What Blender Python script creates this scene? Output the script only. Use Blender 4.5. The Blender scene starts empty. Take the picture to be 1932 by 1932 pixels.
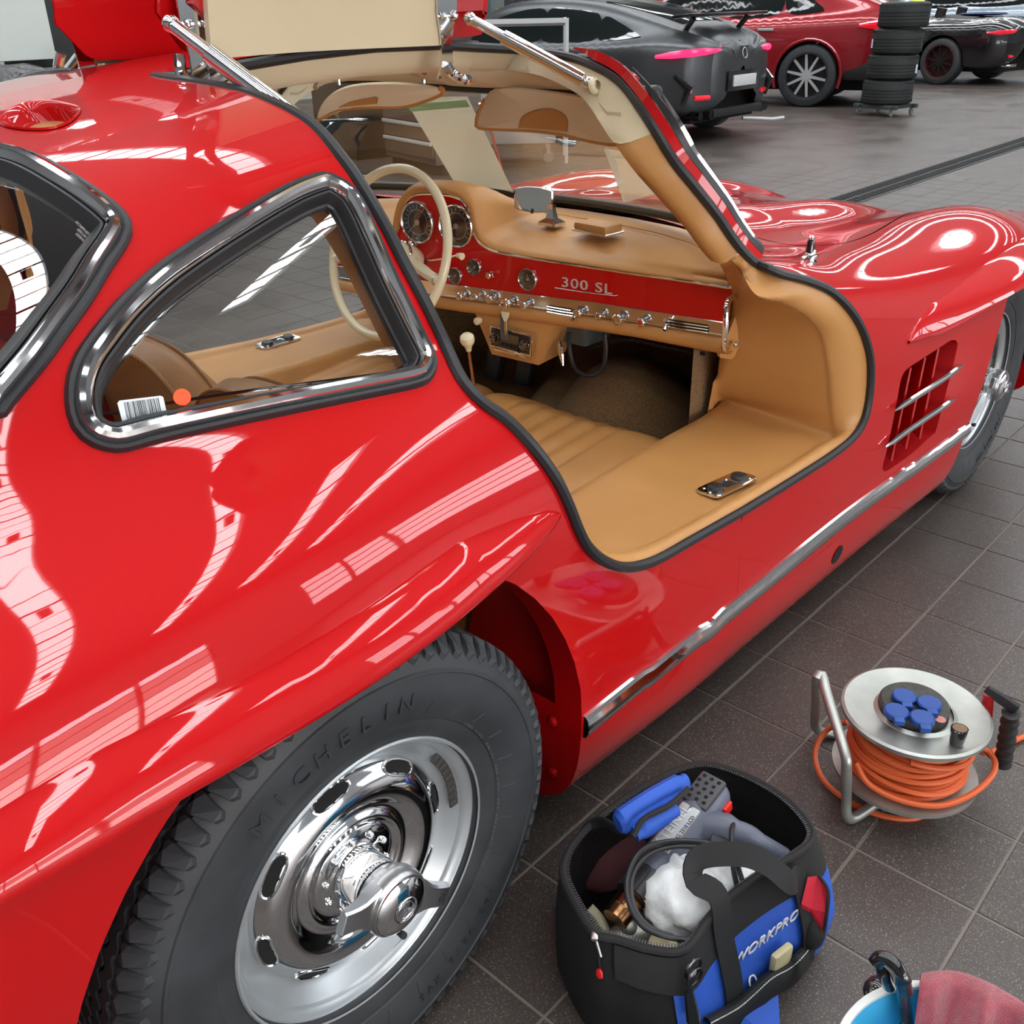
import bpy, bmesh, math, random
import numpy as np
from mathutils import Vector, Matrix, Euler
from mathutils.geometry import delaunay_2d_cdt
random.seed(7)
SC = bpy.context.scene
COL = SC.collection
# ------------------------------------------------------------------ camera
# car frame: x forward from the rear axle, y to the car's left, z up from the floor (metres)

RV = np.array([1.901955,-0.8623195,0.4980402]); CAM_C = np.array([-0.5377938,-1.556296,1.356394]); CAM_F = 1840.04
def _rot(a):
    th = np.linalg.norm(a); k = a/th
    K = np.array([[0,-k[2],k[1]],[k[2],0,-k[0]],[-k[1],k[0],0]])
    return np.eye(3)+math.sin(th)*K+(1-math.cos(th))*K@K
CAM_R = _rot(RV)
cam = bpy.data.cameras.new('camera'); camo = bpy.data.objects.new('camera', cam); COL.objects.link(camo)
cam.sensor_width = 36; cam.sensor_fit = 'HORIZONTAL'; cam.lens = CAM_F/1932*36
cam.clip_start = .02; cam.clip_end = 200
m = np.eye(4); m[:3,0] = CAM_R[0]; m[:3,1] = -CAM_R[1]; m[:3,2] = -CAM_R[2]; m[:3,3] = CAM_C
camo.matrix_world = Matrix(m.tolist()); SC.camera = camo
# ------------------------------------------------------------------ world, exposure
w = bpy.data.worlds.new('world'); SC.world = w; w.use_nodes = True
w.node_tree.nodes['Background'].inputs[0].default_value = (.72,.80,.88,1)
w.node_tree.nodes['Background'].inputs[1].default_value = .9
SC.view_settings.view_transform = 'Standard'; SC.view_settings.look = 'None'
SC.view_settings.gamma = 1; SC.view_settings.use_curve_mapping = False
SC.view_settings.exposure = EXPO = 0.06
# ------------------------------------------------------------------ pixel helpers (photograph measurements -> points of the place)
def proj(X):
    c = (np.atleast_2d(X)-CAM_C)@CAM_R.T
    return np.stack([CAM_F*c[:,0]/c[:,2]+966, CAM_F*c[:,1]/c[:,2]+966], 1)
def ray(u, v):
    d = CAM_R.T@np.array([(u-966)/CAM_F, (v-966)/CAM_F, 1.]); return d/np.linalg.norm(d)
def onp(u, v, axis, val):
    d = ray(u, v); return CAM_C+d*((val-CAM_C[axis])/d[axis])
def onX(u, v, x): return onp(u, v, 0, x)
def onY(u, v, y): return onp(u, v, 1, y)
def onZ(u, v, z): return onp(u, v, 2, z)
# ------------------------------------------------------------------ materials
MATS = {}
def srgb(r, g, b):
    f = lambda c: (c/255/12.92) if c <= 10 else ((c/255+.055)/1.055)**2.4
    return (f(r), f(g), f(b), 1)
def mat(name, col, rough=.5, metal=0, coat=0, bump=None, noise=None, trans=0, alpha=1, emit=None, spec=.5, ior=1.5, sheen=0, croug=.03):
    if name in MATS: return MATS[name]
    M = bpy.data.materials.new(name); M.use_nodes = True; nt = M.node_tree; b = nt.nodes['Principled BSDF']
    b.inputs['Base Color'].default_value = col; b.inputs['Roughness'].default_value = rough
    b.inputs['Metallic'].default_value = metal; b.inputs['Coat Weight'].default_value = coat
    b.inputs['Coat Roughness'].default_value = croug; b.inputs['Specular IOR Level'].default_value = spec
    b.inputs['Transmission Weight'].default_value = trans; b.inputs['Alpha'].default_value = alpha; b.inputs['IOR'].default_value = ior
    b.inputs['Sheen Weight'].default_value = sheen
    if emit: b.inputs['Emission Color'].default_value = emit[0]; b.inputs['Emission Strength'].default_value = emit[1]
    tc = nt.nodes.new('ShaderNodeTexCoord')
    if noise:    # (scale, amount): colour mottling between darker and lighter
        n = nt.nodes.new('ShaderNodeTexNoise'); n.inputs['Scale'].default_value = noise[0]; n.inputs['Detail'].default_value = 6
        nt.links.new(tc.outputs['Object'], n.inputs['Vector'])
        mx = nt.nodes.new('ShaderNodeMix'); mx.data_type = 'RGBA'
        a = noise[1]; mx.inputs[6].default_value = tuple([c*(1-a) for c in col[:3]])+(1,); mx.inputs[7].default_value = tuple([min(1, c*(1+a)) for c in col[:3]])+(1,)
        rmp = nt.nodes.new('ShaderNodeMapRange'); rmp.inputs[1].default_value = .3; rmp.inputs[2].default_value = .7
        nt.links.new(n.outputs[0], rmp.inputs[0]); nt.links.new(rmp.outputs[0], mx.inputs[0]); nt.links.new(mx.outputs[2], b.inputs['Base Color'])
    if bump:     # (kind, scale, strength, distance)
        if bump[0] == 'noise':
            t = nt.nodes.new('ShaderNodeTexNoise'); t.inputs['Scale'].default_value = bump[1]; t.inputs['Detail'].default_value = 4; o = t.outputs[0]
        elif bump[0] == 'cells':
            t = nt.nodes.new('ShaderNodeTexVoronoi'); t.inputs['Scale'].default_value = bump[1]; o = t.outputs['Distance']
        else:
            t = nt.nodes.new('ShaderNodeTexWave'); t.inputs['Scale'].default_value = bump[1]; t.inputs['Distortion'].default_value = 1; o = t.outputs[1]
        nt.links.new(tc.outputs['Object'], t.inputs['Vector'])
        bp = nt.nodes.new('ShaderNodeBump'); bp.inputs['Strength'].default_value = bump[2]; bp.inputs['Distance'].default_value = bump[3]
        nt.links.new(o, bp.inputs['Height']); nt.links.new(bp.outputs[0], b.inputs['Normal'])
    MATS[name] = M; return M
PAINT = mat('red_car_paint', (.50,.0012,.003,1), .5, coat=1, spec=.12)
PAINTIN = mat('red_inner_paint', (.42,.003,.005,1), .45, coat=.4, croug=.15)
CHROME = mat('chrome', (.78,.79,.80,1), .07, 1)
ALU = mat('brushed_aluminium', (.62,.63,.64,1), .28, 1)
RIMM = mat('silver_rim_paint', (.50,.54,.56,1), .32, .55, noise=(9,.12))
RUBBER = mat('black_rubber', (.017,.017,.019,1), .42, bump=('noise',300,.15,.001))
TYRE = mat('tyre_rubber', (.034,.037,.041,1), .55, noise=(14,.25), bump=('noise',220,.2,.001))
LEATHER = mat('tan_leather', srgb(190,137,78), .42, noise=(5,.07), bump=('cells',420,.18,.0006))
LEATHERD = mat('tan_leather_creased', srgb(176,124,72), .45, noise=(6,.1), bump=('noise',60,.35,.003))
CREAM = mat('cream_cloth', srgb(206,191,158), .85, bump=('noise',900,.35,.001), sheen=.2)
IVORY = mat('ivory_plastic', srgb(222,212,178), .25, coat=.5)
CARPET = mat('brown_carpet', srgb(128,98,62), .95, noise=(300,.45), bump=('noise',500,.9,.003), sheen=.1)
BLACK = mat('matt_black', (.012,.012,.013,1), .6)
GLOSSB = mat('gloss_black', (.012,.012,.013,1), .12, coat=.6)
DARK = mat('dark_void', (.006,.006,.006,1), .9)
def glass_mat(name, tint, a, rough=0.0):
    M = bpy.data.materials.new(name); M.use_nodes = True; nt = M.node_tree; nt.nodes.clear()
    o = nt.nodes.new('ShaderNodeOutputMaterial'); mx = nt.nodes.new('ShaderNodeMixShader'); tr = nt.nodes.new('ShaderNodeBsdfTransparent')
    g = nt.nodes.new('ShaderNodeBsdfGlossy'); g.inputs['Roughness'].default_value = rough; g.inputs['Color'].default_value = (1,1,1,1)
    lw = nt.nodes.new('ShaderNodeLayerWeight'); lw.inputs[0].default_value = .5; pw = nt.nodes.new('ShaderNodeMath'); pw.operation = 'POWER'; pw.inputs[1].default_value = 5; nt.links.new(lw.outputs['Facing'], pw.inputs[0])
    fr = nt.nodes.new('ShaderNodeMath'); fr.operation = 'MULTIPLY_ADD'; fr.inputs[1].default_value = .94; fr.inputs[2].default_value = .06; nt.links.new(pw.outputs[0], fr.inputs[0])
    mt = nt.nodes.new('ShaderNodeMath'); mt.operation = 'MULTIPLY'; mt.inputs[1].default_value = a
    tr.inputs[0].default_value = tint
    nt.links.new(fr.outputs[0], mt.inputs[0]); nt.links.new(mt.outputs[0], mx.inputs[0]); nt.links.new(tr.outputs[0], mx.inputs[1]); nt.links.new(g.outputs[0], mx.inputs[2]); nt.links.new(mx.outputs[0], o.inputs[0])
    MATS[name] = M; return M
GLASS = glass_mat('clear_glass', (.90,.93,.91,1), 1.6)
GLASSD = glass_mat('dial_glass', (.95,.95,.95,1), 2.2, .03)
GLASST = glass_mat('tinted_glass', (.25,.28,.28,1), 1.5)
# ------------------------------------------------------------------ object helpers
def tag(o, label=None, cat=None, group=None, kind=None):
    if label: o['label'] = label
    if cat: o['category'] = cat
    if group: o['group'] = group
    if kind: o['kind'] = kind
    return o
def link(name, me, parent=None):
    o = bpy.data.objects.new(name, me); COL.objects.link(o)
    if parent is not None:
        o.parent = parent
        o.matrix_parent_inverse = WM(parent).inverted()
    return o
def WM(o):
    m = o.matrix_basis.copy()
    if o.parent is not None: m = WM(o.parent)@o.matrix_parent_inverse@m
    return m
def empty(name, loc=(0,0,0), label=None, cat=None, group=None, parent=None, rz=0):
    o = link(name, None, parent); o.location = loc; o.rotation_euler = (0,0,rz); o.empty_display_size = .1
    return tag(o, label, cat, group)
def meshobj(name, V, F, m, parent=None, smooth=True, normals=None, angle=None, label=None):
    me = bpy.data.meshes.new(name); me.from_pydata([tuple(map(float, v)) for v in V], [], [tuple(map(int, f)) for f in F])
    if isinstance(m, (list, tuple)):
        for q in m: me.materials.append(q)
    else: me.materials.append(m)
    me.polygons.foreach_set('use_smooth', [smooth]*len(me.polygons))
    me.update()
    if normals is not None:
        me.normals_split_custom_set_from_vertices([tuple(map(float, n)) for n in normals])
    elif smooth and angle is not None:
        me.set_sharp_from_angle(angle=math.radians(angle))
    o = link(name, me, parent)
    if label: o['label'] = label
    return o
def unit(v): v = np.asarray(v, float); return v/(np.linalg.norm(v)+1e-12)
def frames(P, closed=False, up=None):
    P = np.asarray(P, float); n = len(P)
    if closed: T = np.roll(P,-1,0)-np.roll(P,1,0)
    else:
        T = np.gradient(P, axis=0)
    T = T/(np.linalg.norm(T,axis=1)[:,None]+1e-12)
    if up is not None:
        U = np.tile(np.asarray(up,float),(n,1)) if np.ndim(up) == 1 else np.asarray(up,float)
        A = U-(U*T).sum(1)[:,None]*T; A /= np.linalg.norm(A,axis=1)[:,None]+1e-12
    else:
        a = unit(np.cross(T[0],[0,0,1]) if abs(T[0][2]) < .9 else np.cross(T[0],[1,0,0])); A = [a]
        for i in range(1,n):
            a = A[-1]-np.dot(A[-1],T[i])*T[i]; A.append(unit(a))
        A = np.array(A)
    return T, A, np.cross(T, A)
def spline(pts, n=8, closed=False):
    P = np.asarray(pts, float); N = len(P); out = []
    rng = range(N if closed else N-1)
    for i in rng:
        p0 = P[(i-1)%N] if closed or i > 0 else 2*P[0]-P[1]
        p1 = P[i]; p2 = P[(i+1)%N]
        p3 = P[(i+2)%N] if closed or i+2 < N else 2*P[-1]-P[-2]
        for k in range(n):
            t = k/n
            out.append(.5*((2*p1)+(-p0+p2)*t+(2*p0-5*p1+4*p2-p3)*t*t+(-p0+3*p1-3*p2+p3)*t**3))
    if not closed: out.append(P[-1])
    return np.array(out)
def resample(P, step, closed=False):
    P = np.asarray(P, float); Q = np.vstack([P, P[:1]]) if closed else P
    d = np.r_[0, np.cumsum(np.linalg.norm(np.diff(Q,axis=0),axis=1))]; n = max(3, int(round(d[-1]/step)))
    s = np.linspace(0, d[-1], n+1)
    if closed: s = s[:-1]
    return np.stack([np.interp(s, d, Q[:,k]) for k in range(Q.shape[1])], 1)
class MB:
    """collects shapes and links them as ONE mesh object"""
    def __init__(s): s.V = []; s.F = []; s.MI = []; s.mi = 0
    def add(s, V, F):
        k = len(s.V); s.V += [tuple(map(float, v)) for v in V]; s.F += [tuple(int(i)+k for i in f) for f in F]; s.MI += [s.mi]*len(F); return s
    def box(s, c, size, rot=None, bev=0):
        x,y,z = [q/2 for q in size]; b = min(bev, x*.99, y*.99, z*.99)
        if b <= 0:
            V = [(sx*x,sy*y,sz*z) for sx in (-1,1) for sy in (-1,1) for sz in (-1,1)]
            F = [(0,1,3,2),(4,6,7,5),(0,4,5,1),(2,3,7,6),(0,2,6,4),(1,5,7,3)]
        else:
            bm = bmesh.new(); bmesh.ops.create_cube(bm, size=1)
            for v in bm.verts: v.co = Vector((v.co.x*2*x, v.co.y*2*y, v.co.z*2*z))
            bmesh.ops.bevel(bm, geom=bm.edges[:]+bm.verts[:], offset=b, segments=2, affect='EDGES', profile=.6)
            bm.verts.index_update(); V = [v.co[:] for v in bm.verts]; F = [tuple(v.index for v in f.verts) for f in bm.faces]; bm.free()
        R = (rot if isinstance(rot, Matrix) else Euler(rot or (0,0,0)).to_matrix())
        return s.add([tuple(R@Vector(v)+Vector(c)) for v in V], F)
    def tube(s, P, r, n=8, closed=False, up=None, ry=None, caps=True, rot=0):
        P = np.asarray(P,float); T,A,B = frames(P, closed, up); N = len(P); R = np.broadcast_to(r,(N,)); RY = np.broadcast_to(r if ry is None else ry,(N,))
        V = []
        for i in range(N):
            for k in range(n):
                a = 2*math.pi*k/n+rot; V.append(P[i]+A[i]*R[i]*math.cos(a)+B[i]*RY[i]*math.sin(a))
        F = []
        for i in range(N if closed else N-1):
            j = (i+1)%N
            for k in range(n): F.append((i*n+k, i*n+(k+1)%n, j*n+(k+1)%n, j*n+k))
        if not closed and caps: F.append(tuple(range(n-1,-1,-1))); F.append(tuple((N-1)*n+k for k in range(n)))
        return s.add(V, F)
    def sweep(s, P, prof, up, closed=False, pclosed=True, scale=None):
        """profile points (a,b): a along 'up' frame vector A, b along B"""
        T,A,B = frames(P, closed, up); N = len(P); n = len(prof); V = []
        for i in range(N):
            q = 1 if scale is None else scale[i]
            for a,b in prof: V.append(P[i]+A[i]*a*q+B[i]*b*q)
        F = []
        for i in range(N if closed else N-1):
            j = (i+1)%N
            for k in range(n if pclosed else n-1): F.append((i*n+k, i*n+(k+1)%n, j*n+(k+1)%n, j*n+k))
        if not closed and pclosed: F.append(tuple(range(n-1,-1,-1))); F.append(tuple((N-1)*n+k for k in range(n)))
        return s.add(V, F)
    def lathe(s, prof, c=(0,0,0), axis=(0,0,1), n=32, a0=0, a1=2*math.pi, up=None):
        """profile (r, h) turned about axis through c"""
        ax = unit(axis); u = unit(np.cross(ax, up if up is not None else ([0,0,1] if abs(ax[2]) < .9 else [1,0,0]))); v = np.cross(ax,u); c = np.asarray(c,float)
        full = abs(a1-a0-2*math.pi) < 1e-6; N = n if full else n+1; V = []; F = []
        for i in range(N):
            a = a0+(a1-a0)*i/n
            for r,h in prof: V.append(c+ax*h+(u*math.cos(a)+v*math.sin(a))*r)
        m = len(prof)
        for i in range(n):
            j = (i+1)%N
            for k in range(m-1): F.append((i*m+k, j*m+k, j*m+k+1, i*m+k+1))
        return s.add(V, F)
    def disc(s, c, axis, r, n=24, h=0, r2=None):
        return s.lathe([(0,h),(r,h)] if r2 is None else [(r2,h),(r,h)], c, axis, n)
    def cyl(s, c, axis, r, h, n=20, bev=0, r2=None):
        r2 = r if r2 is None else r2
        return s.lathe([(0,0),(r-bev,0),(r,bev),(r2,h-bev),(r2-bev,h),(0,h)] if bev else [(0,0),(r,0),(r2,h),(0,h)], c, axis, n)
    def ball(s, c, r, n=12, sc=(1,1,1), axis=(0,0,1)):
        V = []; F = []; m = n//2
        for i in range(m+1):
            t = math.pi*i/m
            for k in range(n): a = 2*math.pi*k/n; V.append((c[0]+r*sc[0]*math.sin(t)*math.cos(a), c[1]+r*sc[1]*math.sin(t)*math.sin(a), c[2]-r*sc[2]*math.cos(t)))
        for i in range(m):
            for k in range(n): F.append((i*n+k, i*n+(k+1)%n, (i+1)*n+(k+1)%n, (i+1)*n+k))
        return s.add(V, F)
    def grid(s, rows, closed=False):
        rows = [np.asarray(r,float) for r in rows]; n = len(rows[0]); V = [q for r in rows for q in r]; F = []
        for i in range(len(rows)-1):
            for k in range(n if closed else n-1): F.append((i*n+k, i*n+(k+1)%n, (i+1)*n+(k+1)%n, (i+1)*n+k))
        return s.add(V, F)
    def prism(s, pts, ax_o, ax_u, ax_v, h):
        """flat outline pts (a,b) at origin ax_o spanned by ax_u, ax_v, thickness h along u x v"""
        o = np.asarray(ax_o,float); u = np.asarray(ax_u,float); v = np.asarray(ax_v,float); n = np.cross(unit(u),unit(v)); N = len(pts)
        V = [o+u*a+v*b for a,b in pts]+[o+u*a+v*b+n*h for a,b in pts]
        F = [tuple(range(N-1,-1,-1)), tuple(range(N,2*N))]+[(i,(i+1)%N,(i+1)%N+N,i+N) for i in range(N)]
        return s.add(V, F)
    def build(s, name, m, parent=None, smooth=True, angle=35, label=None, fix=True, weld=True):
        me = bpy.data.meshes.new(name); me.from_pydata(s.V, [], s.F)
        for q in (m if isinstance(m,(list,tuple)) else [m]): me.materials.append(q)
        me.polygons.foreach_set('material_index', s.MI)
        if fix:
            bm = bmesh.new(); bm.from_mesh(me)
            if weld: bmesh.ops.remove_doubles(bm, verts=bm.verts, dist=1e-6)
            bmesh.ops.recalc_face_normals(bm, faces=bm.faces); bm.to_mesh(me); bm.free()
        me.polygons.foreach_set('use_smooth', [smooth]*len(me.polygons))
        me.update()
        if smooth and angle: me.set_sharp_from_angle(angle=math.radians(angle))
        o = link(name, me, parent)
        if label: o['label'] = label
        return o
def circ(r, n, a0=0): return [(r*math.cos(a0+2*math.pi*k/n), r*math.sin(a0+2*math.pi*k/n)) for k in range(n)]
def rrect(w, h, r, n=4):
    out = []
    for cx,cy,a in ((w/2-r,h/2-r,0),(-w/2+r,h/2-r,90),(-w/2+r,-h/2+r,180),(w/2-r,-h/2+r,270)):
        for k in range(n+1): t = math.radians(a+90*k/n); out.append((cx+r*math.cos(t), cy+r*math.sin(t)))
    return out
def text(name, body, size, o, u, v, m, parent=None, depth=.001, shear=0, sx=1, align='CENTER', spacing=1):
    """lettering as a mesh in the plane spanned by u (reading direction) and v (up)"""
    cu = bpy.data.curves.new(name,'FONT'); cu.body = body; cu.size = size; cu.extrude = depth; cu.align_x = align; cu.align_y = 'CENTER'; cu.shear = shear; cu.resolution_u = 3; cu.space_character = spacing
    t = bpy.data.objects.new(name, cu); COL.objects.link(t)
    dg = bpy.context.evaluated_depsgraph_get(); me = bpy.data.meshes.new_from_object(t.evaluated_get(dg)); bpy.data.objects.remove(t)
    u = unit(u); v = unit(np.asarray(v)-np.dot(v,u)*u); n = np.cross(u,v)
    M = Matrix(((u[0]*sx,v[0],n[0],o[0]),(u[1]*sx,v[1],n[1],o[1]),(u[2]*sx,v[2],n[2],o[2]),(0,0,0,1))); me.transform(M)
    me.materials.clear(); me.materials.append(m); me.name = name
    return link(name, me, parent)
def copy_tree(o, parent=None):
    c = o.copy(); COL.objects.link(c); c.parent = parent
    for ch in [q for q in bpy.data.objects if q.parent == o]: copy_tree(ch, c)
    return c
# ------------------------------------------------------------------ the workshop
def structure(o): o['kind'] = 'structure'; return o
def tile_mat():
    M = mat('dark_floor_tile', srgb(80,71,68), .36, spec=.5); nt = M.node_tree; b = nt.nodes['Principled BSDF']
    tc = nt.nodes.new('ShaderNodeNewGeometry'); n1 = nt.nodes.new('ShaderNodeTexNoise'); n1.inputs['Scale'].default_value = 330; n1.inputs['Detail'].default_value = 2
    n2 = nt.nodes.new('ShaderNodeTexNoise'); n2.inputs['Scale'].default_value = 2.2; n2.inputs['Detail'].default_value = 5
    nt.links.new(tc.outputs['Position'], n1.inputs['Vector']); nt.links.new(tc.outputs['Position'], n2.inputs['Vector'])
    r = nt.nodes.new('ShaderNodeValToRGB'); r.color_ramp.elements[0].position = .42; r.color_ramp.elements[0].color = srgb(70,64,61); r.color_ramp.elements[1].position = .75; r.color_ramp.elements[1].color = srgb(150,142,132)
    e = r.color_ramp.elements.new(.60); e.color = srgb(84,76,72)
    nt.links.new(n1.outputs[0], r.inputs[0])
    mx = nt.nodes.new('ShaderNodeMix'); mx.data_type = 'RGBA'; mx.blend_type = 'MULTIPLY'; mx.inputs[0].default_value = 1
    r2 = nt.nodes.new('ShaderNodeValToRGB'); r2.color_ramp.elements[0].position = .35; r2.color_ramp.elements[0].color = (.82,.80,.80,1); r2.color_ramp.elements[1].position = .65; r2.color_ramp.elements[1].color = (1.05,1.03,1.0,1)
    nt.links.new(n2.outputs[0], r2.inputs[0]); nt.links.new(r.outputs[0], mx.inputs[6]); nt.links.new(r2.outputs[0], mx.inputs[7]); nt.links.new(mx.outputs[2], b.inputs['Base Color'])
    rr = nt.nodes.new('ShaderNodeMapRange'); rr.inputs[1].default_value = .3; rr.inputs[2].default_value = .7; rr.inputs[3].default_value = .30; rr.inputs[4].default_value = .48
    nt.links.new(n2.outputs[0], rr.inputs[0]); nt.links.new(rr.outputs[0], b.inputs['Roughness'])
    bp = nt.nodes.new('ShaderNodeBump'); bp.inputs['Strength'].default_value = .25; bp.inputs['Distance'].default_value = .001; nt.links.new(n1.outputs[0], bp.inputs['Height']); nt.links.new(bp.outputs[0], b.inputs['Normal'])
    return M
TILE = tile_mat()
GROUT = mat('grey_grout', srgb(128,118,110), .75)
HX0,HX1,HY0,HY1,HZ = -7.,34.,-7.,13.,5.
b = MB(); b.box(((HX0+HX1)/2,(HY0+HY1)/2,-.0312),(HX1-HX0+1,HY1-HY0+1,.06)); FLOOR = structure(b.build('floor', GROUT, smooth=False))
TS, TYAW, TOX, TOY = .206758, -.0071983, .3952494, -.7304943
cy_, sy_ = math.cos(TYAW), math.sin(TYAW)
def tcen(i, j): gx = (i+.5)*TS; gy = -(j+.5)*TS; return np.array([TOX+gx*cy_-gy*sy_, TOY+gx*sy_+gy*cy_, 0])
bm = bmesh.new(); bmesh.ops.create_cube(bm, size=1)
for v in bm.verts: v.co = Vector((v.co.x*(TS-.005), v.co.y*(TS-.005), v.co.z*.006-.0018))
bmesh.ops.delete(bm, geom=[f for f in bm.faces if f.normal.z < -.5], context='FACES')
top = [e for e in bm.edges if all(v.co.z > 0 for v in e.verts)]
bmesh.ops.bevel(bm, geom=top, offset=.0012, segments=1, affect='EDGES'); tme = bpy.data.meshes.new('tile'); bm.to_mesh(tme); bm.free(); tme.materials.append(TILE)
TV = np.array([v.co[:] for v in tme.vertices]); TF = [tuple(p.vertices) for p in tme.polygons]
cand = []
NI = 38
for i in range(-36,NI):
    for j in range(-58,30):
        c = tcen(i,j)
        if not (HX0 < c[0] < HX1 and HY0+.1 < c[1] < HY1-.1) : continue
        d = c-CAM_C; zc = (CAM_R@d)[2]
        if abs(c[1]) < .55 and -1 < c[0] < 3.3: vis = False
        elif zc < .3: vis = False
        else:
            q = proj(c)[0]; vis = -60 < q[0] < 1990 and -60 < q[1] < 1990
        hid = (c[1] > -.7 and c[0] < 2.6)
        cand.append((0 if (vis and not hid) else 1, np.linalg.norm(d), i, j))
cand.sort()
tz = random.Random(3); bt = MB()
for k,(h,d,i,j) in enumerate(cand):
    c = tcen(i,j); dz = tz.uniform(-.0006,.0004)
    if k < 300 and h == 0:
        o = bpy.data.objects.new('floor_tile', tme); COL.objects.link(o); o.parent = FLOOR; o.location = (c[0],c[1],dz); o.rotation_euler = (tz.uniform(-.002,.002),tz.uniform(-.002,.002),TYAW)
    else:
        R2 = np.array([[cy_,-sy_,0],[sy_,cy_,0],[0,0,1]]); bt.add((TV@R2.T)+[c[0],c[1],dz], TF)
o = bt.build('floor_tiles_beyond', TILE, FLOOR, smooth=False, fix=False); o['kind'] = 'stuff'
# past the built tiles the joints cannot be told apart
FARM = mat('far_floor', srgb(88,79,75), .38)
for x0,x1,y0,y1 in ((tcen(NI,0)[0]-.1,HX1,HY0,HY1),):
    b = MB(); b.box(((x0+x1)/2,(y0+y1)/2,-.003),(x1-x0,y1-y0,.006)); b.build('floor_slab', TILE, FLOOR, smooth=False)
b = MB(); b.box(((HX0+HX1)/2-0,HY1-.5,-.003),(HX1-HX0,1.6,.004)); b.build('floor_slab', TILE, FLOOR, smooth=False)
# drain channel with grating
DR = structure(empty('drain_channel', (8,1.66,0)))
b = MB(); b.box((13,1.66,.0035),(18,.26,.003)); b.build('drain_frame', mat('drain_steel',(.05,.05,.05,1),.5,.6), DR, smooth=False)
g = MB()
for k in range(330):
    x = 4.6+k*.05
    for y in (1.60,1.72): g.box((x,y,.007),(.022,.095,.005))
o = g.build('drain_grating', mat('drain_dark',(.012,.012,.012,1),.6,.3), DR, smooth=False, fix=False); o['kind'] = 'stuff'
WALL = mat('white_wall_paint', srgb(214,216,210), .7, noise=(2,.03))
WALLG = mat('grey_wall_paint', srgb(165,167,168), .7)
CEIL = mat('dark_ceiling', (.22,.22,.23,1), .8)
def wall(name, c, s, m): b = MB(); b.box(c,s); return structure(b.build(name, m, smooth=False))
wall('wall_left', ((HX0+HX1)/2,HY1+.1,HZ/2),(HX1-HX0,.2,HZ+.4), WALL)
wall('wall_rear', (HX0-.1,(HY0+HY1)/2,HZ/2),(.2,HY1-HY0,HZ+.4), WALLG)
wall('wall_front', (HX1+.1,(HY0+HY1)/2,HZ/2),(.2,HY1-HY0,HZ+.4), WALL)
# right wall with the glazed front
GX0,GX1,GZ0,GZ1 = -4.2,2.35,.15,2.45
GA,GB,GC,GD = 4.2,12.0,.9,2.7
wall('wall_right', ((GX1+GA)/2,HY0-.1,HZ/2),(GA-GX1,.2,HZ+.4), WALLG)
wall('wall_right_front', ((GB+HX1)/2,HY0-.1,HZ/2),(HX1-GB,.2,HZ+.4), WALLG)
wall('wall_right_front_upper', ((GA+GB)/2,HY0-.1,(GD+HZ+.2)/2),(GB-GA,.2,HZ+.2-GD), WALLG)
wall('wall_right_front_lower', ((GA+GB)/2,HY0-.1,GC/2),(GB-GA,.2,GC), WALLG)
def added_window():  # window added for side light and streak reflections on the front wing
    W2 = structure(empty('window_12', ((GA+GB)/2,HY0-.1,1.8)))
    b = MB(); b.box(((GA+GB)/2,HY0-.16,(GC+GD)/2),(GB-GA,.01,GD-GC)); b.build('window_daylight', emit('side_fill_light',(.93,.96,1,1),7.0), W2, smooth=False)
    for x in np.arange(GA,GB+.01,(GB-GA)/6): b = MB(); b.box((x,HY0-.08,(GC+GD)/2),(.08,.08,GD-GC)); b.build('mullion', FRAMEM, W2, smooth=False)
    for z in (GC,1.35,1.8,2.25,GD): b = MB(); b.box(((GA+GB)/2,HY0-.07,z),(GB-GA,.06,.06)); b.build('transom', FRAMEM, W2, smooth=False)
wall('wall_right_rear', ((HX0+GX0)/2,HY0-.1,HZ/2),(GX0-HX0,.2,HZ+.4), WALLG)
wall('wall_right_upper', ((GX0+GX1)/2,HY0-.1,(GZ1+HZ+.2)/2),(GX1-GX0,.2,HZ+.2-GZ1), WALLG)
wall('wall_right_lower', ((GX0+GX1)/2,HY0-.1,GZ0/2),(GX1-GX0,.2,GZ0), WALLG)
def emit(name, col, s): return mat(name, (0,0,0,1), 1, emit=(col, s), spec=0)
SKYW = emit('daylight_white', (.93,.97,1,1), 8.0)
DAY_T = emit('daylight_sky', (.86,.92,1,1), 11.0); DAY_M = emit('daylight_yard', (.80,.66,.62,1), 4.0); DAY_L = emit('daylight_ground', (1,.96,.93,1), 9.0)
FRAMEM = mat('window_frame_dark', (.03,.03,.032,1), .5)
added_window()
W1 = structure(empty('window_1', ((GX0+GX1)/2,HY0-.1,1.3)))
for z0,z1,m_ in ((2.12,GZ1,DAY_T),(1.25,2.12,DAY_M),(GZ0,1.25,DAY_L)):
    b = MB(); b.box(((GX0+GX1)/2,HY0-.16,(z0+z1)/2),(GX1-GX0,.01,z1-z0)); b.build('window_daylight', m_, W1, smooth=False)
for x in np.arange(GX0,GX1+.01,(GX1-GX0)/7):
    b = MB(); b.box((x,HY0-.08,(GZ0+GZ1)/2),(.05,.08,GZ1-GZ0)); b.build('mullion', FRAMEM, W1, smooth=False)
for z in (GZ0,.5,.86,1.25,1.70,2.12,GZ1):
    b = MB(); b.box(((GX0+GX1)/2,HY0-.07,z),(GX1-GX0,.06,.035)); b.build('transom', FRAMEM, W1, smooth=False)
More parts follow.
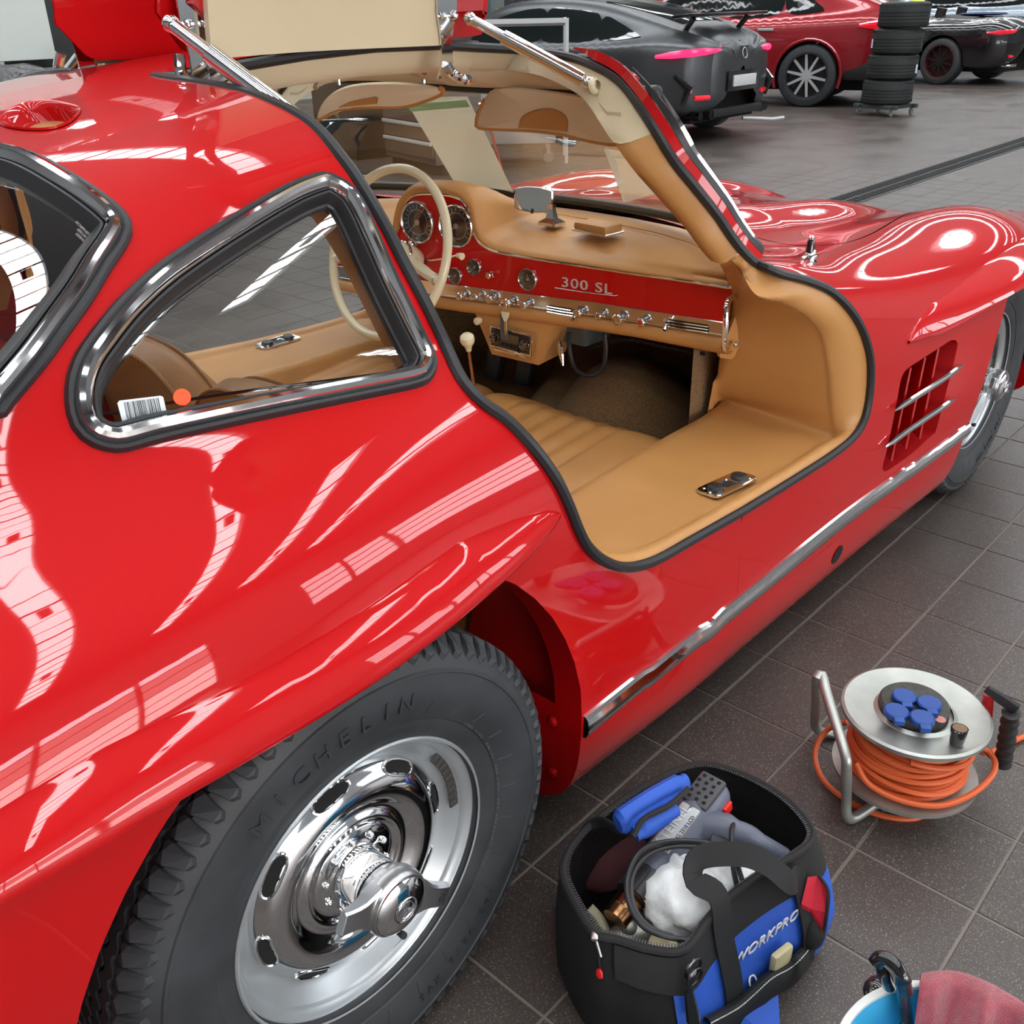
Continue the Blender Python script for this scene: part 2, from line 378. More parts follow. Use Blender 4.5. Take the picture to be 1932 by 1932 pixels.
# ceiling with skylight strips across the hall
STR = [(-4.4,-3.95,HY0+1,8.2,2.),(-2.6,-2.2,HY0+1,8.2,2.),(-1.15,-.9,HY0+1,8.2,2.6),(.24,.50,HY0+1,8.2,2.6),(1.66,1.94,HY0+1,8.2,2.6),(3.0,3.4,HY0+1,8.2,2.2),(4.6,5.1,HY0+1,8.2,2.2),(8,9,-5,11,1.3),(12,13,-5,11,1.3),(16,17,-5,11,1.3),(20,21,-5,11,1.3),(24,25,-5,11,1.3),(28,29,-5,11,1.3)]  # the wide far strips are added to light the cars at the back
xs = [HX0-.2]
for x0,x1,*_ in STR: xs += [x0,x1]
xs.append(HX1+.2)
b = MB()
for k in range(0,len(xs),2): b.box(((xs[k]+xs[k+1])/2,(HY0+HY1)/2,HZ+.1),(xs[k+1]-xs[k],HY1-HY0+.4,.2))
for x0,x1,y0,y1,s in STR:
    b.box(((x0+x1)/2,(HY0-.2+y0)/2,HZ+.1),(x1-x0,y0-HY0+.2,.2)); b.box(((x0+x1)/2,(HY1+.2+y1)/2,HZ+.1),(x1-x0,HY1+.2-y1,.2))
structure(b.build('ceiling', CEIL, smooth=False))
for n_,(x0,x1,y0,y1,s) in enumerate(STR):
    S_ = structure(empty('window_%d'%(n_+2), ((x0+x1)/2,(y0+y1)/2,HZ)))
    b = MB(); b.box(((x0+x1)/2,(y0+y1)/2,HZ+.12),(x1-x0,y1-y0,.01)); b.build('skylight_and_fill_pane', emit('skylight_and_fill_%d'%int(s*10),(.95,.98,1,1),5.5*s*(1.35 if x0 > 6 else 1)), S_, smooth=False)
    b = MB()
    for y in np.arange(y0+.45,y1-.1,.45): b.box(((x0+x1)/2,y,HZ+.06),(x1-x0,.022 if round((y-y0)/.45)%3 else .06,.05))
    b.box(((x0+x1)/2,y0+5.2,HZ+.05),(.08,.32,.06)); b.box(((x0+x1)/2,y0+1.7,HZ+.05),(.08,.32,.06))
    o = b.build('glazing_bar', FRAMEM, S_, smooth=False, fix=False)
# ------------------------------------------------------------------ the red gullwing car: body surface
CAR = empty('sports_car', (1.1,0,0), 'red classic gullwing sports car with open doors and tan leather cabin', 'car')
def natspl(t):
    """matrix giving natural-spline second derivatives for knots t"""
    n = len(t); A = np.zeros((n,n)); B = np.zeros((n,n)); A[0,0] = A[-1,-1] = 1
    for i in range(1,n-1):
        h0 = t[i]-t[i-1]; h1 = t[i+1]-t[i]; A[i,i-1] = h0; A[i,i] = 2*(h0+h1); A[i,i+1] = h1
        B[i,i-1] = 6/h0; B[i,i] = -6/h0-6/h1; B[i,i+1] = 6/h1
    return np.linalg.solve(A,B)
def basis(t, D, q):
    q = np.asarray(q,float); i = np.clip(np.searchsorted(t,q)-1,0,len(t)-2); h = t[i+1]-t[i]; a = (t[i+1]-q)/h; b = (q-t[i])/h
    W = np.zeros((len(q),len(t))); r = np.arange(len(q)); W[r,i] = a; W[r,i+1] = b
    return W+((a**3-a)*h*h/6)[:,None]*D[i]+((b**3-b)*h*h/6)[:,None]*D[i+1]
class Surf:
    def __init__(s, xs, rows, bump=None):
        s.x = np.array(xs,float); s.R = np.array(rows,float); s.m = s.R.shape[1]
        seg = np.linalg.norm(np.diff(s.R,axis=1),axis=2).mean(0); s.v = np.r_[0,np.cumsum(seg)]
        # mirror the knots beyond the centre line so that the surface crosses it smoothly
        s.vv = np.r_[s.v, 2*s.v[-1]-s.v[-2], 2*s.v[-1]-s.v[-3]]
        s.Dx = natspl(s.x); s.Dv = natspl(s.vv); s.bump = bump; s.v1 = s.v[-1]
    def ev(s, u, v):
        u = np.atleast_1d(np.asarray(u,float)); v = np.atleast_1d(np.asarray(v,float))
        P = np.tensordot(basis(s.x,s.Dx,u), s.R, (1,0))          # N,m,2
        e1 = P[:,-2]*[-1,1]; e2 = P[:,-3]*[-1,1]; P = np.concatenate([P,e1[:,None],e2[:,None]],1)
        Q = (basis(s.vv,s.Dv,v)[:,:,None]*P).sum(1)
        w, z = Q[:,0], Q[:,1]
        if s.bump is not None: z = z+s.bump(u,w)
        return np.stack([u,-w,z],1)
    def nr(s, u, v):
        e = 2e-3; du = s.ev(np.asarray(u)+e,v)-s.ev(np.asarray(u)-e,v); dv = s.ev(u,np.asarray(v)+e)-s.ev(u,np.asarray(v)-e)
        n = np.cross(du,dv); return n/(np.linalg.norm(n,axis=1)[:,None]+1e-12)
    def cache(s):
        if not hasattr(s,'g'):
            U,V = np.meshgrid(np.linspace(s.x[0],s.x[-1],260), np.linspace(0,s.v1,200), indexing='ij')
            s.gu = U.ravel(); s.gv = V.ravel(); s.g = s.ev(s.gu,s.gv); n = s.nr(s.gu,s.gv); s.gp = proj(s.g)
            s.gf = ((s.g-CAM_C)*n).sum(1) < 0.02
    def px(s, pts, urange=None, vrange=None):
        """photograph points -> (u,v) on the surface"""
        s.cache(); out = []
        ok = s.gf.copy()
        if urange: ok &= (s.gu >= urange[0])&(s.gu <= urange[1])
        if vrange: ok &= (s.gv >= vrange[0])&(s.gv <= vrange[1])
        idx = np.where(ok)[0]
        for p in pts:
            k = idx[np.argmin(((s.gp[idx]-p)**2).sum(1))]; q = np.array([s.gu[k],s.gv[k]])
            for _ in range(12):
                e = 1e-4; a = proj(s.ev([q[0],q[0]+e,q[0]],[q[1],q[1],q[1]+e])); J = np.stack([(a[1]-a[0])/e,(a[2]-a[0])/e],1)
                r = np.asarray(p)-a[0]
                st = np.linalg.lstsq(J, r, rcond=1e-3)[0]; q = q+np.clip(st,-.05,.05)
                q[1] = min(max(q[1],0),s.v1); q[0] = min(max(q[0],s.x[0]),s.x[-1])
            out.append(q)
        return np.array(out)
    def at_w(s, x, wv, lo=7):
        """(u,v) where the section at x reaches half width wv on its upper part"""
        vs = np.linspace(s.v[lo], s.v1, 200); P = s.ev(np.full(200,x), vs); k = np.argmin(abs(-P[:,1]-wv)); return (x, vs[k])
    def at_z(s, x, zv, hi=7):
        vs = np.linspace(0, s.v[hi], 200); P = s.ev(np.full(200,x), vs); k = np.argmin(abs(P[:,2]-zv)); return (x, vs[k])
def inpoly(P, L):
    P = np.asarray(P,float); x,y = P[:,0],P[:,1]; c = np.zeros(len(P),bool); n = len(L)
    for i in range(n):
        x0,y0 = L[i]; x1,y1 = L[(i+1)%n]
        m = ((y0 > y) != (y1 > y)); c ^= m&(x < (x1-x0)*(y-y0)/((y1-y0) if y1 != y0 else 1e-12)+x0)
    return c
def region(S, outer, holes=(), step=.024, off=0, mirror=True, offn=None):
    """triangulated piece of surface S inside outer and outside holes, (V,F,N)"""
    loops = [resample(outer, step*.8, True)]+[resample(h, step*.6, True) for h in holes]
    pts = []; edges = []
    for L in loops:
        k = len(pts); n = len(L); pts += [tuple(q) for q in L]; edges += [(k+i,k+(i+1)%n) for i in range(n)]
    o = loops[0]; g = []
    us = np.arange(o[:,0].min(), o[:,0].max(), step); vs = np.arange(o[:,1].min(), o[:,1].max(), step)
    for i,u in enumerate(us):
        for v in vs+(step/2 if i%2 else 0): g.append((u,v))
    g = np.array(g)
    keep = inpoly(g, loops[0])
    for h in loops[1:]: keep &= ~inpoly(g,h)
    allp = np.array(pts); g = g[keep]
    if len(g):
        d = np.full(len(g),9.)
        for c in range(0,len(allp),400): d = np.minimum(d, np.sqrt(((g[:,None]-allp[None,c:c+400])**2).sum(2)).min(1))
        g = g[d > step*.45]
    pts += [tuple(q) for q in g]
    r = delaunay_2d_cdt([Vector(q) for q in pts], edges, [], 0, 1e-7)
    V2 = np.array([tuple(q) for q in r[0]]); F = np.array([f for f in r[2]]); c = V2[F].mean(1)
    k = inpoly(c, loops[0])
    for h in loops[1:]: k &= ~inpoly(c,h)
    F = F[k]; V = S.ev(V2[:,0],V2[:,1]); N = S.nr(V2[:,0],V2[:,1]); V = V+N*off
    # orientation
    f = F[0]; 
    fn = np.cross(V[F[:,1]]-V[F[:,0]], V[F[:,2]]-V[F[:,0]]); sg = (fn*N[F[:,0]]).sum(1) < 0; F[sg] = F[sg][:,::-1]
    if mirror:
        n = len(V); V = np.vstack([V, V*[1,-1,1]]); N = np.vstack([N, N*[1,-1,1]]); F = np.vstack([F, F[:,::-1]+n])
    return V, F, N
def curve3(S, uv, off=0): return S.ev(uv[:,0],uv[:,1])+S.nr(uv[:,0],uv[:,1])*off
def ring(S, uv, prof, closed=True, inward=1, mirror=False):
    """band that follows a curve on the surface; prof = (distance inward, height)"""
    P = S.ev(uv[:,0],uv[:,1]); N = S.nr(uv[:,0],uv[:,1]); T,_,_ = frames(P, closed); B = np.cross(N,T)*inward; B /= np.linalg.norm(B,axis=1)[:,None]
    b = MB(); rows = [[P[i]+B[i]*d+N[i]*h for d,h in prof] for i in range(len(P))]
    if closed: rows.append(rows[0])
    b.grid(rows)
    if mirror: b.grid([[np.asarray(q)*[1,-1,1] for q in r] for r in rows])
    return b
# sections: (half width, height) from the underside of the rocker to the centre line
XR = [-1.08,-.75,-.38,0,.22,.45,.8,1.12,1.42]
LOW = {-1.08:[(.55,.24),(.62,.28),(.66,.36),(.68,.46),(.68,.54),(.655,.61),(.60,.655)],
 -.75:[(.66,.18),(.74,.22),(.785,.34),(.805,.48),(.81,.60),(.79,.70),(.735,.775)],
 -.38:[(.70,.14),(.77,.18),(.80,.33),(.82,.48),(.83,.62),(.82,.735),(.775,.83)],
 0:[(.70,.13),(.765,.17),(.80,.33),(.815,.48),(.825,.62),(.815,.745),(.775,.845)],
 .22:[(.70,.12),(.76,.16),(.80,.33),(.80,.48),(.80,.62),(.79,.745),(.755,.84)],
 .45:[(.70,.115),(.76,.155),(.80,.33),(.795,.48),(.79,.62),(.78,.74),(.745,.84)],
 .8:[(.70,.10),(.765,.14),(.80,.33),(.795,.48),(.79,.62),(.78,.74),(.745,.85)],
 1.12:[(.70,.095),(.765,.135),(.80,.33),(.795,.48),(.79,.62),(.785,.75),(.755,.85)],
 1.4:[(.70,.09),(.765,.13),(.80,.33),(.80,.48),(.795,.62),(.785,.73),(.755,.82)],
 1.7:[(.70,.09),(.77,.13),(.815,.33),(.82,.46),(.815,.58),(.805,.68),(.77,.775)],
 2.0:[(.70,.10),(.785,.14),(.845,.33),(.855,.45),(.845,.57),(.825,.67),(.78,.765)],
 2.4:[(.70,.12),(.79,.16),(.855,.33),(.865,.45),(.855,.57),(.83,.67),(.785,.755)],
 2.8:[(.67,.15),(.75,.19),(.815,.33),(.83,.44),(.82,.54),(.795,.63),(.745,.70)],
 3.2:[(.55,.22),(.62,.26),(.66,.35),(.68,.44),(.68,.52),(.66,.59),(.62,.64)],
 3.38:[(.40,.28),(.47,.31),(.51,.37),(.53,.43),(.53,.49),(.51,.54),(.47,.57)]}
TOPR = {-1.08:[(.50,.69),(.42,.705),(.34,.715),(.24,.725),(.12,.733),(0,.736)],
 -.75:[(.655,.82),(.565,.845),(.475,.875),(.36,.905),(.20,.92),(0,.925)],
 -.38:[(.70,.88),(.63,.915),(.555,1.0),(.44,1.09),(.25,1.13),(0,1.145)],
 0:[(.705,.90),(.64,.94),(.585,1.04),(.48,1.165),(.28,1.225),(0,1.242)],
 .22:[(.695,.905),(.64,.95),(.59,1.05),(.50,1.185),(.30,1.255),(0,1.272)],
 .45:[(.69,.905),(.64,.95),(.595,1.055),(.51,1.20),(.31,1.28),(0,1.294)],
 .8:[(.69,.915),(.64,.95),(.595,1.055),(.51,1.205),(.31,1.292),(0,1.305)],
 1.12:[(.71,.915),(.65,.945),(.60,1.04),(.51,1.175),(.31,1.25),(0,1.265)]}
XF = [.8,1.12,1.4,1.7,2.0,2.4,2.8,3.2,3.38]
TOPF = {.8:[(.69,.915),(.62,.94),(.53,.945),(.38,.95),(.20,.955),(0,.96)],
 1.12:[(.71,.91),(.64,.925),(.53,.92),(.38,.925),(.20,.935),(0,.94)],
 1.4:[(.70,.865),(.62,.88),(.51,.876),(.37,.89),(.20,.907),(0,.913)],
 1.7:[(.71,.83),(.62,.848),(.51,.842),(.37,.85),(.20,.868),(0,.874)],
 2.0:[(.71,.822),(.61,.840),(.49,.825),(.36,.812),(.20,.83),(0,.837)],
 2.4:[(.715,.81),(.61,.832),(.49,.805),(.35,.775),(.20,.785),(0,.79)],
 2.8:[(.675,.742),(.58,.760),(.47,.74),(.34,.71),(.20,.715),(0,.72)],
 3.2:[(.55,.67),(.46,.675),(.36,.655),(.26,.64),(.15,.635),(0,.635)],
 3.38:[(.41,.59),(.34,.59),(.27,.585),(.20,.58),(.11,.58),(0,.58)]}
def dome(u, w):
    g = np.exp(-((abs(w)-.25)/.085)**2)*np.clip((u-1.5)/.35,0,1)**2*(3-2*np.clip((u-1.5)/.35,0,1))*np.clip((3.1-u)/.8,0,1)
    return .032*g
LOW[1.42] = LOW[1.4]
TOPR[1.42] = [(.70,.87),(.63,.90),(.58,.97),(.49,1.07),(.29,1.13),(0,1.15)]
SR = Surf(XR, [LOW[x]+TOPR[x] for x in XR])
SF = Surf(XF, [LOW[x]+TOPF[x] for x in XF], dome)
XSEAM = .95
# --- curves measured in the photograph, cast on to the body surface
PX_SEAL_R = [(283,142),(303,146),(330,150),(350,152),(450,170),(500,188),(550,212),(592,242),(637,297),(672,347),(717,425),(752,495),(792,570),(828,645),(862,718),(905,765),(950,797),(1000,850),(1040,905),(1065,955),(1085,1005),(1105,1040),(1138,1066),(1180,1076),(1232,1063),(1300,1025),(1400,968)]
PX_SEAL_F = [(1400,968),(1500,906),(1580,853),(1618,815),(1636,770),(1643,700),(1636,645),(1612,592),(1568,546),(1515,522),(1462,509),(1432,494)]
sealR = SR.px(spline(PX_SEAL_R,3), (-.1,1.12))
sealF = SF.px(spline(PX_SEAL_F,3), (.8,1.6), (0,SF.v[9]))
# upper rear corner of the door opening runs to the roof spine at half width .2
def deg(S,uv): return np.round(curve3(S,uv),3)
def V2(*a): return np.array(a,float)
def uvx(S, pts): return np.array([S.at_w(x,w_) for x,w_ in pts])
US = float(sealR[-1,0])
vsR = float(sealR[-1,1]); vsF = float(sealF[0,1])
# wheel arches (front edge, round top hidden under the eyebrow, rear edge), in the side plane
def arch(S, cx, cz, r, x0, x1, ztop, zst=.30, n=22):
    a = [(x0, z) for z in np.linspace(.16, zst, 4)]
    for k in range(n+1):
        t = math.pi-math.pi*k/n; x = cx+r*math.cos(t); z = min(cz+r*math.sin(t), ztop)
        a.append((min(max(x,x0),x1), z))
    a += [(x1, z) for z in np.linspace(zst, .16, 4)]
    out = [S.at_z(x,z) for x,z in a]
    return np.array([(out[0][0],0)]+out+[(out[-1][0],0)])
archR = arch(SR, .02, .335, .425, -.40, .443, .715)
archF = arch(SF, 2.42, .335, .41, 2.01, 2.83, .695)
# spine and windscreen edges
spine = uvx(SR, [(x,.125) for x in (.30,.45,.6,.75,.9,.98)])
header = np.array([(1.04,.15),(1.07,.21),(1.08,.28),(1.06,.35),(1.03,.40),(1.07,.425),(1.12,.36),(1.15,.26),(1.165,.13)])
hdr = uvx(SR, header)
cowl = [(1.47,.0),(1.462,.15),(1.44,.30),(1.395,.42),(1.32,.53),(1.23,.61),(1.155,.655)]
cowlF = uvx(SF, cowl[1:]); 
outer_rear = np.vstack([[(XR[0],0)], archR, [(US,0)], sealR[::-1], spine, hdr, [(1.17,SR.v1)], [(XR[0],SR.v1)]])
px_hood = [(1430,448),(1480,458),(1530,461),(1580,450),(1640,428),(1690,413)]
hoodp = SF.px(px_hood,(1.3,3),(SF.v[6],SF.v1))
hood = np.vstack([[(1.60,SF.v1)], uvx(SF,[(1.598,.15),(1.59,.28),(1.575,.38)]), spline([SF.at_w(1.565,.44),SF.at_w(1.575,.51),SF.at_w(1.62,.565),SF.at_w(1.70,.588),SF.at_w(1.9,.575),SF.at_w(2.2,.53),SF.at_w(2.6,.46),SF.at_w(2.85,.38),SF.at_w(2.93,.30)],5), uvx(SF,[(2.95,.2),(2.955,.1)]), [(2.955,SF.v1)]])
c = np.array([2.2, SF.at_w(2.2,.2)[1]])
hood_in = hood.copy(); d = hood-c; hood_in = hood-d/np.linalg.norm(d,axis=1)[:,None]*[.004,.004]*1.2; hood_in[0,1] = hood_in[-1,1] = SF.v1
hood_out = hood.copy()
outer_front = np.vstack([[(US-.001,0)], archF, [(XF[-1],0)], [(XF[-1],SF.v1)], hood_out[::-1], [(1.47,SF.v1)], cowlF, sealF[::-1]])
# side windows, rear window, louvre, roof outlet
PX_QW = [(616,329),(660,351),(688,388),(716,450),(748,523),(790,610),(818,668),(823,692),(815,715),(792,730),(700,750),(528,785),(420,808),(308,833),(255,848),(220,854),(176,844),(141,817),(125,778),(123,725),(138,675),(168,630),(220,567),(285,508),(352,461),(440,406),(528,356),(581,334)]
qw = SR.px(spline(PX_QW,3,True),(-.5,.5))
PX_RW = [(0,280),(75,300),(150,340),(205,377),(237,405),(250,432),(240,465),(210,510),(176,567),(130,632),(88,690),(40,748),(0,795)]
rwp = SR.px(spline(PX_RW,3),(-.6,.3))
rw = np.vstack([rwp, spline([rwp[-1], SR.at_w(-.34,.52),SR.at_w(-.47,.46),SR.at_w(-.60,.36),SR.at_w(-.66,.2),(-.675,SR.v1)],4)[1:], [(-.10,SR.v1)], SR.at_w(-.085,.12)*np.array([1,1]), SR.at_w(-.06,.22)*np.array([1,1])])
PX_LV = [(1712,696),(1740,677),(1780,651),(1797,641),(1806,645),(1806,655),(1798,690),(1767,808),(1764,816),(1756,823),(1720,856),(1674,888),(1667,888),(1665,880),(1673,850),(1690,770),(1700,715)]
lv = SF.px(spline(PX_LV,3,True),(1.2,2.2),(0,SF.v[6]))
PX_SC = [(2,222),(30,205),(60,196),(95,194),(130,200),(151,206),(153,211),(146,222),(128,236),(95,246),(55,247),(20,243),(0,236)]
sc = SR.px(spline(PX_SC,3,True),(-.2,.4),(SR.v[9],SR.v1))
print('seam',US,'scoop',np.round(curve3(SR,sc),2)[::8].tolist())
V,F,N = region(SR, outer_rear, [qw, sc], mirror=True) if False else (None,None,None)
# the rear window notch reaches the centre line, so it is part of the outline
i0 = len(outer_rear)-1
outer_rear = np.vstack([outer_rear[:i0], rw[::-1][3:3+0], [(-.10,SR.v1)][:0], ]) if False else outer_rear
orr = np.vstack([outer_rear[:-1], [(-.10,SR.v1)], [SR.at_w(-.085,.12)], [SR.at_w(-.06,.22)], rwp, rw[len(rwp):len(rw)-4+1], [(-.675,SR.v1)], [(XR[0],SR.v1)]])
V1,F1,N1 = region(SR, orr, [qw, sc])
V2_,F2,N2 = region(SF, outer_front, [lv])
n = len(V1)
body = meshobj('body_shell', np.vstack([V1,V2_]), np.vstack([F1,F2+n]), PAINT, CAR, normals=np.vstack([N1,N2]))
V,F,N = region(SF, hood_in, off=.0005)
bonnet = meshobj('bonnet', V, F, PAINT, CAR, normals=N)
V,F,N = region(SF, hood, off=-.02); meshobj('bonnet_gutter', V, F, DARK, CAR, normals=N)
# tail closing panel and nose closing panel
for S,x in ((SR,XR[0]),(SF,XF[-1])):
    b = MB(); vs = np.linspace(0,S.v1,40); P = S.ev(np.full(40,x),vs); P2 = P[::-1]*[1,-1,1]; L = np.vstack([P,P2[1:]]); c = L.mean(0)+[(.06 if x > 0 else -.05),0,0]
    b.grid([L, L*.55+c*.45+[(.03 if x>0 else -.03),0,0], np.tile(c,(len(L),1))])
    b.build('tail_panel' if x < 0 else 'nose_panel', PAINT, CAR)
# --- window frames and glass
def inset(S, uv, d):
    """curve moved inward by d metres along the surface (uv is nearly metric)"""
    P = np.asarray(uv); T,_,_ = frames(np.c_[P,np.zeros(len(P))], True); A = .5*np.sum(P[:,0]*np.roll(P[:,1],-1)-np.roll(P[:,0],-1)*P[:,1]); nrm = np.c_[-T[:,1],T[:,0]]*np.sign(A)
    return P+nrm*d
def orient(S, uv):
    P = np.asarray(uv); A = np.sum(P[:,0]*np.roll(P[:,1],-1)-np.roll(P[:,0],-1)*P[:,1]); return P if A > 0 else P[::-1]
qwo = resample(orient(SR,qw), .012, True)
for sd,lab in ((1,None),(-1,None)):
    W = empty('quarter_window', (.1,-.6*sd,1.05), parent=CAR)
    def mir(b):
        if sd < 0: b.V = [(x,-y,z) for x,y,z in b.V]
        return b
    mir(ring(SR,qwo,[(-.001,.0),(0,.005),(.002,.008),(.006,.0085),(.009,.006),(.010,-.01)])).build('outer_seal', RUBBER, W)
    mir(ring(SR,qwo,[(.0085,-.004),(.009,.009),(.011,.0145),(.016,.0175),(.021,.0165),(.0245,.012),(.0265,.004),(.027,-.01)])).build('chrome_frame', CHROME, W)
    mir(ring(SR,qwo,[(.026,.0),(.0275,.005),(.0305,.005),(.0335,.000),(.036,-.010),(.0385,-.012),(.039,-.018)])).build('inner_seal', RUBBER, W)
    qi = inset(SR,qwo,.0365)
    V,F,N = region(SR, qi, off=-.013, mirror=False)
    V = V*[1,sd,1]; N = N*[1,sd,1]; F = F if sd > 0 else F[:,::-1]
    meshobj('glass_pane', V, F, GLASS, W, normals=N)
RW = empty('rear_window', (-.3,0,1.1), parent=CAR)
rwc = rw[:-2]; rhalf = np.vstack([rwp, rw[len(rwp):-3]])
tops = np.array([(-.10,SR.v1),SR.at_w(-.085,.12),SR.at_w(-.06,.22)])
half = np.vstack([tops, rhalf, [(-.675,SR.v1)]])
half = resample(spline(half,3), .015)
for pr,nm,m_ in (([(-.001,0),(0,.006),(.003,.009),(.007,.0095),(.011,.006),(.012,-.01)],'outer_seal',RUBBER),([(.0105,-.004),(.011,.010),(.014,.016),(.019,.018),(.024,.016),(.027,.011),(.0285,.004),(.029,-.01)],'chrome_frame',CHROME),([(.0285,.0),(.030,.005),(.033,.005),(.037,-.002),(.040,-.010),(.043,-.016)],'inner_seal',RUBBER)):
    ring(SR,half,pr,closed=False,inward=-1,mirror=True).build(nm,m_,RW)
gl = np.vstack([[(-.13,SR.v1)], inset(SR,np.vstack([half,[(-.4,SR.v1+.3)]]),-.04 if False else 0)[1:-2], [(-.64,SR.v1)]])
cc = np.array([-.36, SR.at_w(-.36,.1)[1]]); dd = gl-cc; ln = np.linalg.norm(dd,axis=1)[:,None]; gl2 = gl-dd/ln*.036; gl2[0] = (-.13,SR.v1); gl2[-1] = (-.64,SR.v1)
gl2[:,1] = np.minimum(gl2[:,1], SR.v1)
V,F,N = region(SR, gl2, off=-.012); meshobj('glass_pane', V, F, GLASS, RW, normals=N)
# --- roof outlets behind the doors
sco = resample(orient(SR,sc), .008, True)
for sd in (1,-1):
    b = MB(); P = curve3(SR,sco); Nn = SR.nr(sco[:,0],sco[:,1]); c = P.mean(0)
    rows = [P+Nn*.001, P+Nn*.004, P*.94+c*.06+Nn*.003, P*.9+c*.1-Nn*.006, P*.75+c*.25-Nn*.028+[.012,0,0], P*.4+c*.6-Nn*.036+[.02,0,0], np.tile(c-Nn.mean(0)*.036+[.02,0,0],(len(P),1))]
    rows = [np.vstack([r,r[:1]])*[1,sd,1] for r in rows]; b.grid(rows); b.build('roof_air_outlet', PAINT, CAR, angle=60)
# --- wheel eyebrows
def eyebrow(S, path, h0, name):
    """path: (x, half width of the lip, z of the lip)"""
    P = spline(path, 6)
    for sd in (1,-1):
        rows = []
        for i,(x,wl,zl) in enumerate(P):
            s_ = i/(len(P)-1); env = min(1, max(0,min(s_,1-s_))/(.30 if S is SR else .22))**.8; h = .008+(h0-.008)*env
            P0 = S.ev(*map(np.atleast_1d, S.at_z(x, zl+h)))[0]; wt = -P0[1]
            Pl = S.ev(*map(np.atleast_1d, S.at_z(x, zl)))[0]; ws = -Pl[1]; wl = max(wl, ws+.002)
            r = [(wt-.006, zl+h)]
            for k in range(0,11):
                a = k/10*math.pi/2; q = math.sin(a)**1.25
                zz = zl+.008+(h-.008)*(math.cos(a)**1.05); base = wt+(ws-wt)*(1-(zz-zl)/h)
                r.append((base+(wl-ws)*q, zz))
            r += [(wl-.002,zl+.002),(wl-.006,zl-.001),(wl-.012,zl-.001),(ws-.03,zl+.0)]
            rows.append([(x,-sd*w_,z_) for w_,z_ in r])
        b = MB(); b.grid(rows); b.build(name, PAINT, CAR, angle=50)
eyebrow(SR, [(-.66,.80,.675),(-.56,.835,.69),(-.42,.862,.708),(-.28,.864,.704),(-.12,.862,.697),(.0,.86,.696),(.1,.852,.697),(.2,.838,.700),(.30,.818,.702),(.37,.80,.706),(.405,.789,.712)], .062, 'rear_wheel_eyebrow')
eyebrow(SF, [(1.605,.806,.668),(1.65,.815,.666),(1.74,.833,.667),(1.87,.850,.676),(2.0,.866,.687),(2.14,.88,.696),(2.4,.893,.702),(2.62,.88,.698),(2.8,.845,.682),(2.93,.80,.66)], .062, 'front_wheel_eyebrow')
# --- wheel arch lips and wheel houses
for S,A,nm,dep in ((SR,archR,'rear_wheel_house',.42),(SF,archF,'front_wheel_house',.42)):
    P = S.ev(A[1:-1,0],A[1:-1,1])
    up = [k for k in range(len(P)) if not (P[k,2] < .29 and P[k,0] > A[:,0].mean())] if S is SR else list(range(len(P)))
    for sd in (1,-1):
        b = MB(); Q = P*[1,sd,1]; cx = P[:,0].mean(); Qu = Q[up]
        b.grid([Qu, Qu+[0,sd*.004,0], Qu+[0,sd*.055,0]]); b.build(nm.replace('house','arch_lip'), PAINT, CAR, angle=50)
        b = MB(); o = Q+[0,sd*.055,0]; o2 = (o-[cx,0,.34])*[1.07,1,1.06]+[cx,0,.34]; o3 = o2+[0,sd*(dep-.055),0]
        b.grid([o, o2, o3]); c = o3.mean(0)*[1,1,0]+[0,0,.16]; b.grid([o3, np.tile(c,(len(o3),1))]); b.build(nm, PAINTIN, CAR, angle=40)
# --- side louvre behind the front wheel
lvo = resample(orient(SF,lv), .01, True)
FLIP = lambda b: setattr(b,'V',[(x,-y,z) for x,y,z in b.V])
e3 = lambda x,z,off=0: (S_ := SF.at_z(x,z)) and (SF.ev(*map(np.atleast_1d,S_))[0]+SF.nr(*map(np.atleast_1d,S_))[0]*off)
PXF = [[(1721,691),(1683,868+7)],[(1748,672),(1710,848+4)],[(1773,655),(1736,833)]]
BAR = [[(1681,773),(1810,687)],[(1664,842),(1796,750)]]
for sd in (1,-1):
    L = empty('side_louvre', (1.75,-.82*sd,.5), parent=CAR)
    P = curve3(SF,lvo); b = MB(); rows = [P, P+[0,.004,0], P*[1,0,1]+[0,P[:,1].mean()+.07,0]]
    rows.append(np.tile(rows[-1].mean(0),(len(P),1))); rows = [np.vstack([r,r[:1]]) for r in rows]; b.grid(rows)
    if sd < 0: FLIP(b)
    b.build('louvre_well', PAINTIN, L, angle=40)
    for (a,c_) in PXF:
        ua,uc = SF.px([a,c_],(1.2,2.3),(0,SF.v[6])); A3 = SF.ev([ua[0]],[ua[1]])[0]; C3 = SF.ev([uc[0]],[uc[1]])[0]; b = MB()
        t = np.array([.055,.05,0]); q = np.array([.003,-.003,0])
        A3 = A3+[0,.004,-.004]; C3 = C3+[0,.004,.006]
        b.grid([[A3,A3+t],[C3,C3+t]]); b.grid([[A3+q,A3+t+q],[C3+q,C3+t+q]]); b.grid([[A3,A3+q],[C3,C3+q]])
        if sd < 0: FLIP(b)
        b.build('louvre_fin', PAINT, L, angle=30)
    for (a,c_) in BAR:
        ua,uc = SF.px([a,c_],(1.2,2.3),(0,SF.v[6])); q = [SF.ev([ua[0]+(uc[0]-ua[0])*t],[ua[1]+(uc[1]-ua[1])*t])[0]+[0,-.009,0] for t in np.linspace(0,1,9)]
        b = MB(); b.tube(q, [.0015]+[.0055]*7+[.0015], 8, ry=[.002]+[.008]*7+[.002])
        if sd < 0: FLIP(b)
        b.build('chrome_bar', CHROME, L)
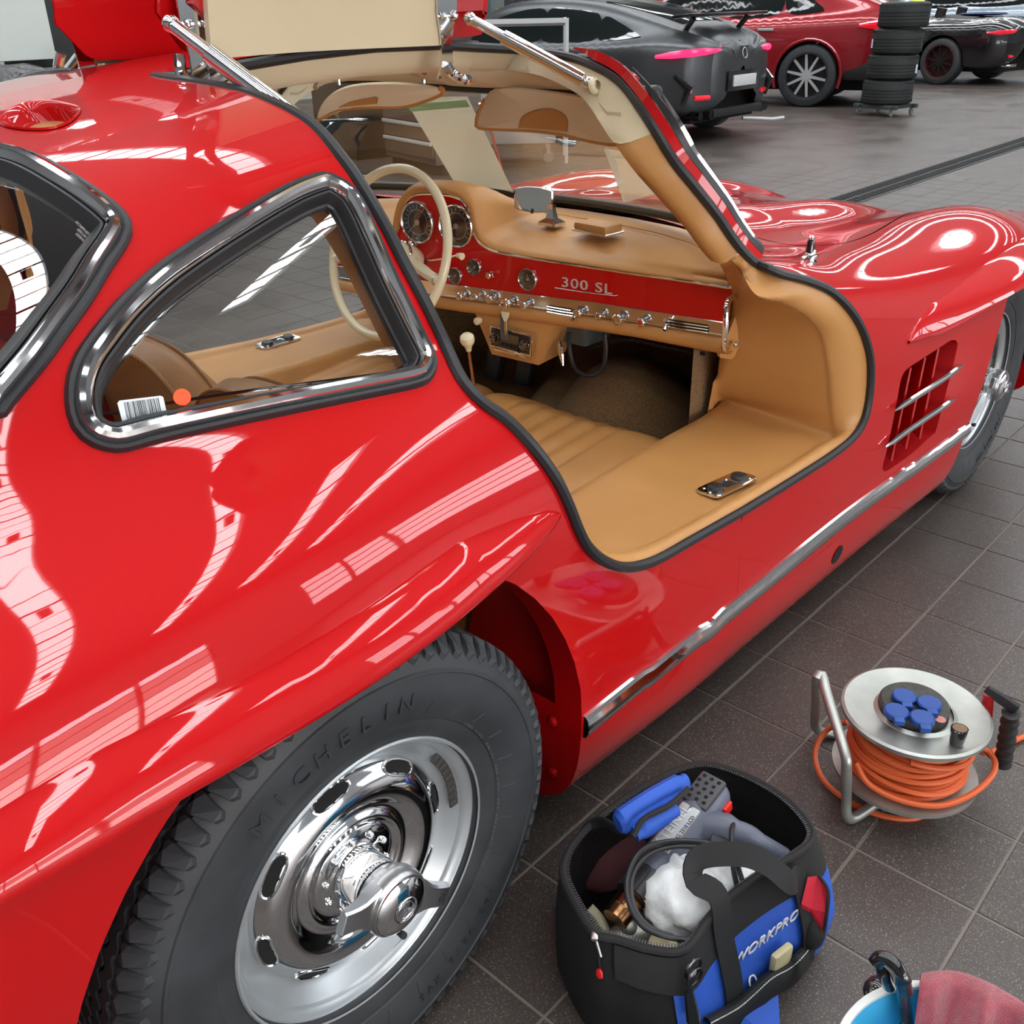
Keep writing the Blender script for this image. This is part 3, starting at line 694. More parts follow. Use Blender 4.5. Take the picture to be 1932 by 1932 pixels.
# --- rocker trim strip, fuel access hole, sill end with screws
for sd in (1,-1):
    xs = np.linspace(.446,2.005,60); zc = np.interp(xs,[.46,.8,1.2,1.7,2.01],[.322,.312,.312,.318,.345]); P = []
    for x,z in zip(xs,zc): P.append(e3(x,z))
    P = np.array(P); b = MB(); N3 = np.array([SF.nr(*map(np.atleast_1d,SF.at_z(x,z)))[0] for x,z in zip(xs,zc)])
    b.sweep(P, [(-.001,-.022),(.006,-.021),(.010,-.016),(.012,-.006),(.0135,.0),(.012,.008),(.009,.016),(.006,.021),(-.001,.022)], N3, pclosed=True)
    if sd < 0: FLIP(b)
    b.build('rocker_trim', CHROME, CAR, angle=25)
    b = MB(); q = e3(1.405,.215,.0015); T = unit(e3(1.45,.215)-e3(1.36,.215)); Nq = SF.nr(*map(np.atleast_1d,SF.at_z(1.405,.215)))[0]; U = np.cross(Nq,T)
    b.V += [tuple(q+T*.024*math.cos(a)+U*.024*math.sin(a)) for a in np.linspace(0,2*math.pi,20,endpoint=False)]; b.F.append(tuple(range(20))); b.MI.append(0)
    if sd < 0: FLIP(b)
    b.build('jacking_hole', DARK, CAR, smooth=False)
    b = MB(); vs = np.linspace(0, SR.at_z(.443,.338)[1], 12); P = SR.ev(np.full(12,.4435),vs); 
    b.grid([P, P*[1,0,1]+[.0,-.66,0]])
    if sd < 0: FLIP(b)
    b.build('sill_end_panel', PAINT, CAR, smooth=False)
    for y,z in ((-.74,.30),(-.74,.19),(-.70,.155)):
        b = MB(); b.lathe([(0,.006),(.006,.005),(.010,.001),(.010,-.003)],(.4425,sd*y,z),(-1,0,0),12); b.build('sill_screw', PAINT, CAR)
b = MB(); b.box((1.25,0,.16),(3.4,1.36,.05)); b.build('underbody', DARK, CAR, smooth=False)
# --- door opening seals
PX_PIL = [(1430,497,.672),(1404,472,.655),(1378,438,.640),(1353,400,.622),(1312,348,.600),(1274,300,.578),(1243,248,.548),(1216,205,.515),(1189,167,.475),(1162,140,.43),(1121,118,.36),(1080,104,.28),(1020,94,.19),(975,87,.14)]
pil3 = np.array([onY(u,v,-w_) for u,v,w_ in PX_PIL])
print('pillar', np.round(pil3,3).tolist())
sp3 = np.array([[x,-.125,SR.ev(*map(np.atleast_1d,SR.at_w(x,.125)))[0][2]-.004] for x in (.95,.85,.7,.55,.4,.31)])
SEALP = np.vstack([curve3(SR,sealR)[:-1], curve3(SF,sealF)[:-2], spline(pil3,4), sp3])
SEALC = resample(SEALP, .012, True)
def both(fn, name, m_, parent=None, **k):
    out = []
    for sd in (1,-1):
        b = fn()
        if sd < 0: FLIP(b)
        out.append(b.build(name, m_, parent or CAR, **k))
    return out
cen = np.array([.8,-.45,.9])
def inward(P):
    T,_,_ = frames(P,True); d = cen-P; d[:,1] = 0; d -= (d*T).sum(1)[:,None]*T; return d/np.linalg.norm(d,axis=1)[:,None]
IN = inward(SEALC)
both(lambda: MB().tube(SEALC+IN*.006+[0,-.003,0], .0088, 8, closed=True), 'door_seal', RUBBER)
# ------------------------------------------------------------------ wheels
def arcpos(C, r, a, h, s):
    """point on the wheel: angle a from +x towards +z, h outward"""
    return np.array([C[0]+r*math.cos(a), C[1]-s*h, C[2]+r*math.sin(a)])
def wheel(cx, yc, s, ears, full=True):
    """s=+1: right side of the car (outward = -y)"""
    C = (cx, -s*yc, .345); ax = (0,-s,0); W = empty('wheel', C, parent=CAR)
    L = lambda prof, name, m_, n=72, angle=35: (lambda b: b.build(name, m_, W, angle=angle))(MB().lathe(prof, C, ax, n, up=(1,0,0)))
    half = [(.199,.058),(.203,.064),(.212,.0665),(.222,.071),(.232,.0715),(.2335,.0735),(.250,.079),(.268,.083),(.285,.0845),(.300,.0835),(.3015,.0850),(.3055,.0845),(.307,.082),(.320,.0775),(.332,.069),(.339,.0600),(.3385,.054),(.339,.046)]
    prof = half+[(.339,-.046)]+[(r,-h) for r,h in half[::-1]]
    L(prof,'tyre',TYRE,96,28)
    # tread: scalloped shoulder lugs and zigzag ribs
    t = MB(); NL = 76
    for k in range(NL):
        a0 = 2*math.pi*k/NL; da = 2*math.pi/NL
        for sg in (1,-1):
            off = 0 if sg > 0 else da/2
            pts = []
            for (aa,r,h) in ((.06,.3400,.052),(.06,.3395,.0595),(.14,.3335,.0695),(.22,.3235,.0772),(.5,.3195,.0797),(.78,.3235,.0772),(.86,.3335,.0695),(.94,.3395,.0595),(.94,.3400,.052),(.7,.3400,.048),(.5,.3400,.052),(.3,.3400,.048)):
                pts.append((a0+off+da*aa, r, h))
            lo = [arcpos(C,r-.003,a,sg*h,s) for a,r,h in pts]; hi = [arcpos(C,r+.0052,a,sg*(h+.0012),s) for a,r,h in pts]
            n = len(pts); t.add(lo+hi, [tuple(range(n,2*n))]+[(i,(i+1)%n,(i+1)%n+n,i+n) for i in range(n)])
    for h0 in (-.034,-.012,.012,.034):
        rows = []
        NZ = 76*4
        zz = [arcpos(C,.3375,0,0,s)]
        P1 = []; P2 = []; P3 = []; P4 = []
        for k in range(NZ):
            a = 2*math.pi*k/NZ; o = .0035*(1 if (k//2)%2 else -1)
            P1.append(arcpos(C,.337,a,h0-.008+o,s)); P2.append(arcpos(C,.345,a,h0-.008+o,s)); P3.append(arcpos(C,.345,a,h0+.008+o,s)); P4.append(arcpos(C,.337,a,h0+.008+o,s))
        t.grid([P1,P2,P3,P4], closed=True)
    t.build('tread', TYRE, W, smooth=False, weld=False)
    # sidewall lettering
    if full:
        def letters(txt, r, amid, sz, m_, dep, gap=1.0):
            mb = MB(); n = len(txt); da = sz*gap/r
            for i,ch in enumerate(txt):
                if ch == ' ': continue
                a = amid+s*-(i-(n-1)/2)*da if True else 0
                hh = np.interp(r,[.222,.232,.25,.268,.285,.30],[.071,.0715,.079,.083,.0845,.0835])
                o = arcpos(C,r,a,hh+.0012,s); out = np.array([math.cos(a),0,math.sin(a)]); tan = np.array([math.sin(a),0,-math.cos(a)])*s
                to = text('t', ch, sz, o, tan, out, m_, depth=dep); me = to.data
                mb.add([v.co[:] for v in me.vertices],[tuple(p.vertices) for p in me.polygons]); bpy.data.objects.remove(to)
            return mb
        LM = mat('tyre_lettering',(.034,.036,.04,1),.45); LG = mat('tyre_fine_print',(.10,.105,.11,1),.5)
        letters('MICHELIN', .268, math.radians(99), .034, LM, .0012, .95).build('sidewall_lettering', LM, W, smooth=False)['kind'] = 'stuff'
        letters('185 VR15 XVS', .270, math.radians(-60), .018, LM, .001, .9).build('sidewall_lettering', LM, W, smooth=False)['kind'] = 'stuff'
        letters('TUBE TYPE  RADIAL  MAX LOAD  MAX PRESSURE COLD', .236, math.radians(5), .008, LG, .0006, .85).build('sidewall_fine_print', LG, W, smooth=False)['kind'] = 'stuff'
        for k in range(14):
            a = math.radians(65-k*13); p0 = arcpos(C,.242,a,.0765,s); p1 = arcpos(C,.262,a-.02,.0825,s); b = MB(); b.tube([p0,(p0+p1)/2+[0,-s*.0004,0],p1],.0007,4); b.build('moulding_mark', LM, W)
    # rim
    L([(.150,-.05),(.186,-.05),(.186,-.03),(.176,-.02),(.172,.0),(.178,.03),(.186,.046),(.1905,.052),(.197,.0545),(.2015,.0575),(.2045,.062),(.205,.066),(.203,.0685),(.200,.0675)],'rim',RIMM)
    L([(.186,.045),(.170,.030),(.160,.022),(.152,.020),(.143,.020)],'rim_well',RIMM)
    # chrome wheel disc
    L([(.1575,.0215),(.157,.0255),(.1545,.0285),(.151,.031),(.146,.0345),(.140,.0395),(.132,.0435),(.122,.0455),(.112,.0440),(.102,.0385),(.095,.032),(.090,.0305),(.0855,.0325),(.082,.0365),(.078,.0375),(.074,.0345),(.071,.0305),(.068,.0300),(.066,.0325),(.064,.0345),(.050,.0352),(.040,.037),(.038,.042)],'wheel_disc',CHROME,96,60)
    a_s = math.radians(98.5)
    for k in range(8):
        a = a_s+k*math.radians(45); b = MB(); ring_ = []; pl = []
        for q in range(24):
            th = 2*math.pi*q/24; e = (abs(math.cos(th))**.6*np.sign(math.cos(th))*.0285, math.sin(th)*.0095)
            aa = a+e[0]/.147; rr = .147+e[1]; hh = .0345 + (.147-rr)*.55
            ring_.append(arcpos(C,rr,aa,hh+.0005,s)); pl.append(arcpos(C,rr,aa,hh+.0012,s))
        b.tube(ring_, .0022, 6, closed=True); b.build('slot_rim', CHROME, W)
        b = MB(); b.V += [tuple(p_) for p_ in pl]; b.F.append(tuple(range(24))); b.MI.append(0); b.build('vent_slot', DARK, W, smooth=False)
    for k in range(10):
        a = math.radians(20+36*k); b = MB(); b.lathe([(0,.0425),(.0025,.042),(.0045,.040),(.0052,.037),(.0052,.034)], arcpos((C[0],C[1],C[2]),.0515,a,0,s), ax, 12); b.build('rivet', CHROME, W)
    # hub and knock-off spinner
    L([(.040,.034),(.038,.040),(.0385,.052),(.037,.056),(.0375,.070),(.036,.078),(.037,.080)],'hub',CHROME,48)
    K = empty('knock_off_nut', arcpos(C,0,0,.09,s), parent=W) if False else W
    L([(.034,.078),(.040,.086),(.0455,.098),(.0465,.110),(.0455,.119),(.043,.1225),(.041,.121)],'spinner_ring',ALU,48)
    for ea in ears:
        ca,sa = math.cos(ea),math.sin(ea); b = MB(); rows = []
        for r,wd,h0,h1 in ((.036,.030,.092,.118),(.050,.0235,.096,.1195),(.060,.0185,.100,.1205),(.072,.0165,.104,.1215),(.084,.0165,.107,.1225),(.094,.0165,.110,.1225),(.0955,.0155,.111,.1215)):
            row = []
            for (t_,h) in ((-1,h0+.003),(-1,h1-.003),(-.82,h1),(.82,h1),(1,h1-.003),(1,h0+.003),(.8,h0),(-.8,h0)):
                row.append((C[0]+r*ca-t_*wd*sa, C[1]-s*h, C[2]+r*sa+t_*wd*ca))
            rows.append(row+row[:1])
        b.grid(rows); b.add(rows[-1][:8],[tuple(range(8))]); b.build('spinner_ear', ALU, W, angle=30)
    L([(.041,.1205),(.040,.1245),(.036,.1275),(.028,.1305),(.018,.1325),(.008,.1335),(0,.1338)],'hub_cap',CHROME,48)
    # emblem: raised ring and three pointed star
    b = MB(); b.lathe([(.0165,.1327),(.0170,.1340),(.0180,.1342),(.0186,.1330)],C,ax,40); b.lathe([(.0118,.1331),(.0121,.1345),(.0128,.1345),(.0131,.1331)],C,ax,40)
    up = math.radians(100)
    V = [arcpos(C,0,0,.1375,s)]; 
    for k in range(6):
        a = up+k*math.pi/3; V.append(arcpos(C,.0122 if k%2 == 0 else .0026,a,.1345,s))
    b.add(V,[(0,1+k,1+(k+1)%6) for k in range(6)]); b.build('star_emblem', mat('emblem_silver',(.85,.86,.88,1),.2,1), W, angle=20)
    if full:
        ea = ears[0]; o = arcpos(C,.084,ea,.1228,s); text('spinner_lettering','RS',.013,o,(-math.sin(ea)*-1,0,-math.cos(ea)),(math.cos(ea),0,math.sin(ea)),BLACK,W,.0003)
        # balance weights and valve
        for k in range(9):
            a = math.radians(33-k*4.3); b = MB(); p0 = arcpos(C,.1755,a,.042,s); R_ = Matrix(((math.cos(a),0,-math.sin(a)),(0,1,0),(math.sin(a),0,math.cos(a)))); b.box(p0,(.015,.004,.0115),R_,.001); b.build('balance_weight', mat('lead_weight',(.16,.15,.14,1),.35,.7), W)
        a = math.radians(-72); b = MB(); p0 = arcpos(C,.176,a,.026,s); p1 = arcpos(C,.165,a,.052,s); b.tube([p0,(p0+p1)/2,p1],.0045,10); b.tube([p1,p1+(p1-p0)*.25],.0055,10); b.build('tyre_valve', BLACK, W)
    L([(.15,-.06),(.0,-.05)],'brake_drum',DARK,24)
    return W
cc_ = onY(757,1712,-.87); e1 = onY(845,1690,-.857); e2 = onY(657,1745,-.857)
EA = [math.atan2(e1[2]-.345,e1[0]-0), math.atan2(e2[2]-.345,e2[0]-0)]
print('ears', np.degrees(EA), cc_)
wheel(0, .735, 1, EA)
wheel(2.4, .688, 1, [math.radians(-20), math.radians(160)])
wheel(0, .735, -1, [0, math.pi], False)
wheel(2.4, .688, -1, [0, math.pi], False)
# ------------------------------------------------------------------ windscreen pillars, windscreen
LEATH2 = LEATHER
def offpath(P, d, k):  # offset a pillar path away from the opening by d, outward k
    T = np.gradient(P,axis=0); T /= np.linalg.norm(T,axis=1)[:,None]; c = P-[.85,-.45,.85]; c[:,1] = 0; c -= (c*T).sum(1)[:,None]*T; c /= np.linalg.norm(c,axis=1)[:,None]
    o = np.cross(T,c); o *= np.sign(-o[:,1:2]+1e-9); return P+c*d+o*k
PILL = resample(spline(pil3,6), .02)
def strip(P, w, t, d, k):
    b = MB(); Q = offpath(P,d,k); T = np.gradient(P,axis=0); c = offpath(P,d+1,k)-Q
    sc_ = np.minimum(1,np.linspace(len(Q)/6.,.15,len(Q))); b.sweep(Q, [(-w/2,-t),(-w/2,t*.3),(-w/4,t),(w/4,t),(w/2,t*.3),(w/2,-t)], c, scale=sc_); return b
nfl = int(np.argmin(abs(PILL[:,1]+.27)))+1
both(lambda: strip(PILL[:nfl],.016,.006,.012,-.001), 'pillar_flange', PAINT, angle=60)
npl = int(np.argmin(abs(PILL[:,1]+.50)))+1; print('glass corner', PILL[npl-1])
both(lambda: strip(PILL[:npl+3],.012,.007,.027,-.002), 'windscreen_gasket', RUBBER, angle=60)
both(lambda: strip(PILL[:npl],.009,.006,.037,-.004), 'windscreen_chrome_trim', CHROME, angle=60)
# glass between the pillars
def wrow(s_):
    """right edge point at s_ in 0..1 from the base to the top corner"""
    P = offpath(PILL[:npl],.034,-.012); return P[int(round(s_*(len(P)-1)))]
b = MB(); rows = []
for s_ in np.linspace(0,1,14):
    R0 = wrow(s_); L0 = R0*[1,-1,1]; bx = .30*(1-s_)+.13*s_; bz = (-.02)*(1-s_)+(-.022)*s_
    rows.append([R0+(L0-R0)*t+np.array([bx*(1-abs(2*t-1)**2.3), 0, bz*(1-(2*t-1)**2)]) for t in np.linspace(0,1,33)])
WSR = rows
b.grid(rows); b.build('windscreen_glass', GLASS, CAR, angle=None)
b = MB(); bot = np.array(rows[0]); top = np.array(rows[-1])
b.tube(bot+[-.004,0,.003], .013, 8, ry=.011); b.build('windscreen_base_rubber', mat('dark_olive_rubber',(.03,.027,.018,1),.5), CAR)
b = MB(); b.tube(top+[-.004,0,-.001], .010, 8); b.build('windscreen_top_rubber', RUBBER, CAR)
# ------------------------------------------------------------------ door opening trim
n0 = len(SEALC)
def near(p): return int(np.argmin(np.linalg.norm(SEALC-p,axis=1)))
iA = near(pil3[0]); iJ = near(onY(1243,250,-.548)); iT = near([.95,-.125,1.29]); iS0 = near([.5,-.79,.6]); iC = near([.3,-.15,1.28])
def rng(a,b): return [i%n0 for i in range(a, b if b >= a else b+n0)]
def rail(idx, w_, dy, lower=.02):
    def f():
        P = SEALC[idx]; I = IN[idx]; y = np.array([0,1,0]); b = MB()
        b.grid([P+I*.004+y*.001, P+I*.012+y*.004, P+I*(w_*.45)+y*dy*.25, P+I*(w_*.85)+y*dy*.62, P+I*w_+y*dy, P+I*(w_*.93)+y*(dy+.02), P+I*(w_*.3)+y*(dy+.04)]); return b
    return f
idx_tan = list(range(iA+4, iJ+1)); idx_cream = list(range(iJ, iT+3))
both(rail(idx_tan,.044,.032), 'pillar_trim', LEATHER, angle=60)
both(rail(idx_cream,.047,.03), 'roof_rail_trim', CREAM, angle=60)
idx_sp = [i%n0 for i in range(iT, iC+n0+1 if iC < iT else iC+1)]
def spine_side():
    P = SEALC[idx_sp]; y = np.array([0,1,0]); z = np.array([0,0,1]); b = MB()
    b.grid([P-z*.006+y*.001, P-z*.012+y*.006, P-z*.035+y*.012, P-z*.048+y*.02, P-z*.053+y*.035, P-z*.053+[0,.13,0]]); return b
both(spine_side, 'roof_spine_trim', CREAM, angle=60)
# outer row, seam row and inner row of the leather round the foot of the opening
_k = iA+4; ST = [(tuple(SEALC[_k]), tuple(SEALC[_k]+IN[_k]*.030+[0,.015,0]), tuple(SEALC[_k]+IN[_k]*.044+[0,.032,0])), ((1.12,-.665,.932),tuple(onY(1393,505,-.645)),tuple(onY(1363,505,-.60))),
 ((1.205,-.722,.886),onY(1425,556,-.70),tuple(onY(1376,540,-.555))), ((1.29,-.745,.847),onY(1475,572,-.715),(1.252,-.54,.77)), ((1.36,-.771,.788),onY(1520,597,-.73),(1.262,-.53,.73)),
 ((1.407,-.787,.72),onY(1550,635,-.74),(1.27,-.525,.68)), ((1.433,-.794,.651),onY(1563,700,-.745),(1.285,-.515,.62)), ((1.436,-.798,.567),onY(1568,770,-.748),(1.32,-.50,.565)),
 ((1.40,-.799,.523),onY(1572,825,-.757),(1.36,-.49,.532)), ((1.31,-.797,.507),(1.30,-.757,.513),(1.25,-.503,.530)), ((1.13,-.794,.506),(1.13,-.755,.514),(1.13,-.505,.531)),
 ((.95,-.793,.513),(.95,-.755,.520),(.95,-.51,.532)), ((.75,-.792,.527),(.76,-.753,.531),(.77,-.52,.533)), ((.637,-.792,.536),(.65,-.75,.541),(.66,-.53,.536)), ((.561,-.791,.557),(.575,-.74,.560),(.56,-.53,.545)),
 ((.503,-.79,.593),(.520,-.745,.590),(.50,-.55,.57)), ((.46,-.789,.636),(.476,-.745,.634),(.455,-.62,.62)), ((.417,-.783,.726),(.430,-.745,.722),(.418,-.69,.715)), ((.374,-.757,.819),(.385,-.725,.812),(.372,-.69,.80)),
 ((.33,-.711,.887),(.342,-.68,.877),(.330,-.65,.865)), ((.33,-.635,.958),(.338,-.61,.948),(.325,-.585,.935)), ((.303,-.567,1.107),(.309,-.54,1.095),(.298,-.515,1.08)), ((.291,-.422,1.237),(.297,-.40,1.222),(.288,-.38,1.205)), ((.275,-.2,1.272),(.28,-.2,1.255),(.27,-.2,1.24))]
def sill_trim():
    A = spline([s_[0] for s_ in ST],6); Bm = spline([s_[1] for s_ in ST],6); C_ = spline([s_[2] for s_ in ST],6)
    A = np.array([SEALC[near(a)] + IN[near(a)]*.010 for a in A]); 
    rows = [A+[0,.002,0]]
    for t in (.3,.6,.85): 
        m_ = A*(1-t)+Bm*t; rows.append(m_+IN[[near(a) for a in A]]*.012*math.sin(math.pi*t))
    rows.append(Bm+[0,.0,0]); rows.append(Bm*.985+C_*.015+[.002,0,-.002]); rows.append(Bm*.95+C_*.05)
    for t in (.2,.4,.6,.8,.92,1): rows.append(Bm*(1-t)+C_*t)
    lw_ = (C_[:,2] < .62)[:,None]; rows.append(C_+np.where(lw_,1,0)*[.0,.012,-.012]+np.where(lw_,0,1)*[.004,.004,-.001]); lowr = C_[:,2] < .62; rows.append(np.where(lowr[:,None], C_*[1,0,0]+np.c_[np.zeros(len(C_)),np.full(len(C_),-.478),np.minimum(C_[:,2]-.05,.4)], C_+np.where(C_[:,:1] > .9,.025,-.01)*np.array([[1,0,0]])+[0,.015,-.004])); rows.append(np.where(lowr[:,None], C_*[1,0,0]+[.0,-.478,.17], C_+np.where(C_[:,:1] > .9,.05,-.015)*np.array([[1,0,0]])+[0,.03,-.006]))
    b = MB(); b.grid(rows); return b
both(sill_trim, 'sill_trim', LEATHER, angle=70)
# stitched seam
def seam():
    Bm = spline([s_[1] for s_ in ST[1:8]],14); b = MB(); Q = resample(Bm,.0055)
    for k in range(0,len(Q)-1): b.tube([Q[k]+[-.003,-.002,.0015],Q[k]*.3+Q[k+1]*.7+[-.003,-.002,.0015]],.0007,4)
    return b
for o in both(seam,'stitching',mat('tan_thread',srgb(150,100,55),.7)): o['kind'] = 'stuff'
# latch plate in the sill
def latch(sd):
    Lp = empty('latch_plate', (.99,-.72*sd,.52), parent=CAR); o = np.array([.99,-.722,.5265]); u = unit([1,-.10,-.03]); n = unit([.03,.06,1]); v = np.cross(n,u)
    def go(b,name,m_,**k):
        if sd < 0: FLIP(b)
        return b.build(name,m_,Lp,**k)
    P = rrect(.135,.054,.012); b = MB(); hole = rrect(.036,.028,.004,4); k = len(P)
    rows = [[o+u*a+v*b_-n*.002 for a,b_ in P],[o+u*a+v*b_+n*.002 for a,b_ in P],[o+u*a*.975+v*b_*.95+n*.0035 for a,b_ in P],[o+u*a*1.15+v*b_*1.2+n*.0035 for a,b_ in hole],[o+u*a+v*b_+n*.003 for a,b_ in hole],[o+u*a*.95+v*b_*.95-n*.0005 for a,b_ in hole]]
    b.grid(rows,closed=True); go(b,'striker_frame',CHROME,angle=30)
    b = MB(); b.V += [tuple(o+u*a*.98+v*b_*.98+n*.0004) for a,b_ in hole]; b.F.append(tuple(range(len(hole)))); b.MI.append(0); go(b,'striker_recess',BLACK,smooth=False)
    for a in (-.038,.038): b = MB(); b.lathe([(.0155,.002),(.0165,.006),(.014,.010),(.008,.012),(0,.0125)],o+u*a,n,20); go(b,'rubber_buffer',RUBBER)
    for a,c_ in ((-.060,-.004),(.060,.004),(-.052,.018),(.05,-.02)): b = MB(); b.lathe([(0,.0055),(.003,.005),(.0042,.003)],o+u*a*.97+v*c_*.9,n,10); go(b,'screw',CHROME)
latch(1); latch(-1)
# grab handles on leather plates
def grab(sd):
    G = empty('grab_handle', (1.25,-.55*sd,.75), parent=CAR); A = onY(1375,672,-.53)*0+np.array([0,0,0])
    c4 = [onY(1384,543,-.565),onY(1407,548,-.572),onY(1400,672,-.565),onY(1374,668,-.55)]
    def go(b,name,m_,**k):
        if sd < 0: FLIP(b)
        return b.build(name,m_,G,**k)
    b = MB(); n = unit(np.cross(c4[1]-c4[0],c4[3]-c4[0])); n = n*np.sign(-n[1]); o = sum(c4)/4; u = unit(c4[1]-c4[0]); v = np.cross(n,u); W_ = np.linalg.norm(c4[1]-c4[0]); H_ = np.linalg.norm(c4[3]-c4[0])
    b.prism(rrect(W_*1.25,H_,.010),o,u,v,.008); go(b,'handle_plate',LEATHER)
    p = [onY(1392,560,-.575),onY(1380,562,-.60),onY(1372,575,-.605),onY(1369,615,-.61),onY(1366,655,-.605),onY(1372,664,-.595),onY(1380,662,-.56)]
    b = MB(); b.tube(resample(spline(p,6),.006),.0058,10); go(b,'chrome_bar',CHROME)
    for q in ((1395,573),(1388,650)): b = MB(); b.lathe([(0,.006),(.004,.0055),(.0068,.003),(.0072,0)],onY(*q,-.576),n,14); go(b,'screw',CHROME)
grab(1); grab(-1)
# ------------------------------------------------------------------ inner linings
def shrink(loop, d): return inset(SR, resample(orient(SR,loop),.02,True), d)
lin = np.vstack([[SR.at_z(-.78,.74)], [SR.at_z(-.3,.76)], [SR.at_z(.1,.77)], [SR.at_z(.31,.77)], sealR[::-1][30:-2]*[1,1]+[-.012,0], [SR.at_w(.24,.125)], [(.24,SR.v1)], [(-.13,SR.v1)], gl2[1:-1], [(-.64,SR.v1)], [(-.78,SR.v1)]])
V,F,N = region(SR, lin, [shrink(qw,.030)], off=-.022, step=.04); meshobj('cabin_side_lining', V, F[:,::-1], LEATHERD, CAR, normals=-N)
b = MB()
for sd in (1,-1):
    P = curve3(SR,resample(orient(SR,inset(SR,qwo,.040)),.02,True),-.014); Q = curve3(SR,resample(orient(SR,inset(SR,qwo,.038)),.02,True),-.021)
b = MB(); b.grid([P,Q],closed=True); FLIPV = b.V[:]; b.build('window_reveal', RUBBER, CAR)
b = MB(); b.grid([P*[1,-1,1],Q*[1,-1,1]],closed=True); b.build('window_reveal', RUBBER, CAR)
both(lambda: (lambda b: b.grid([np.array([[x,-y,z] for y in np.linspace(0,.60,12)]) for x,z in ((-.72,.84),(-.5,.80),(-.25,.745),(.05,.70),(.16,.69),(.20,.66),(.24,.55),(.26,.35),(.27,.18))]))(MB()), 'parcel_shelf', LEATHERD, angle=50)
# floor, tunnel, firewall, front wheel housings
b = MB(); b.box((.75,0,.185),(1.2,1.0,.02)); b.build('cabin_floor_carpet', CARPET, CAR, smooth=False)
b = MB(); rows = []
for x,w_,h in ((.25,.10,.40),(.6,.09,.36),(.9,.09,.34),(1.15,.10,.36),(1.3,.13,.42),(1.5,.2,.5),(1.62,.26,.58)):
    rows.append([(x,w_*math.cos(a),.19+(h-.19)*math.sin(a)**.7) for a in np.linspace(0.02,math.pi-.02,15)])
b.grid(rows); b.build('transmission_tunnel', CARPET, CAR, angle=60)
b = MB(); rows = []   # carpeted bulge in the passenger footwell and the sloping toe board
for x,z0 in ((1.28,.19),(1.42,.22),(1.56,.40),(1.66,.62),(1.68,.80)):
    rows.append([(x+.0*abs(y), y, z0+.17*math.exp(-((y+.16)/.16)**2)*math.exp(-((x-1.40)/.16)**2)) for y in np.linspace(-.56,.56,36)])
b.grid(rows); b.build('toe_board', CARPET, CAR, angle=60)
b = MB(); b.ball((1.40,-.20,.30),.20,24,(1.1,1.05,1.3)); b.build('footwell_bulge', CARPET, CAR)
both(lambda: (lambda b: b.grid([[(x,-.475,z) for z in np.linspace(.17,.80,8)] for x in np.linspace(1.24,1.68,6)]))(MB()), 'footwell_side', CARPET, angle=50)
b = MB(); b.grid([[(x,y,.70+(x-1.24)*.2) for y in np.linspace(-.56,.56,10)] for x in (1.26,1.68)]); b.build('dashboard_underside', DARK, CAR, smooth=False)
b = MB(); b.box((1.70,0,.52),(.02,1.3,.5)); b.build('bulkhead', DARK, CAR, smooth=False)
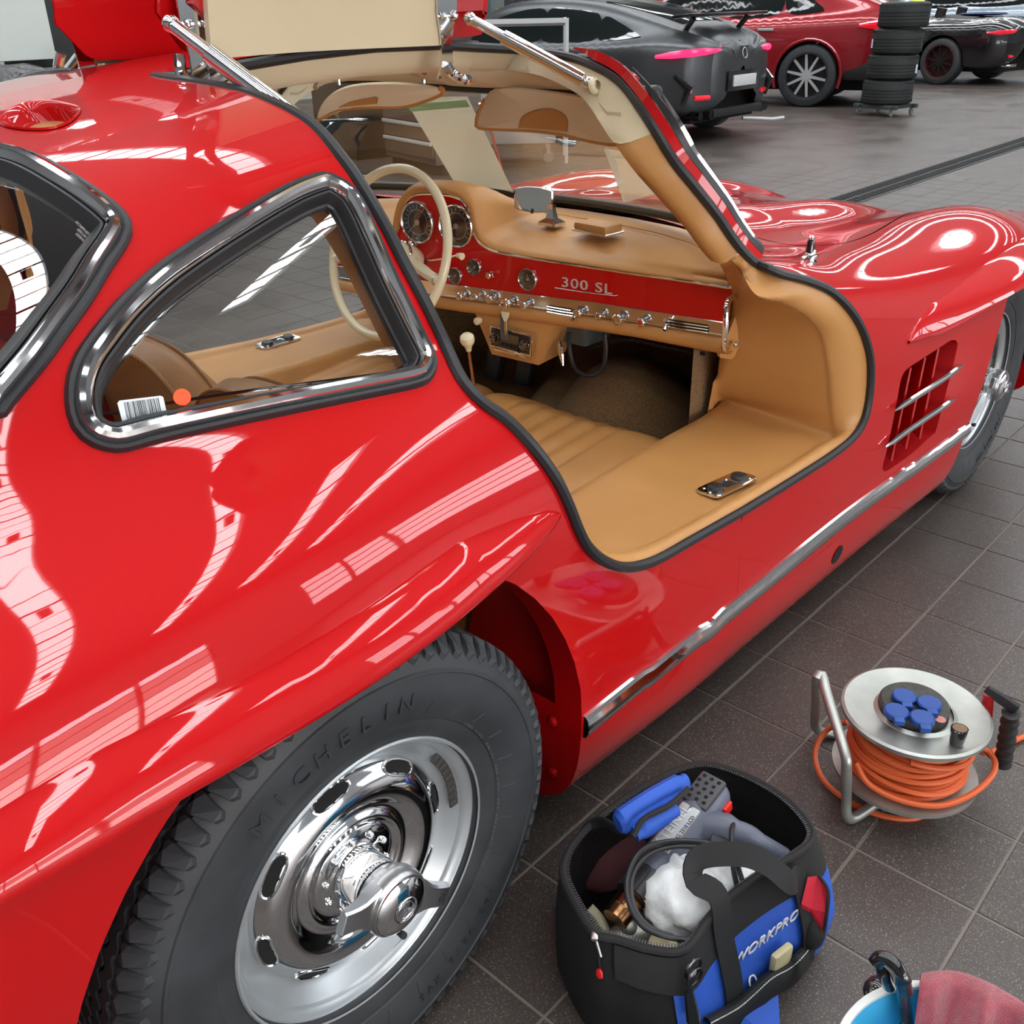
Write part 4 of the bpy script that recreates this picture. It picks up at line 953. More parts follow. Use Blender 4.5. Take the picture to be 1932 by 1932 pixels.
# ------------------------------------------------------------------ seats
def seat(yc, s):
    S_ = empty('seat', (.8,yc,.4), parent=CAR); X0,X1 = .42,1.175; HW = .262
    nx,ny = 34,64; rows = []
    def prof(y):  # pleats: five channels in the middle, plain bolsters
        q = (y/HW*.5+.5); m_ = abs(y)/HW
        if s < 0: yy = y
        p = abs(math.sin((y+.145)/.058*math.pi))**.4*.013 if -.15 < y < .145+.0 else .013
        return p
    top = []
    for i in range(nx+1):
        x = X0+(X1-X0)*i/nx; tx = (x-X0)/(X1-X0); r = []
        for j in range(ny+1):
            y = -HW+2*HW*j/ny; e = max(0,1-((abs(y)/HW)**10)); ex = max(0,1-max(0,(tx-.82)/.18)**3*.9)
            z = .452+.062*tx-.014*(1-(y/HW)**2)+prof(y)+.0-(1-ex)*.040-(1-e)*.030
            r.append((x+(.012*(1-(y/HW)**2) if i == nx else 0), yc+y, z))
        top.append(r)
    b = MB(); b.grid(top)
    T = np.array(top); edge = [T[:,0],T[:,-1][::-1]]
    per = np.vstack([T[:,0],T[-1,1:],T[::-1,-1][1:],T[0,::-1][1:-1]]); lo = per.copy(); mid = per.copy(); mid[:,2] -= .012; ctr = np.array([.8,yc,0]); lo[:,2] = .30; lo[:,:2] = (lo[:,:2]-ctr[:2])*.98+ctr[:2]
    b.grid([np.vstack([q,q[:1]]) for q in (per,mid,lo)]); b.build('seat_cushion', LEATHER, S_, angle=60)
    b = MB(); b.tube(resample(per[::2]+[0,0,-.004],.012,True),.0042,6,closed=True); b.build('piping', LEATHERD, S_)
    # backrest
    rows = []; tilt = .16
    for j in range(41):
        t = j/40; y = -HW+2*HW*t; m_ = abs(y)/HW; top_z = .775-.10*m_**4; r = []
        for k,(xx,zz) in enumerate(((.0,.40),(.0,.52),(.0,.64),(.0,1.0-.04),(-.012,1.0),(-.045,1.012),(-.085,1.0),(-.10,.95),(-.10,.6),(-.10,.3))):
            if k < 3: z = zz
            else: z = top_z-(1.0-zz)*1.0 if zz > .9 else (.45 if k == 8 else .3)
            x = .455-(z-.4)*tilt+xx - (m_**6)*.0 + (.012 if k in (1,2,3) and abs(y) > .15 else 0) + (abs(math.sin((y+.145)/.058*math.pi))**.4*.008 if abs(y) < .145 and k in (0,1,2,3) else 0.008 if k < 4 else 0)
            if m_ > .9: x -= (.03 if k < 4 else -.02)*((m_-.9)/.1)**2
            r.append((x,yc+y,z))
        rows.append(r)
    b = MB(); b.grid(rows); b.build('backrest', LEATHERD, S_, angle=60)
    b = MB(); P = np.array([r[4] for r in rows]); b.tube(P[1:-1]+[.004,0,.0],.0042,6); b.build('piping', LEATHERD, S_)
    P = np.array([r[6] for r in rows]); b = MB(); b.tube(P[1:-1],.0042,6); b.build('piping', LEATHERD, S_)
seat(-.222,1); seat(.315,-1)
# ------------------------------------------------------------------ dashboard
DX = lambda y: 1.22-.12*(y+.54)
def onD(u, v, off=0):
    """point of the dashboard face seen at a place of the photograph; off = towards the driver"""
    d = ray(u,v); n = np.array([1,.12,0]); c = 1.22-.12*.54-off; t = (c-CAM_C@n)/(d@n); return CAM_C+d*t
DASH = empty('dashboard', (1.2,0,.8), parent=CAR)
DU = unit([.12,-1,0]); DN = unit([-1,-.12,0]); DV = np.array([0,0,1.])   # along to the right, towards the seats, up
outl = [(1371,541),(1300,530),(1200,516),(1100,501),(1000,486),(940,475),(920,467),(906,457),(897,443),(892,428),(889,413),(885,394),(873,378),(852,369),(828,366),(803,365),(782,368),(768,379),(760,394),(755,416),(751,433),(744,450)]
OL = np.array([onD(*q) for q in outl])
tail = np.array([[DX(y),y,z] for y,z in ((.455,.80),(.50,.79),(.56,.785))]) if OL[-1][1] < .45 else np.zeros((0,3))
print('dash outline', np.round(OL[[0,4,8,12,16,21]],3).tolist())
OL = np.vstack([[[DX(-.565),-.565,OL[0][2]+.001]], OL, [[DX(OL[-1][1]+.03),OL[-1][1]+.03,OL[-1][2]-.035],[DX(.56),.56,OL[-1][2]-.05]]])
OLs = resample(spline(OL,6), .008)
# red metal face: between the outline and the top of the chrome strip
botp = [(1362,606),(1200,581),(1110,568),(1000,555),(930,549),(895,548),(880,556),(862,558),(845,548),(800,538)]
BL = np.array([onD(*q) for q in botp]); zb = lambda y: np.interp(y, BL[:,1], BL[:,2]) if y < BL[-1,1] else BL[-1,2]
BLs = np.array([[p[0],p[1],min(zb(p[1]),p[2]-.01)] for p in OLs])
b = MB(); rows = [OLs*(1-t)+BLs*t for t in (0,.25,.5,.75,1)]
# polygon fill as one face set: outline + bottom
def fill(loop, off=0, step=.012):
    """flat filled region of the dashboard face given a 3D loop"""
    L2 = np.array([[np.dot(p-OL[0],DU),p[2]] for p in loop]); L2 = resample(L2,step*.7,True)
    g = np.array([(a,c) for a in np.arange(L2[:,0].min(),L2[:,0].max(),step) for c in np.arange(L2[:,1].min(),L2[:,1].max(),step)]); g = g[inpoly(g,L2)]
    d = np.sqrt(((g[:,None]-L2[None])**2).sum(2)).min(1); g = g[d > step*.4]; pts = [Vector(p) for p in list(map(tuple,L2))+list(map(tuple,g))]; n = len(L2)
    r = delaunay_2d_cdt(pts,[(i,(i+1)%n) for i in range(n)],[],0,1e-7); V2 = np.array([tuple(q) for q in r[0]]); F = np.array([f for f in r[2]]); F = F[inpoly(V2[F].mean(1),L2)]
    o = OL[0]*[1,1,0]; return [o+DU*a+DV*c+DN*off for a,c in V2], F
loop = np.vstack([OLs, [[DX(.56),.56,.735]], [[DX(-.565),-.565,.735]]])
V,F = fill(loop); meshobj('dashboard_face', V, F, PAINT, DASH, smooth=False)
b = MB(); b.tube(OLs+DN*.001, .0042, 8); b.build('chrome_moulding', CHROME, DASH)
# leather crash pad: from the outline over the top to the windscreen
T,_,_ = frames(OLs); NO = np.cross(T, DN); NO /= np.linalg.norm(NO,axis=1)[:,None]; NO *= np.sign(NO[:,2:3].mean())
th = np.interp(OLs[:,2],[.84,.88],[.012,.020])
wsb = lambda y: np.interp(abs(y),[0,.15,.3,.42,.53,.60,.66],[1.445,1.437,1.41,1.365,1.285,1.22,1.15])
rows = [OLs+DN*.0005, OLs+DN*.008+NO*.005]
rows.append(OLs+DN*.006+NO*(th*.8)[:,None]); rows.append(OLs-DN*.008+NO*th[:,None]*1.15)
P = OLs+NO*th[:,None]*1.2
for t in (.06,.14,.24,.36,.5,.65,.8,.92,1):
    q = P.copy(); xe = np.array([wsb(y) for y in P[:,1]])+.012
    q[:,0] = P[:,0]*(1-t)+xe*t; zend = .893; s_ = t*t*(3-2*t)
    hump = np.clip(P[:,2]-.856,0,None); base = np.minimum(P[:,2],.856)
    yn = np.clip(P[:,1],-.56,.56); q[:,2] = base+(zend-base)*math.sin(min(1,t*1.35)*math.pi/2)+hump*(1-s_)**1.3
    rows.append(q)
b = MB(); b.grid(rows); b.build('crash_pad', LEATHER, DASH, angle=75)
b = MB(); yy = np.linspace(-.52,.08,40); b.tube([(wsb(y)-.075, y, .8955) for y in yy],.0012,4); b.build('crash_pad_seam', LEATHERD, DASH)
# chrome strip with its controls
st = [(1362,606),(1200,581),(1110,568),(1000,555),(930,546),(870,538),(800,527)]; sb = [(1362,634),(1200,608),(1110,595),(1000,580),(930,571),(870,563),(800,553)]
S0 = np.array([onD(*q) for q in st]); S1 = np.array([onD(*q) for q in sb])
ys = np.linspace(-.56,.54,90); sz0 = np.interp(ys,S0[:,1],S0[:,2]); sz1 = np.interp(ys,S1[:,1],S1[:,2])
base = np.array([[DX(y),y,0] for y in ys]); Z = np.array([0,0,1])
b = MB(); b.grid([base+DN*d+np.outer(sz0*(1-t)+sz1*t,Z) for d,t in ((0,0),(.004,0),(.0055,.04),(.0055,.10),(.003,.12),(.003,.86),(.0055,.88),(.0055,.98),(.004,1),(0,1))]); b.build('chrome_strip', mat('satin_chrome',(.70,.70,.72,1),.16,1), DASH, angle=25)
# rolled leather edge underneath
rl = [(1368,668),(1200,636),(1110,622),(1000,606),(930,596),(870,588),(800,577)]; R1 = np.array([onD(*q) for q in rl]); rz = np.interp(ys,R1[:,1],R1[:,2]); hh = (sz1-rz)/2
b = MB(); rows = []
for a in np.linspace(math.pi/2,-math.pi*.75,14): rows.append(base+np.outer(sz1-hh-.001+hh*math.sin(a),Z)+DN*(-.004)+np.outer(hh*1.0*math.cos(a),DN))
b.grid(rows); b.build('padded_lower_edge', LEATHER, DASH, angle=60)
def dial(px, r, name, face=BLACK, ticks=0, needle=None, depth=.012):
    o = onD(*px); D_ = empty(name, o, parent=DASH)
    b = MB(); b.lathe([(r*1.0,0),(r*1.0,.006),(r*.97,.010),(r*.93,.0115),(r*.885,.009),(r*.87,.004)],o,DN,40); b.build('bezel', CHROME, D_)
    b = MB(); b.disc(o,DN,r*.88,36,.0035); b.build('dial_face', face, D_, smooth=False)
    IV = mat('dial_print',(.62,.62,.56,1),.6); b = MB(); u = DU; v = DV
    for k in range(ticks):
        a = math.radians(-40+260*k/(ticks-1)); e = u*math.cos(a)+v*math.sin(a); t_ = -u*math.sin(a)+v*math.cos(a); L_ = .13 if k%2 else .2; w_ = r*.012; c0 = o+DN*.0042
        q = [c0+e*r*.82+t_*w_,c0+e*r*.82-t_*w_,c0+e*r*(.82-L_)-t_*w_,c0+e*r*(.82-L_)+t_*w_]; b.add(q,[(0,1,2,3)])
    if r > .04: b.lathe([(r*.58,.0042),(r*.60,.0042)],o,DN,40)
    o_ = b.build('dial_marks', IV, D_, smooth=False, fix=False); o_['kind'] = 'stuff'
    b = MB(); a = math.radians(needle if needle is not None else 215); e = u*math.cos(a)+v*math.sin(a); t_ = np.cross(DN,e); c0 = o+DN*.0055; b.add([c0+t_*r*.03-e*r*.12,c0-t_*r*.03-e*r*.12,c0+e*r*.72],[(0,1,2)]); b.build('needle', IV, D_, smooth=False)
    b = MB(); b.lathe([(r*.13,.005),(r*.12,.008),(0,.0085)],o,DN,16); b.build('dial_hub', mat('dial_hub_grey',(.5,.5,.5,1),.3,.6), D_)
    b = MB(); b.lathe([(r*.885,.008),(r*.5,.0105),(0,.011)],o,DN,36); b.build('dial_glass', GLASSD, D_)
    return D_
RG = .0515
dial((790,419),RG,'speedometer',ticks=17,needle=220); dial((863,426),RG,'rev_counter',ticks=15,needle=215)
dial((862,519),.0205,'pressure_gauge',ticks=7,needle=240); dial((898,503),.0205,'temperature_gauge',ticks=7,needle=230)
dial((999,526),.026,'clock',mat('dial_olive',(.03,.028,.02,1),.5),13,needle=110)
def knob(px, r, h, name='control_knob', m_=CHROME, off=.004):
    o = onD(*px); b = MB(); b.lathe([(r*.9,0),(r*.9,off),(r*.45,off+.001),(r*.4,off+h*.4),(r*.95,off+h*.5),(r,off+h*.62),(r*.96,off+h*.9),(r*.75,off+h),(r*.3,off+h*1.02),(0,off+h)],o,DN,20); return b.build(name,m_,DASH,angle=30)
for px,r in (((876,556),.010),((906,557),.0085),((932,561),.0105),((966,568),.0105),((996,573),.011),((1098,587),.010),((1137,592),.0085),((1173,598),.0125),((1217,604),.0105)): knob(px,r,.020)
knob((930,517),.008,.018); 
for px in ((778,462),(785,458)): knob(px,.009,.02,'chrome_switch')
b = MB(); b.lathe([(0,.0245),(.005,.0245)],onD(1217,604),DN,14); b.build('red_knob_cap', mat('red_lens',(.5,.02,.01,1),.2,coat=.5), DASH)
for a,c_ in (((1035,582),(1088,591)),((1262,609),(1338,621))):
    G = empty('air_vent', onD(*a), parent=DASH); A3 = onD(*a); C3 = onD(*c_); L_ = np.linalg.norm(C3-A3); u = unit(C3-A3); mid = (A3+C3)/2
    b = MB(); b.prism(rrect(L_,.019,.004),mid+DN*.0032,u,np.cross(DN,u),.0008); b.build('vent_opening', DARK, G, smooth=False)
    for k in (-1,0,1):
        b = MB(); b.tube([A3+DN*.006+DV*.0062*k,(A3+C3)/2+DN*.007+DV*.0062*k,C3+DN*.006+DV*.0062*k],.0017,6); b.build('vent_bar', CHROME, G)
    e_ = C3 if a[0] < 1100 else A3
    for dz in (.011,-.011): b = MB(); b.tube([e_+DN*.004,e_+DN*.012+DV*dz*.4,e_+DN*.020+DV*dz],[.003,.003,.0045],8); b.build('vent_lever', CHROME, G)
# badge on the face
bo = onD(1107,541)+DN*.002; bu = unit(onD(1150,553)-onD(1062,539)); 
text('badge_lettering','300 SL',.031,bo+DV*.002,bu,DV,mat('badge_silver',(.80,.80,.82,1),.35,.6),DASH,.0012,sx=1.45,spacing=1.1)
b = MB(); b.tube([onD(1047,543,.003),onD(1100,551,.003),onD(1160,558,.003),onD(1166,557,.003)],.0012,6); b.build('badge_underline', CHROME, DASH)
# pad on top with chrome foot, mirror
def topz(x,y): return .893-.002
A_ = onZ(1128,432,.900); b = MB(); b.box(A_+[0,0,.006],(.060,.098,.018),(0,0,-.10),.007); b.build('pad_rest', LEATHER, DASH)
b = MB(); b.box(A_+[0,0,-.004],(.064,.104,.006),(0,0,-.10),.002); b.build('pad_rest_trim', CHROME, DASH)
MR = empty('rear_view_mirror', onZ(1040,420,.895), parent=CAR); f0 = onZ(1041,421,.895); b = MB()
b.grid([[f0+np.array([a*k_[0],c_*k_[0],k_[1]]) for a,c_ in ((.020,.026),(-.020,.026),(-.020,-.026),(.020,-.026),(.020,.026))] for k_ in ((1,-.004),(1,.003),(.45,.012),(.30,.03),(.28,.045))]); b.build('mirror_foot', CHROME, MR, angle=20)
mc = f0+np.array([-.008,.050,.050]); mn = unit([-1,-.22,.16]); mu = unit(np.cross([0,0,1],mn)); mv = np.cross(mn,mu)
shape = [(a*.050,c_*(.029-.007*abs(a)**2.5)) for a,c_ in [(-1,-1),(-.8,-1),(-.4,-1),(0,-1),(.4,-1),(.8,-1),(1,-1),(1.03,0),(1,1),(.8,1),(.4,1),(0,1),(-.4,1),(-.8,1),(-1,1),(-1.03,0)]]
rows = [[mc+mu*a*k_+mv*c_*k_+mn*h for a,c_ in shape] for k_,h in ((.55,-.028),(.85,-.022),(1.0,-.010),(1.02,0),(.96,.003),(.93,.002))]
b = MB(); b.grid(rows,closed=True); b.add(rows[0],[tuple(range(16))]); b.build('mirror_shell', CHROME, MR, angle=40)
b = MB(); b.V += [tuple(mc+mu*a*.95+mv*c_*.95+mn*.0015) for a,c_ in shape]; b.F.append(tuple(range(16))); b.MI.append(0); b.build('mirror_glass', mat('mirror',(.8,.82,.82,1),.01,1), MR, smooth=False)
b = MB(); b.tube([mc-mv*.022+mn*.0,mc-mv*.030+mn*.004],.004,8); b.build('mirror_lever', BLACK, MR)
# ------------------------------------------------------------------ steering wheel
SW = empty('steering_wheel', (1.02,.26,.83), parent=CAR)
swc = CAM_C+ray(731,478)*2.46; ti = math.radians(20); su = np.array([math.sin(ti),0,math.cos(ti)]); sv = np.array([0,-1.,0]); sn = np.cross(sv,su); sn = sn*np.sign(-sn[0]); SRR = .1995
b = MB(); b.tube([swc+su*SRR*math.sin(a)+sv*SRR*math.cos(a) for a in np.linspace(0,2*math.pi,72,endpoint=False)],.0112,12,closed=True); b.build('rim', IVORY, SW)
hubc = swc-sn*.045
b = MB(); b.lathe([(.026,-.055),(.034,-.03),(.036,-.012),(.036,.0),(.034,.010),(.028,.017),(.016,.021),(0,.022)],hubc,sn,32); b.build('hub', IVORY, SW)
b = MB(); b.lathe([(.0365,-.004),(.0385,-.002),(.0385,.003),(.0365,.005)],hubc,sn,32); b.build('horn_ring', CHROME, SW)
for s_ in (1,-1):
    e = unit(sv*s_-su*.20); P = [hubc+e*.022-sn*.004,hubc+e*.06+sn*.004,hubc+e*.11+sn*.022,hubc+e*.155+sn*.038,hubc+e*.197+sn*.045]
    b = MB(); b.tube(spline(P,5),[.019]*4+[.0165]*5+[.0145]*5+[.0125]*7,10,ry=[.011]*21,up=su); b.build('spoke', IVORY, SW)
    b = MB(); q = np.array(P[3])*.45+np.array(P[4])*.55; b.tube([q,q+e*.0025],.0145,14,ry=.0125,up=su); b.build('spoke_ring', ALU, SW)
b = MB(); b.tube([hubc-sn*.02,hubc-sn*.30],.024,16); b.build('steering_column', BLACK, SW)
b = MB(); p0 = onD(848,485,.01); p1 = onD(862,482,.045); b.tube([hubc-sn*.07,p0+DN*.02,p1],.003,8); b.build('indicator_stalk', CHROME, SW)
b = MB(); q = onD(872,484,.05); b.tube([p1+DN*.0,(p1+q)/2+[0,0,.001],q],[.005,.007,.0085],10); b.build('indicator_knob', IVORY, SW)
# ------------------------------------------------------------------ radio under the dashboard
RD = empty('radio', (1.1,0,.62), parent=CAR); ro = onD(968,641,.01); ru = unit(onD(1025,633)-onD(915,606)); rv = np.cross(DN,ru); rv = rv*np.sign(rv[2])
c4 = [onD(893,583,.0),onD(1044,610,.0),onD(1016,689,.0),onD(928,668,.0)]; b = MB()
b.grid([[p+DN*h for p in c4+c4[:1]] for h in (-.12,.0)]); b.add([p for p in c4],[(0,1,2,3)]); b.build('radio_housing', LEATHER, RD, smooth=False)
rn = DN
def rbox(name,a,c_,w_,h_,d_,m_,bev=.001,off=0):
    b = MB(); R_ = Matrix((tuple(ru),tuple(rv),tuple(rn))).transposed(); b.box(ro+ru*a+rv*c_+rn*(off+d_/2),(w_,h_,d_),R_,bev); return b.build(name,m_,RD)
rbox('radio_frame',0,.0,.122,.054,.012,CHROME,.002); rbox('radio_face',0,.001,.114,.046,.003,GLOSSB,.001,.0105); rbox('radio_trim',0,-.030,.098,.006,.014,CHROME,.001)
rbox('tuning_scale',0.0,.006,.052,.020,.002,mat('dial_amber',(.10,.07,.03,1),.4),.0005,.013)
for k in range(5): rbox('radio_button',-.022+.011*k,-.012,.008,.006,.004,BLACK,.001,.013)
for a in (-.044,.044):
    b = MB(); b.lathe([(.0125,.012),(.0125,.016),(.0105,.017),(.0095,.020),(.0095,.026),(.007,.027),(.0065,.024),(0,.024)],ro+ru*a,rn,20); b.build('radio_knob', CHROME if False else mat('dark_chrome',(.25,.25,.26,1),.15,1), RD)
# gear lever, hanging lever, cables, pedals
GL = empty('gear_lever', (1,-.02,.6), parent=CAR); kc = onX(882,643,1.0); k1 = onX(897,745,1.04)
b = MB(); b.lathe([(0,.019),(.010,.0175),(.016,.012),(.0175,.004),(.016,-.004),(.011,-.011),(.008,-.018),(.0068,-.026),(0,-.028)],kc,unit(kc-k1),24); b.build('gear_knob', IVORY, GL)
b = MB(); b.tube([kc-unit(kc-k1)*.02,(kc+k1)/2,k1+(k1-kc)*.6],.0038,8); b.build('gear_stick', mat('bronze_rod',(.55,.33,.22,1),.2,1), GL)
b = MB(); b.lathe([(0,.012),(.009,.009),(.010,0),(.006,-.008)],onD(903,605,.01),DN,16); b.build('ivory_pull_knob', IVORY, CAR)
b = MB(); p0 = onX(1055,642,1.2); p1 = onX(1062,690,1.19); b.tube([p0,(p0*2+p1)/3,(p0+p1*2)/3,p1],[.003,.008,.0065,.002],8,ry=[.003,.006,.005,.002]); b.build('chrome_release_lever', CHROME, CAR)
for pts in ([(1074,628),(1074,655),(1082,690),(1100,706),(1120,708),(1138,695),(1143,660),(1140,630)],):
    b = MB(); b.tube(resample(spline([onX(u,v,1.22) for u,v in pts],6),.01),.0055,8); b.build('black_cable', RUBBER, CAR)
b = MB(); b.tube(spline([onX(u,v,1.27) for u,v in ((1060,640),(1110,655),(1180,640),(1260,655),(1330,668))],5),.004,6); b.build('black_cable', BLACK, CAR)
for u,v in ((934,690),(992,700)):
    p = onX(u,v,1.38); b = MB(); b.box(p,(.03,.055,.085),(0,.3,0),.012); b.build('pedal', RUBBER, CAR)
b = MB(); b.box(onX(1080,610,1.3)+[0,0,0],(.10,.16,.07),(0,0,0),.01); b.build('heater_box', mat('grey_metal',(.12,.15,.15,1),.5,.3), CAR)
# ------------------------------------------------------------------ windscreen header, sun visors
top = np.array(WSR[-1]); 
# cream cloth between the rails, the spine and the top of the windscreen
RI = np.array([SEALC[k]+IN[k]*.044+[0,.028,0] for k in idx_cream]); RI = RI[np.argsort(RI[:,1])]; RI = RI[(RI[:,1] > -.44)&(RI[:,1] < -.10)]
def rin(y):
    a = -abs(y); 
    if a > RI[-1,1]: return np.array([RI[-1,0],y,max(RI[-1,2],1.238)-.0])
    return np.array([np.interp(a,RI[:,1],RI[:,0]),y,np.interp(a,RI[:,1],RI[:,2])])
top_ = top; top = top*[1,.90,1]; r1 = np.array([rin(p[1]) for p in top]); b = MB(); r1[:,2] = np.minimum(r1[:,2],1.238-.10*r1[:,1]**2); b.grid([top+[-.004,0,.0],top*.7+r1*.3+[0,0,-.004],top*.3+r1*.7+[0,0,-.004],r1+[0,0,-.001],r1+[-.0,0,.006]]); b.build('headliner_front', CREAM, CAR, angle=70); top = top_
rf = [SR.ev(*map(np.atleast_1d,SR.at_w(x,w_)))[0] if w_ > .01 else SR.ev([x],[SR.v1])[0] for x,w_ in ((1.03,.41),(1.07,.425),(1.12,.36),(1.15,.26),(1.165,.13),(1.17,0))]
rf = np.array(rf); rf = np.vstack([rf, (rf[:-1]*[1,-1,1])[::-1]]); rf = resample(spline(rf,6),.01); tq = np.array([[np.interp(-p[1],-top[:,1] if top[0,1] > 0 else -top[:,1],top[:,k]) if top[0,1] > 0 else np.interp(p[1],top[:,1],top[:,k]) for k in range(3)] for p in rf])
b = MB(); b.grid([rf-[0,0,.002], rf*.7+tq*.3+[.004,0,-.002], rf*.25+tq*.75+[.004,0,-.002], tq+[.004,0,.0]]); b.build('windscreen_header_panel', PAINT, CAR, angle=60)
def visor(pts, pocket, hinges, o, n, k0, k1):
    Vz = empty('sun_visor', tuple(o), parent=CAR); n = unit(n); o = np.array(o)
    on = lambda u,v,off=0: (lambda d: CAM_C+d*(((o-n*off-CAM_C)@n)/(d@n)))(ray(u,v))
    L3 = resample(spline([on(*q) for q in pts],4,True),.008,True); c = L3.mean(0); m2 = len(L3)
    b = MB(); b.grid([c+(L3-c)*.3+n*.005, c+(L3-c)*.97+n*.004, L3, c+(L3-c)*.97-n*.004, c+(L3-c)*.3-n*.005],closed=True); b.F.append(tuple(range(m2))); b.MI.append(0); b.F.append(tuple(4*m2+k for k in range(m2))); b.MI.append(0); b.build('visor_panel',mat('lightened_visor_cloth',srgb(232,220,194),.85,bump=('noise',900,.35,.001)),Vz,angle=60)  # cream made paler than the lining to stand in for light on the visor
    b = MB(); b.tube(L3[int(m2*k0):int(m2*k1)],.0055,8); b.build('visor_binding',LEATHER,Vz)
    pk = resample(spline([on(*q,.0065) for q in pocket],4),.006); b = MB(); b.V += [tuple(p_) for p_ in pk]; b.F.append(tuple(range(len(pk)))); b.MI.append(0); b.build('visor_pocket',LEATHER,Vz,smooth=False)
    b = MB(); b.tube(pk,.0014,6); b.build('pocket_edge',LEATHERD,Vz)
    for q in hinges: b = MB(); p = on(*q); b.tube([p,p+[0,0,.02]],.004,8); b.build('visor_hinge',CHROME,Vz)
visor([(936,166),(1040,172),(1120,187),(1163,212),(1190,244),(1180,262),(1160,271),(1120,266),(1060,252),(1000,245),(910,241),(900,232),(908,205)],[(980,241),(985,222),(1010,209),(1040,206),(1062,215),(1070,228),(1068,248)],((950,164),(1110,178)),(1.085,-.2,1.165),(1,-.05,.42),.30,.95)
visor([(600,224),(640,206),(700,201),(760,200),(800,190),(838,172),(800,160),(720,156),(650,164),(612,190)],[(640,203),(665,192),(695,186),(712,184),(710,196)],((640,160),(800,157)),(.98,.35,1.165),(1,.3,.7),0,.52)
for q in ((595,166),(655,140),(800,137)):
    b = MB(); p = onY(*q,.35 if q[0] < 700 else -.02); b.tube([p,p+[.02,.01,.012]],.006,8); b.build('coat_hook', CHROME, CAR)
# ------------------------------------------------------------------ hood ornament sized aerial base on the right wing
P = SF.px([(1526,492)],(1.2,2)); a0 = SF.ev(P[:,0],P[:,1])[0]; b = MB(); b.lathe([(0,-.002),(.0165,-.001),(.0165,.003),(.013,.007),(.0125,.013),(.010,.017),(.0075,.019),(.0065,.024)],a0,SF.nr(P[:,0],P[:,1])[0],20); b.build('aerial_base', CHROME, CAR)
b = MB(); b.lathe([(.0085,.018),(.0075,.038),(.006,.0425)],a0,(0,0,1),16); b.build('aerial_sleeve', GLOSSB, CAR)
b = MB(); b.lathe([(.006,.042),(.0062,.047),(.004,.050),(0,.0505)],a0,(0,0,1),16); b.build('aerial_tip', CHROME, CAR)
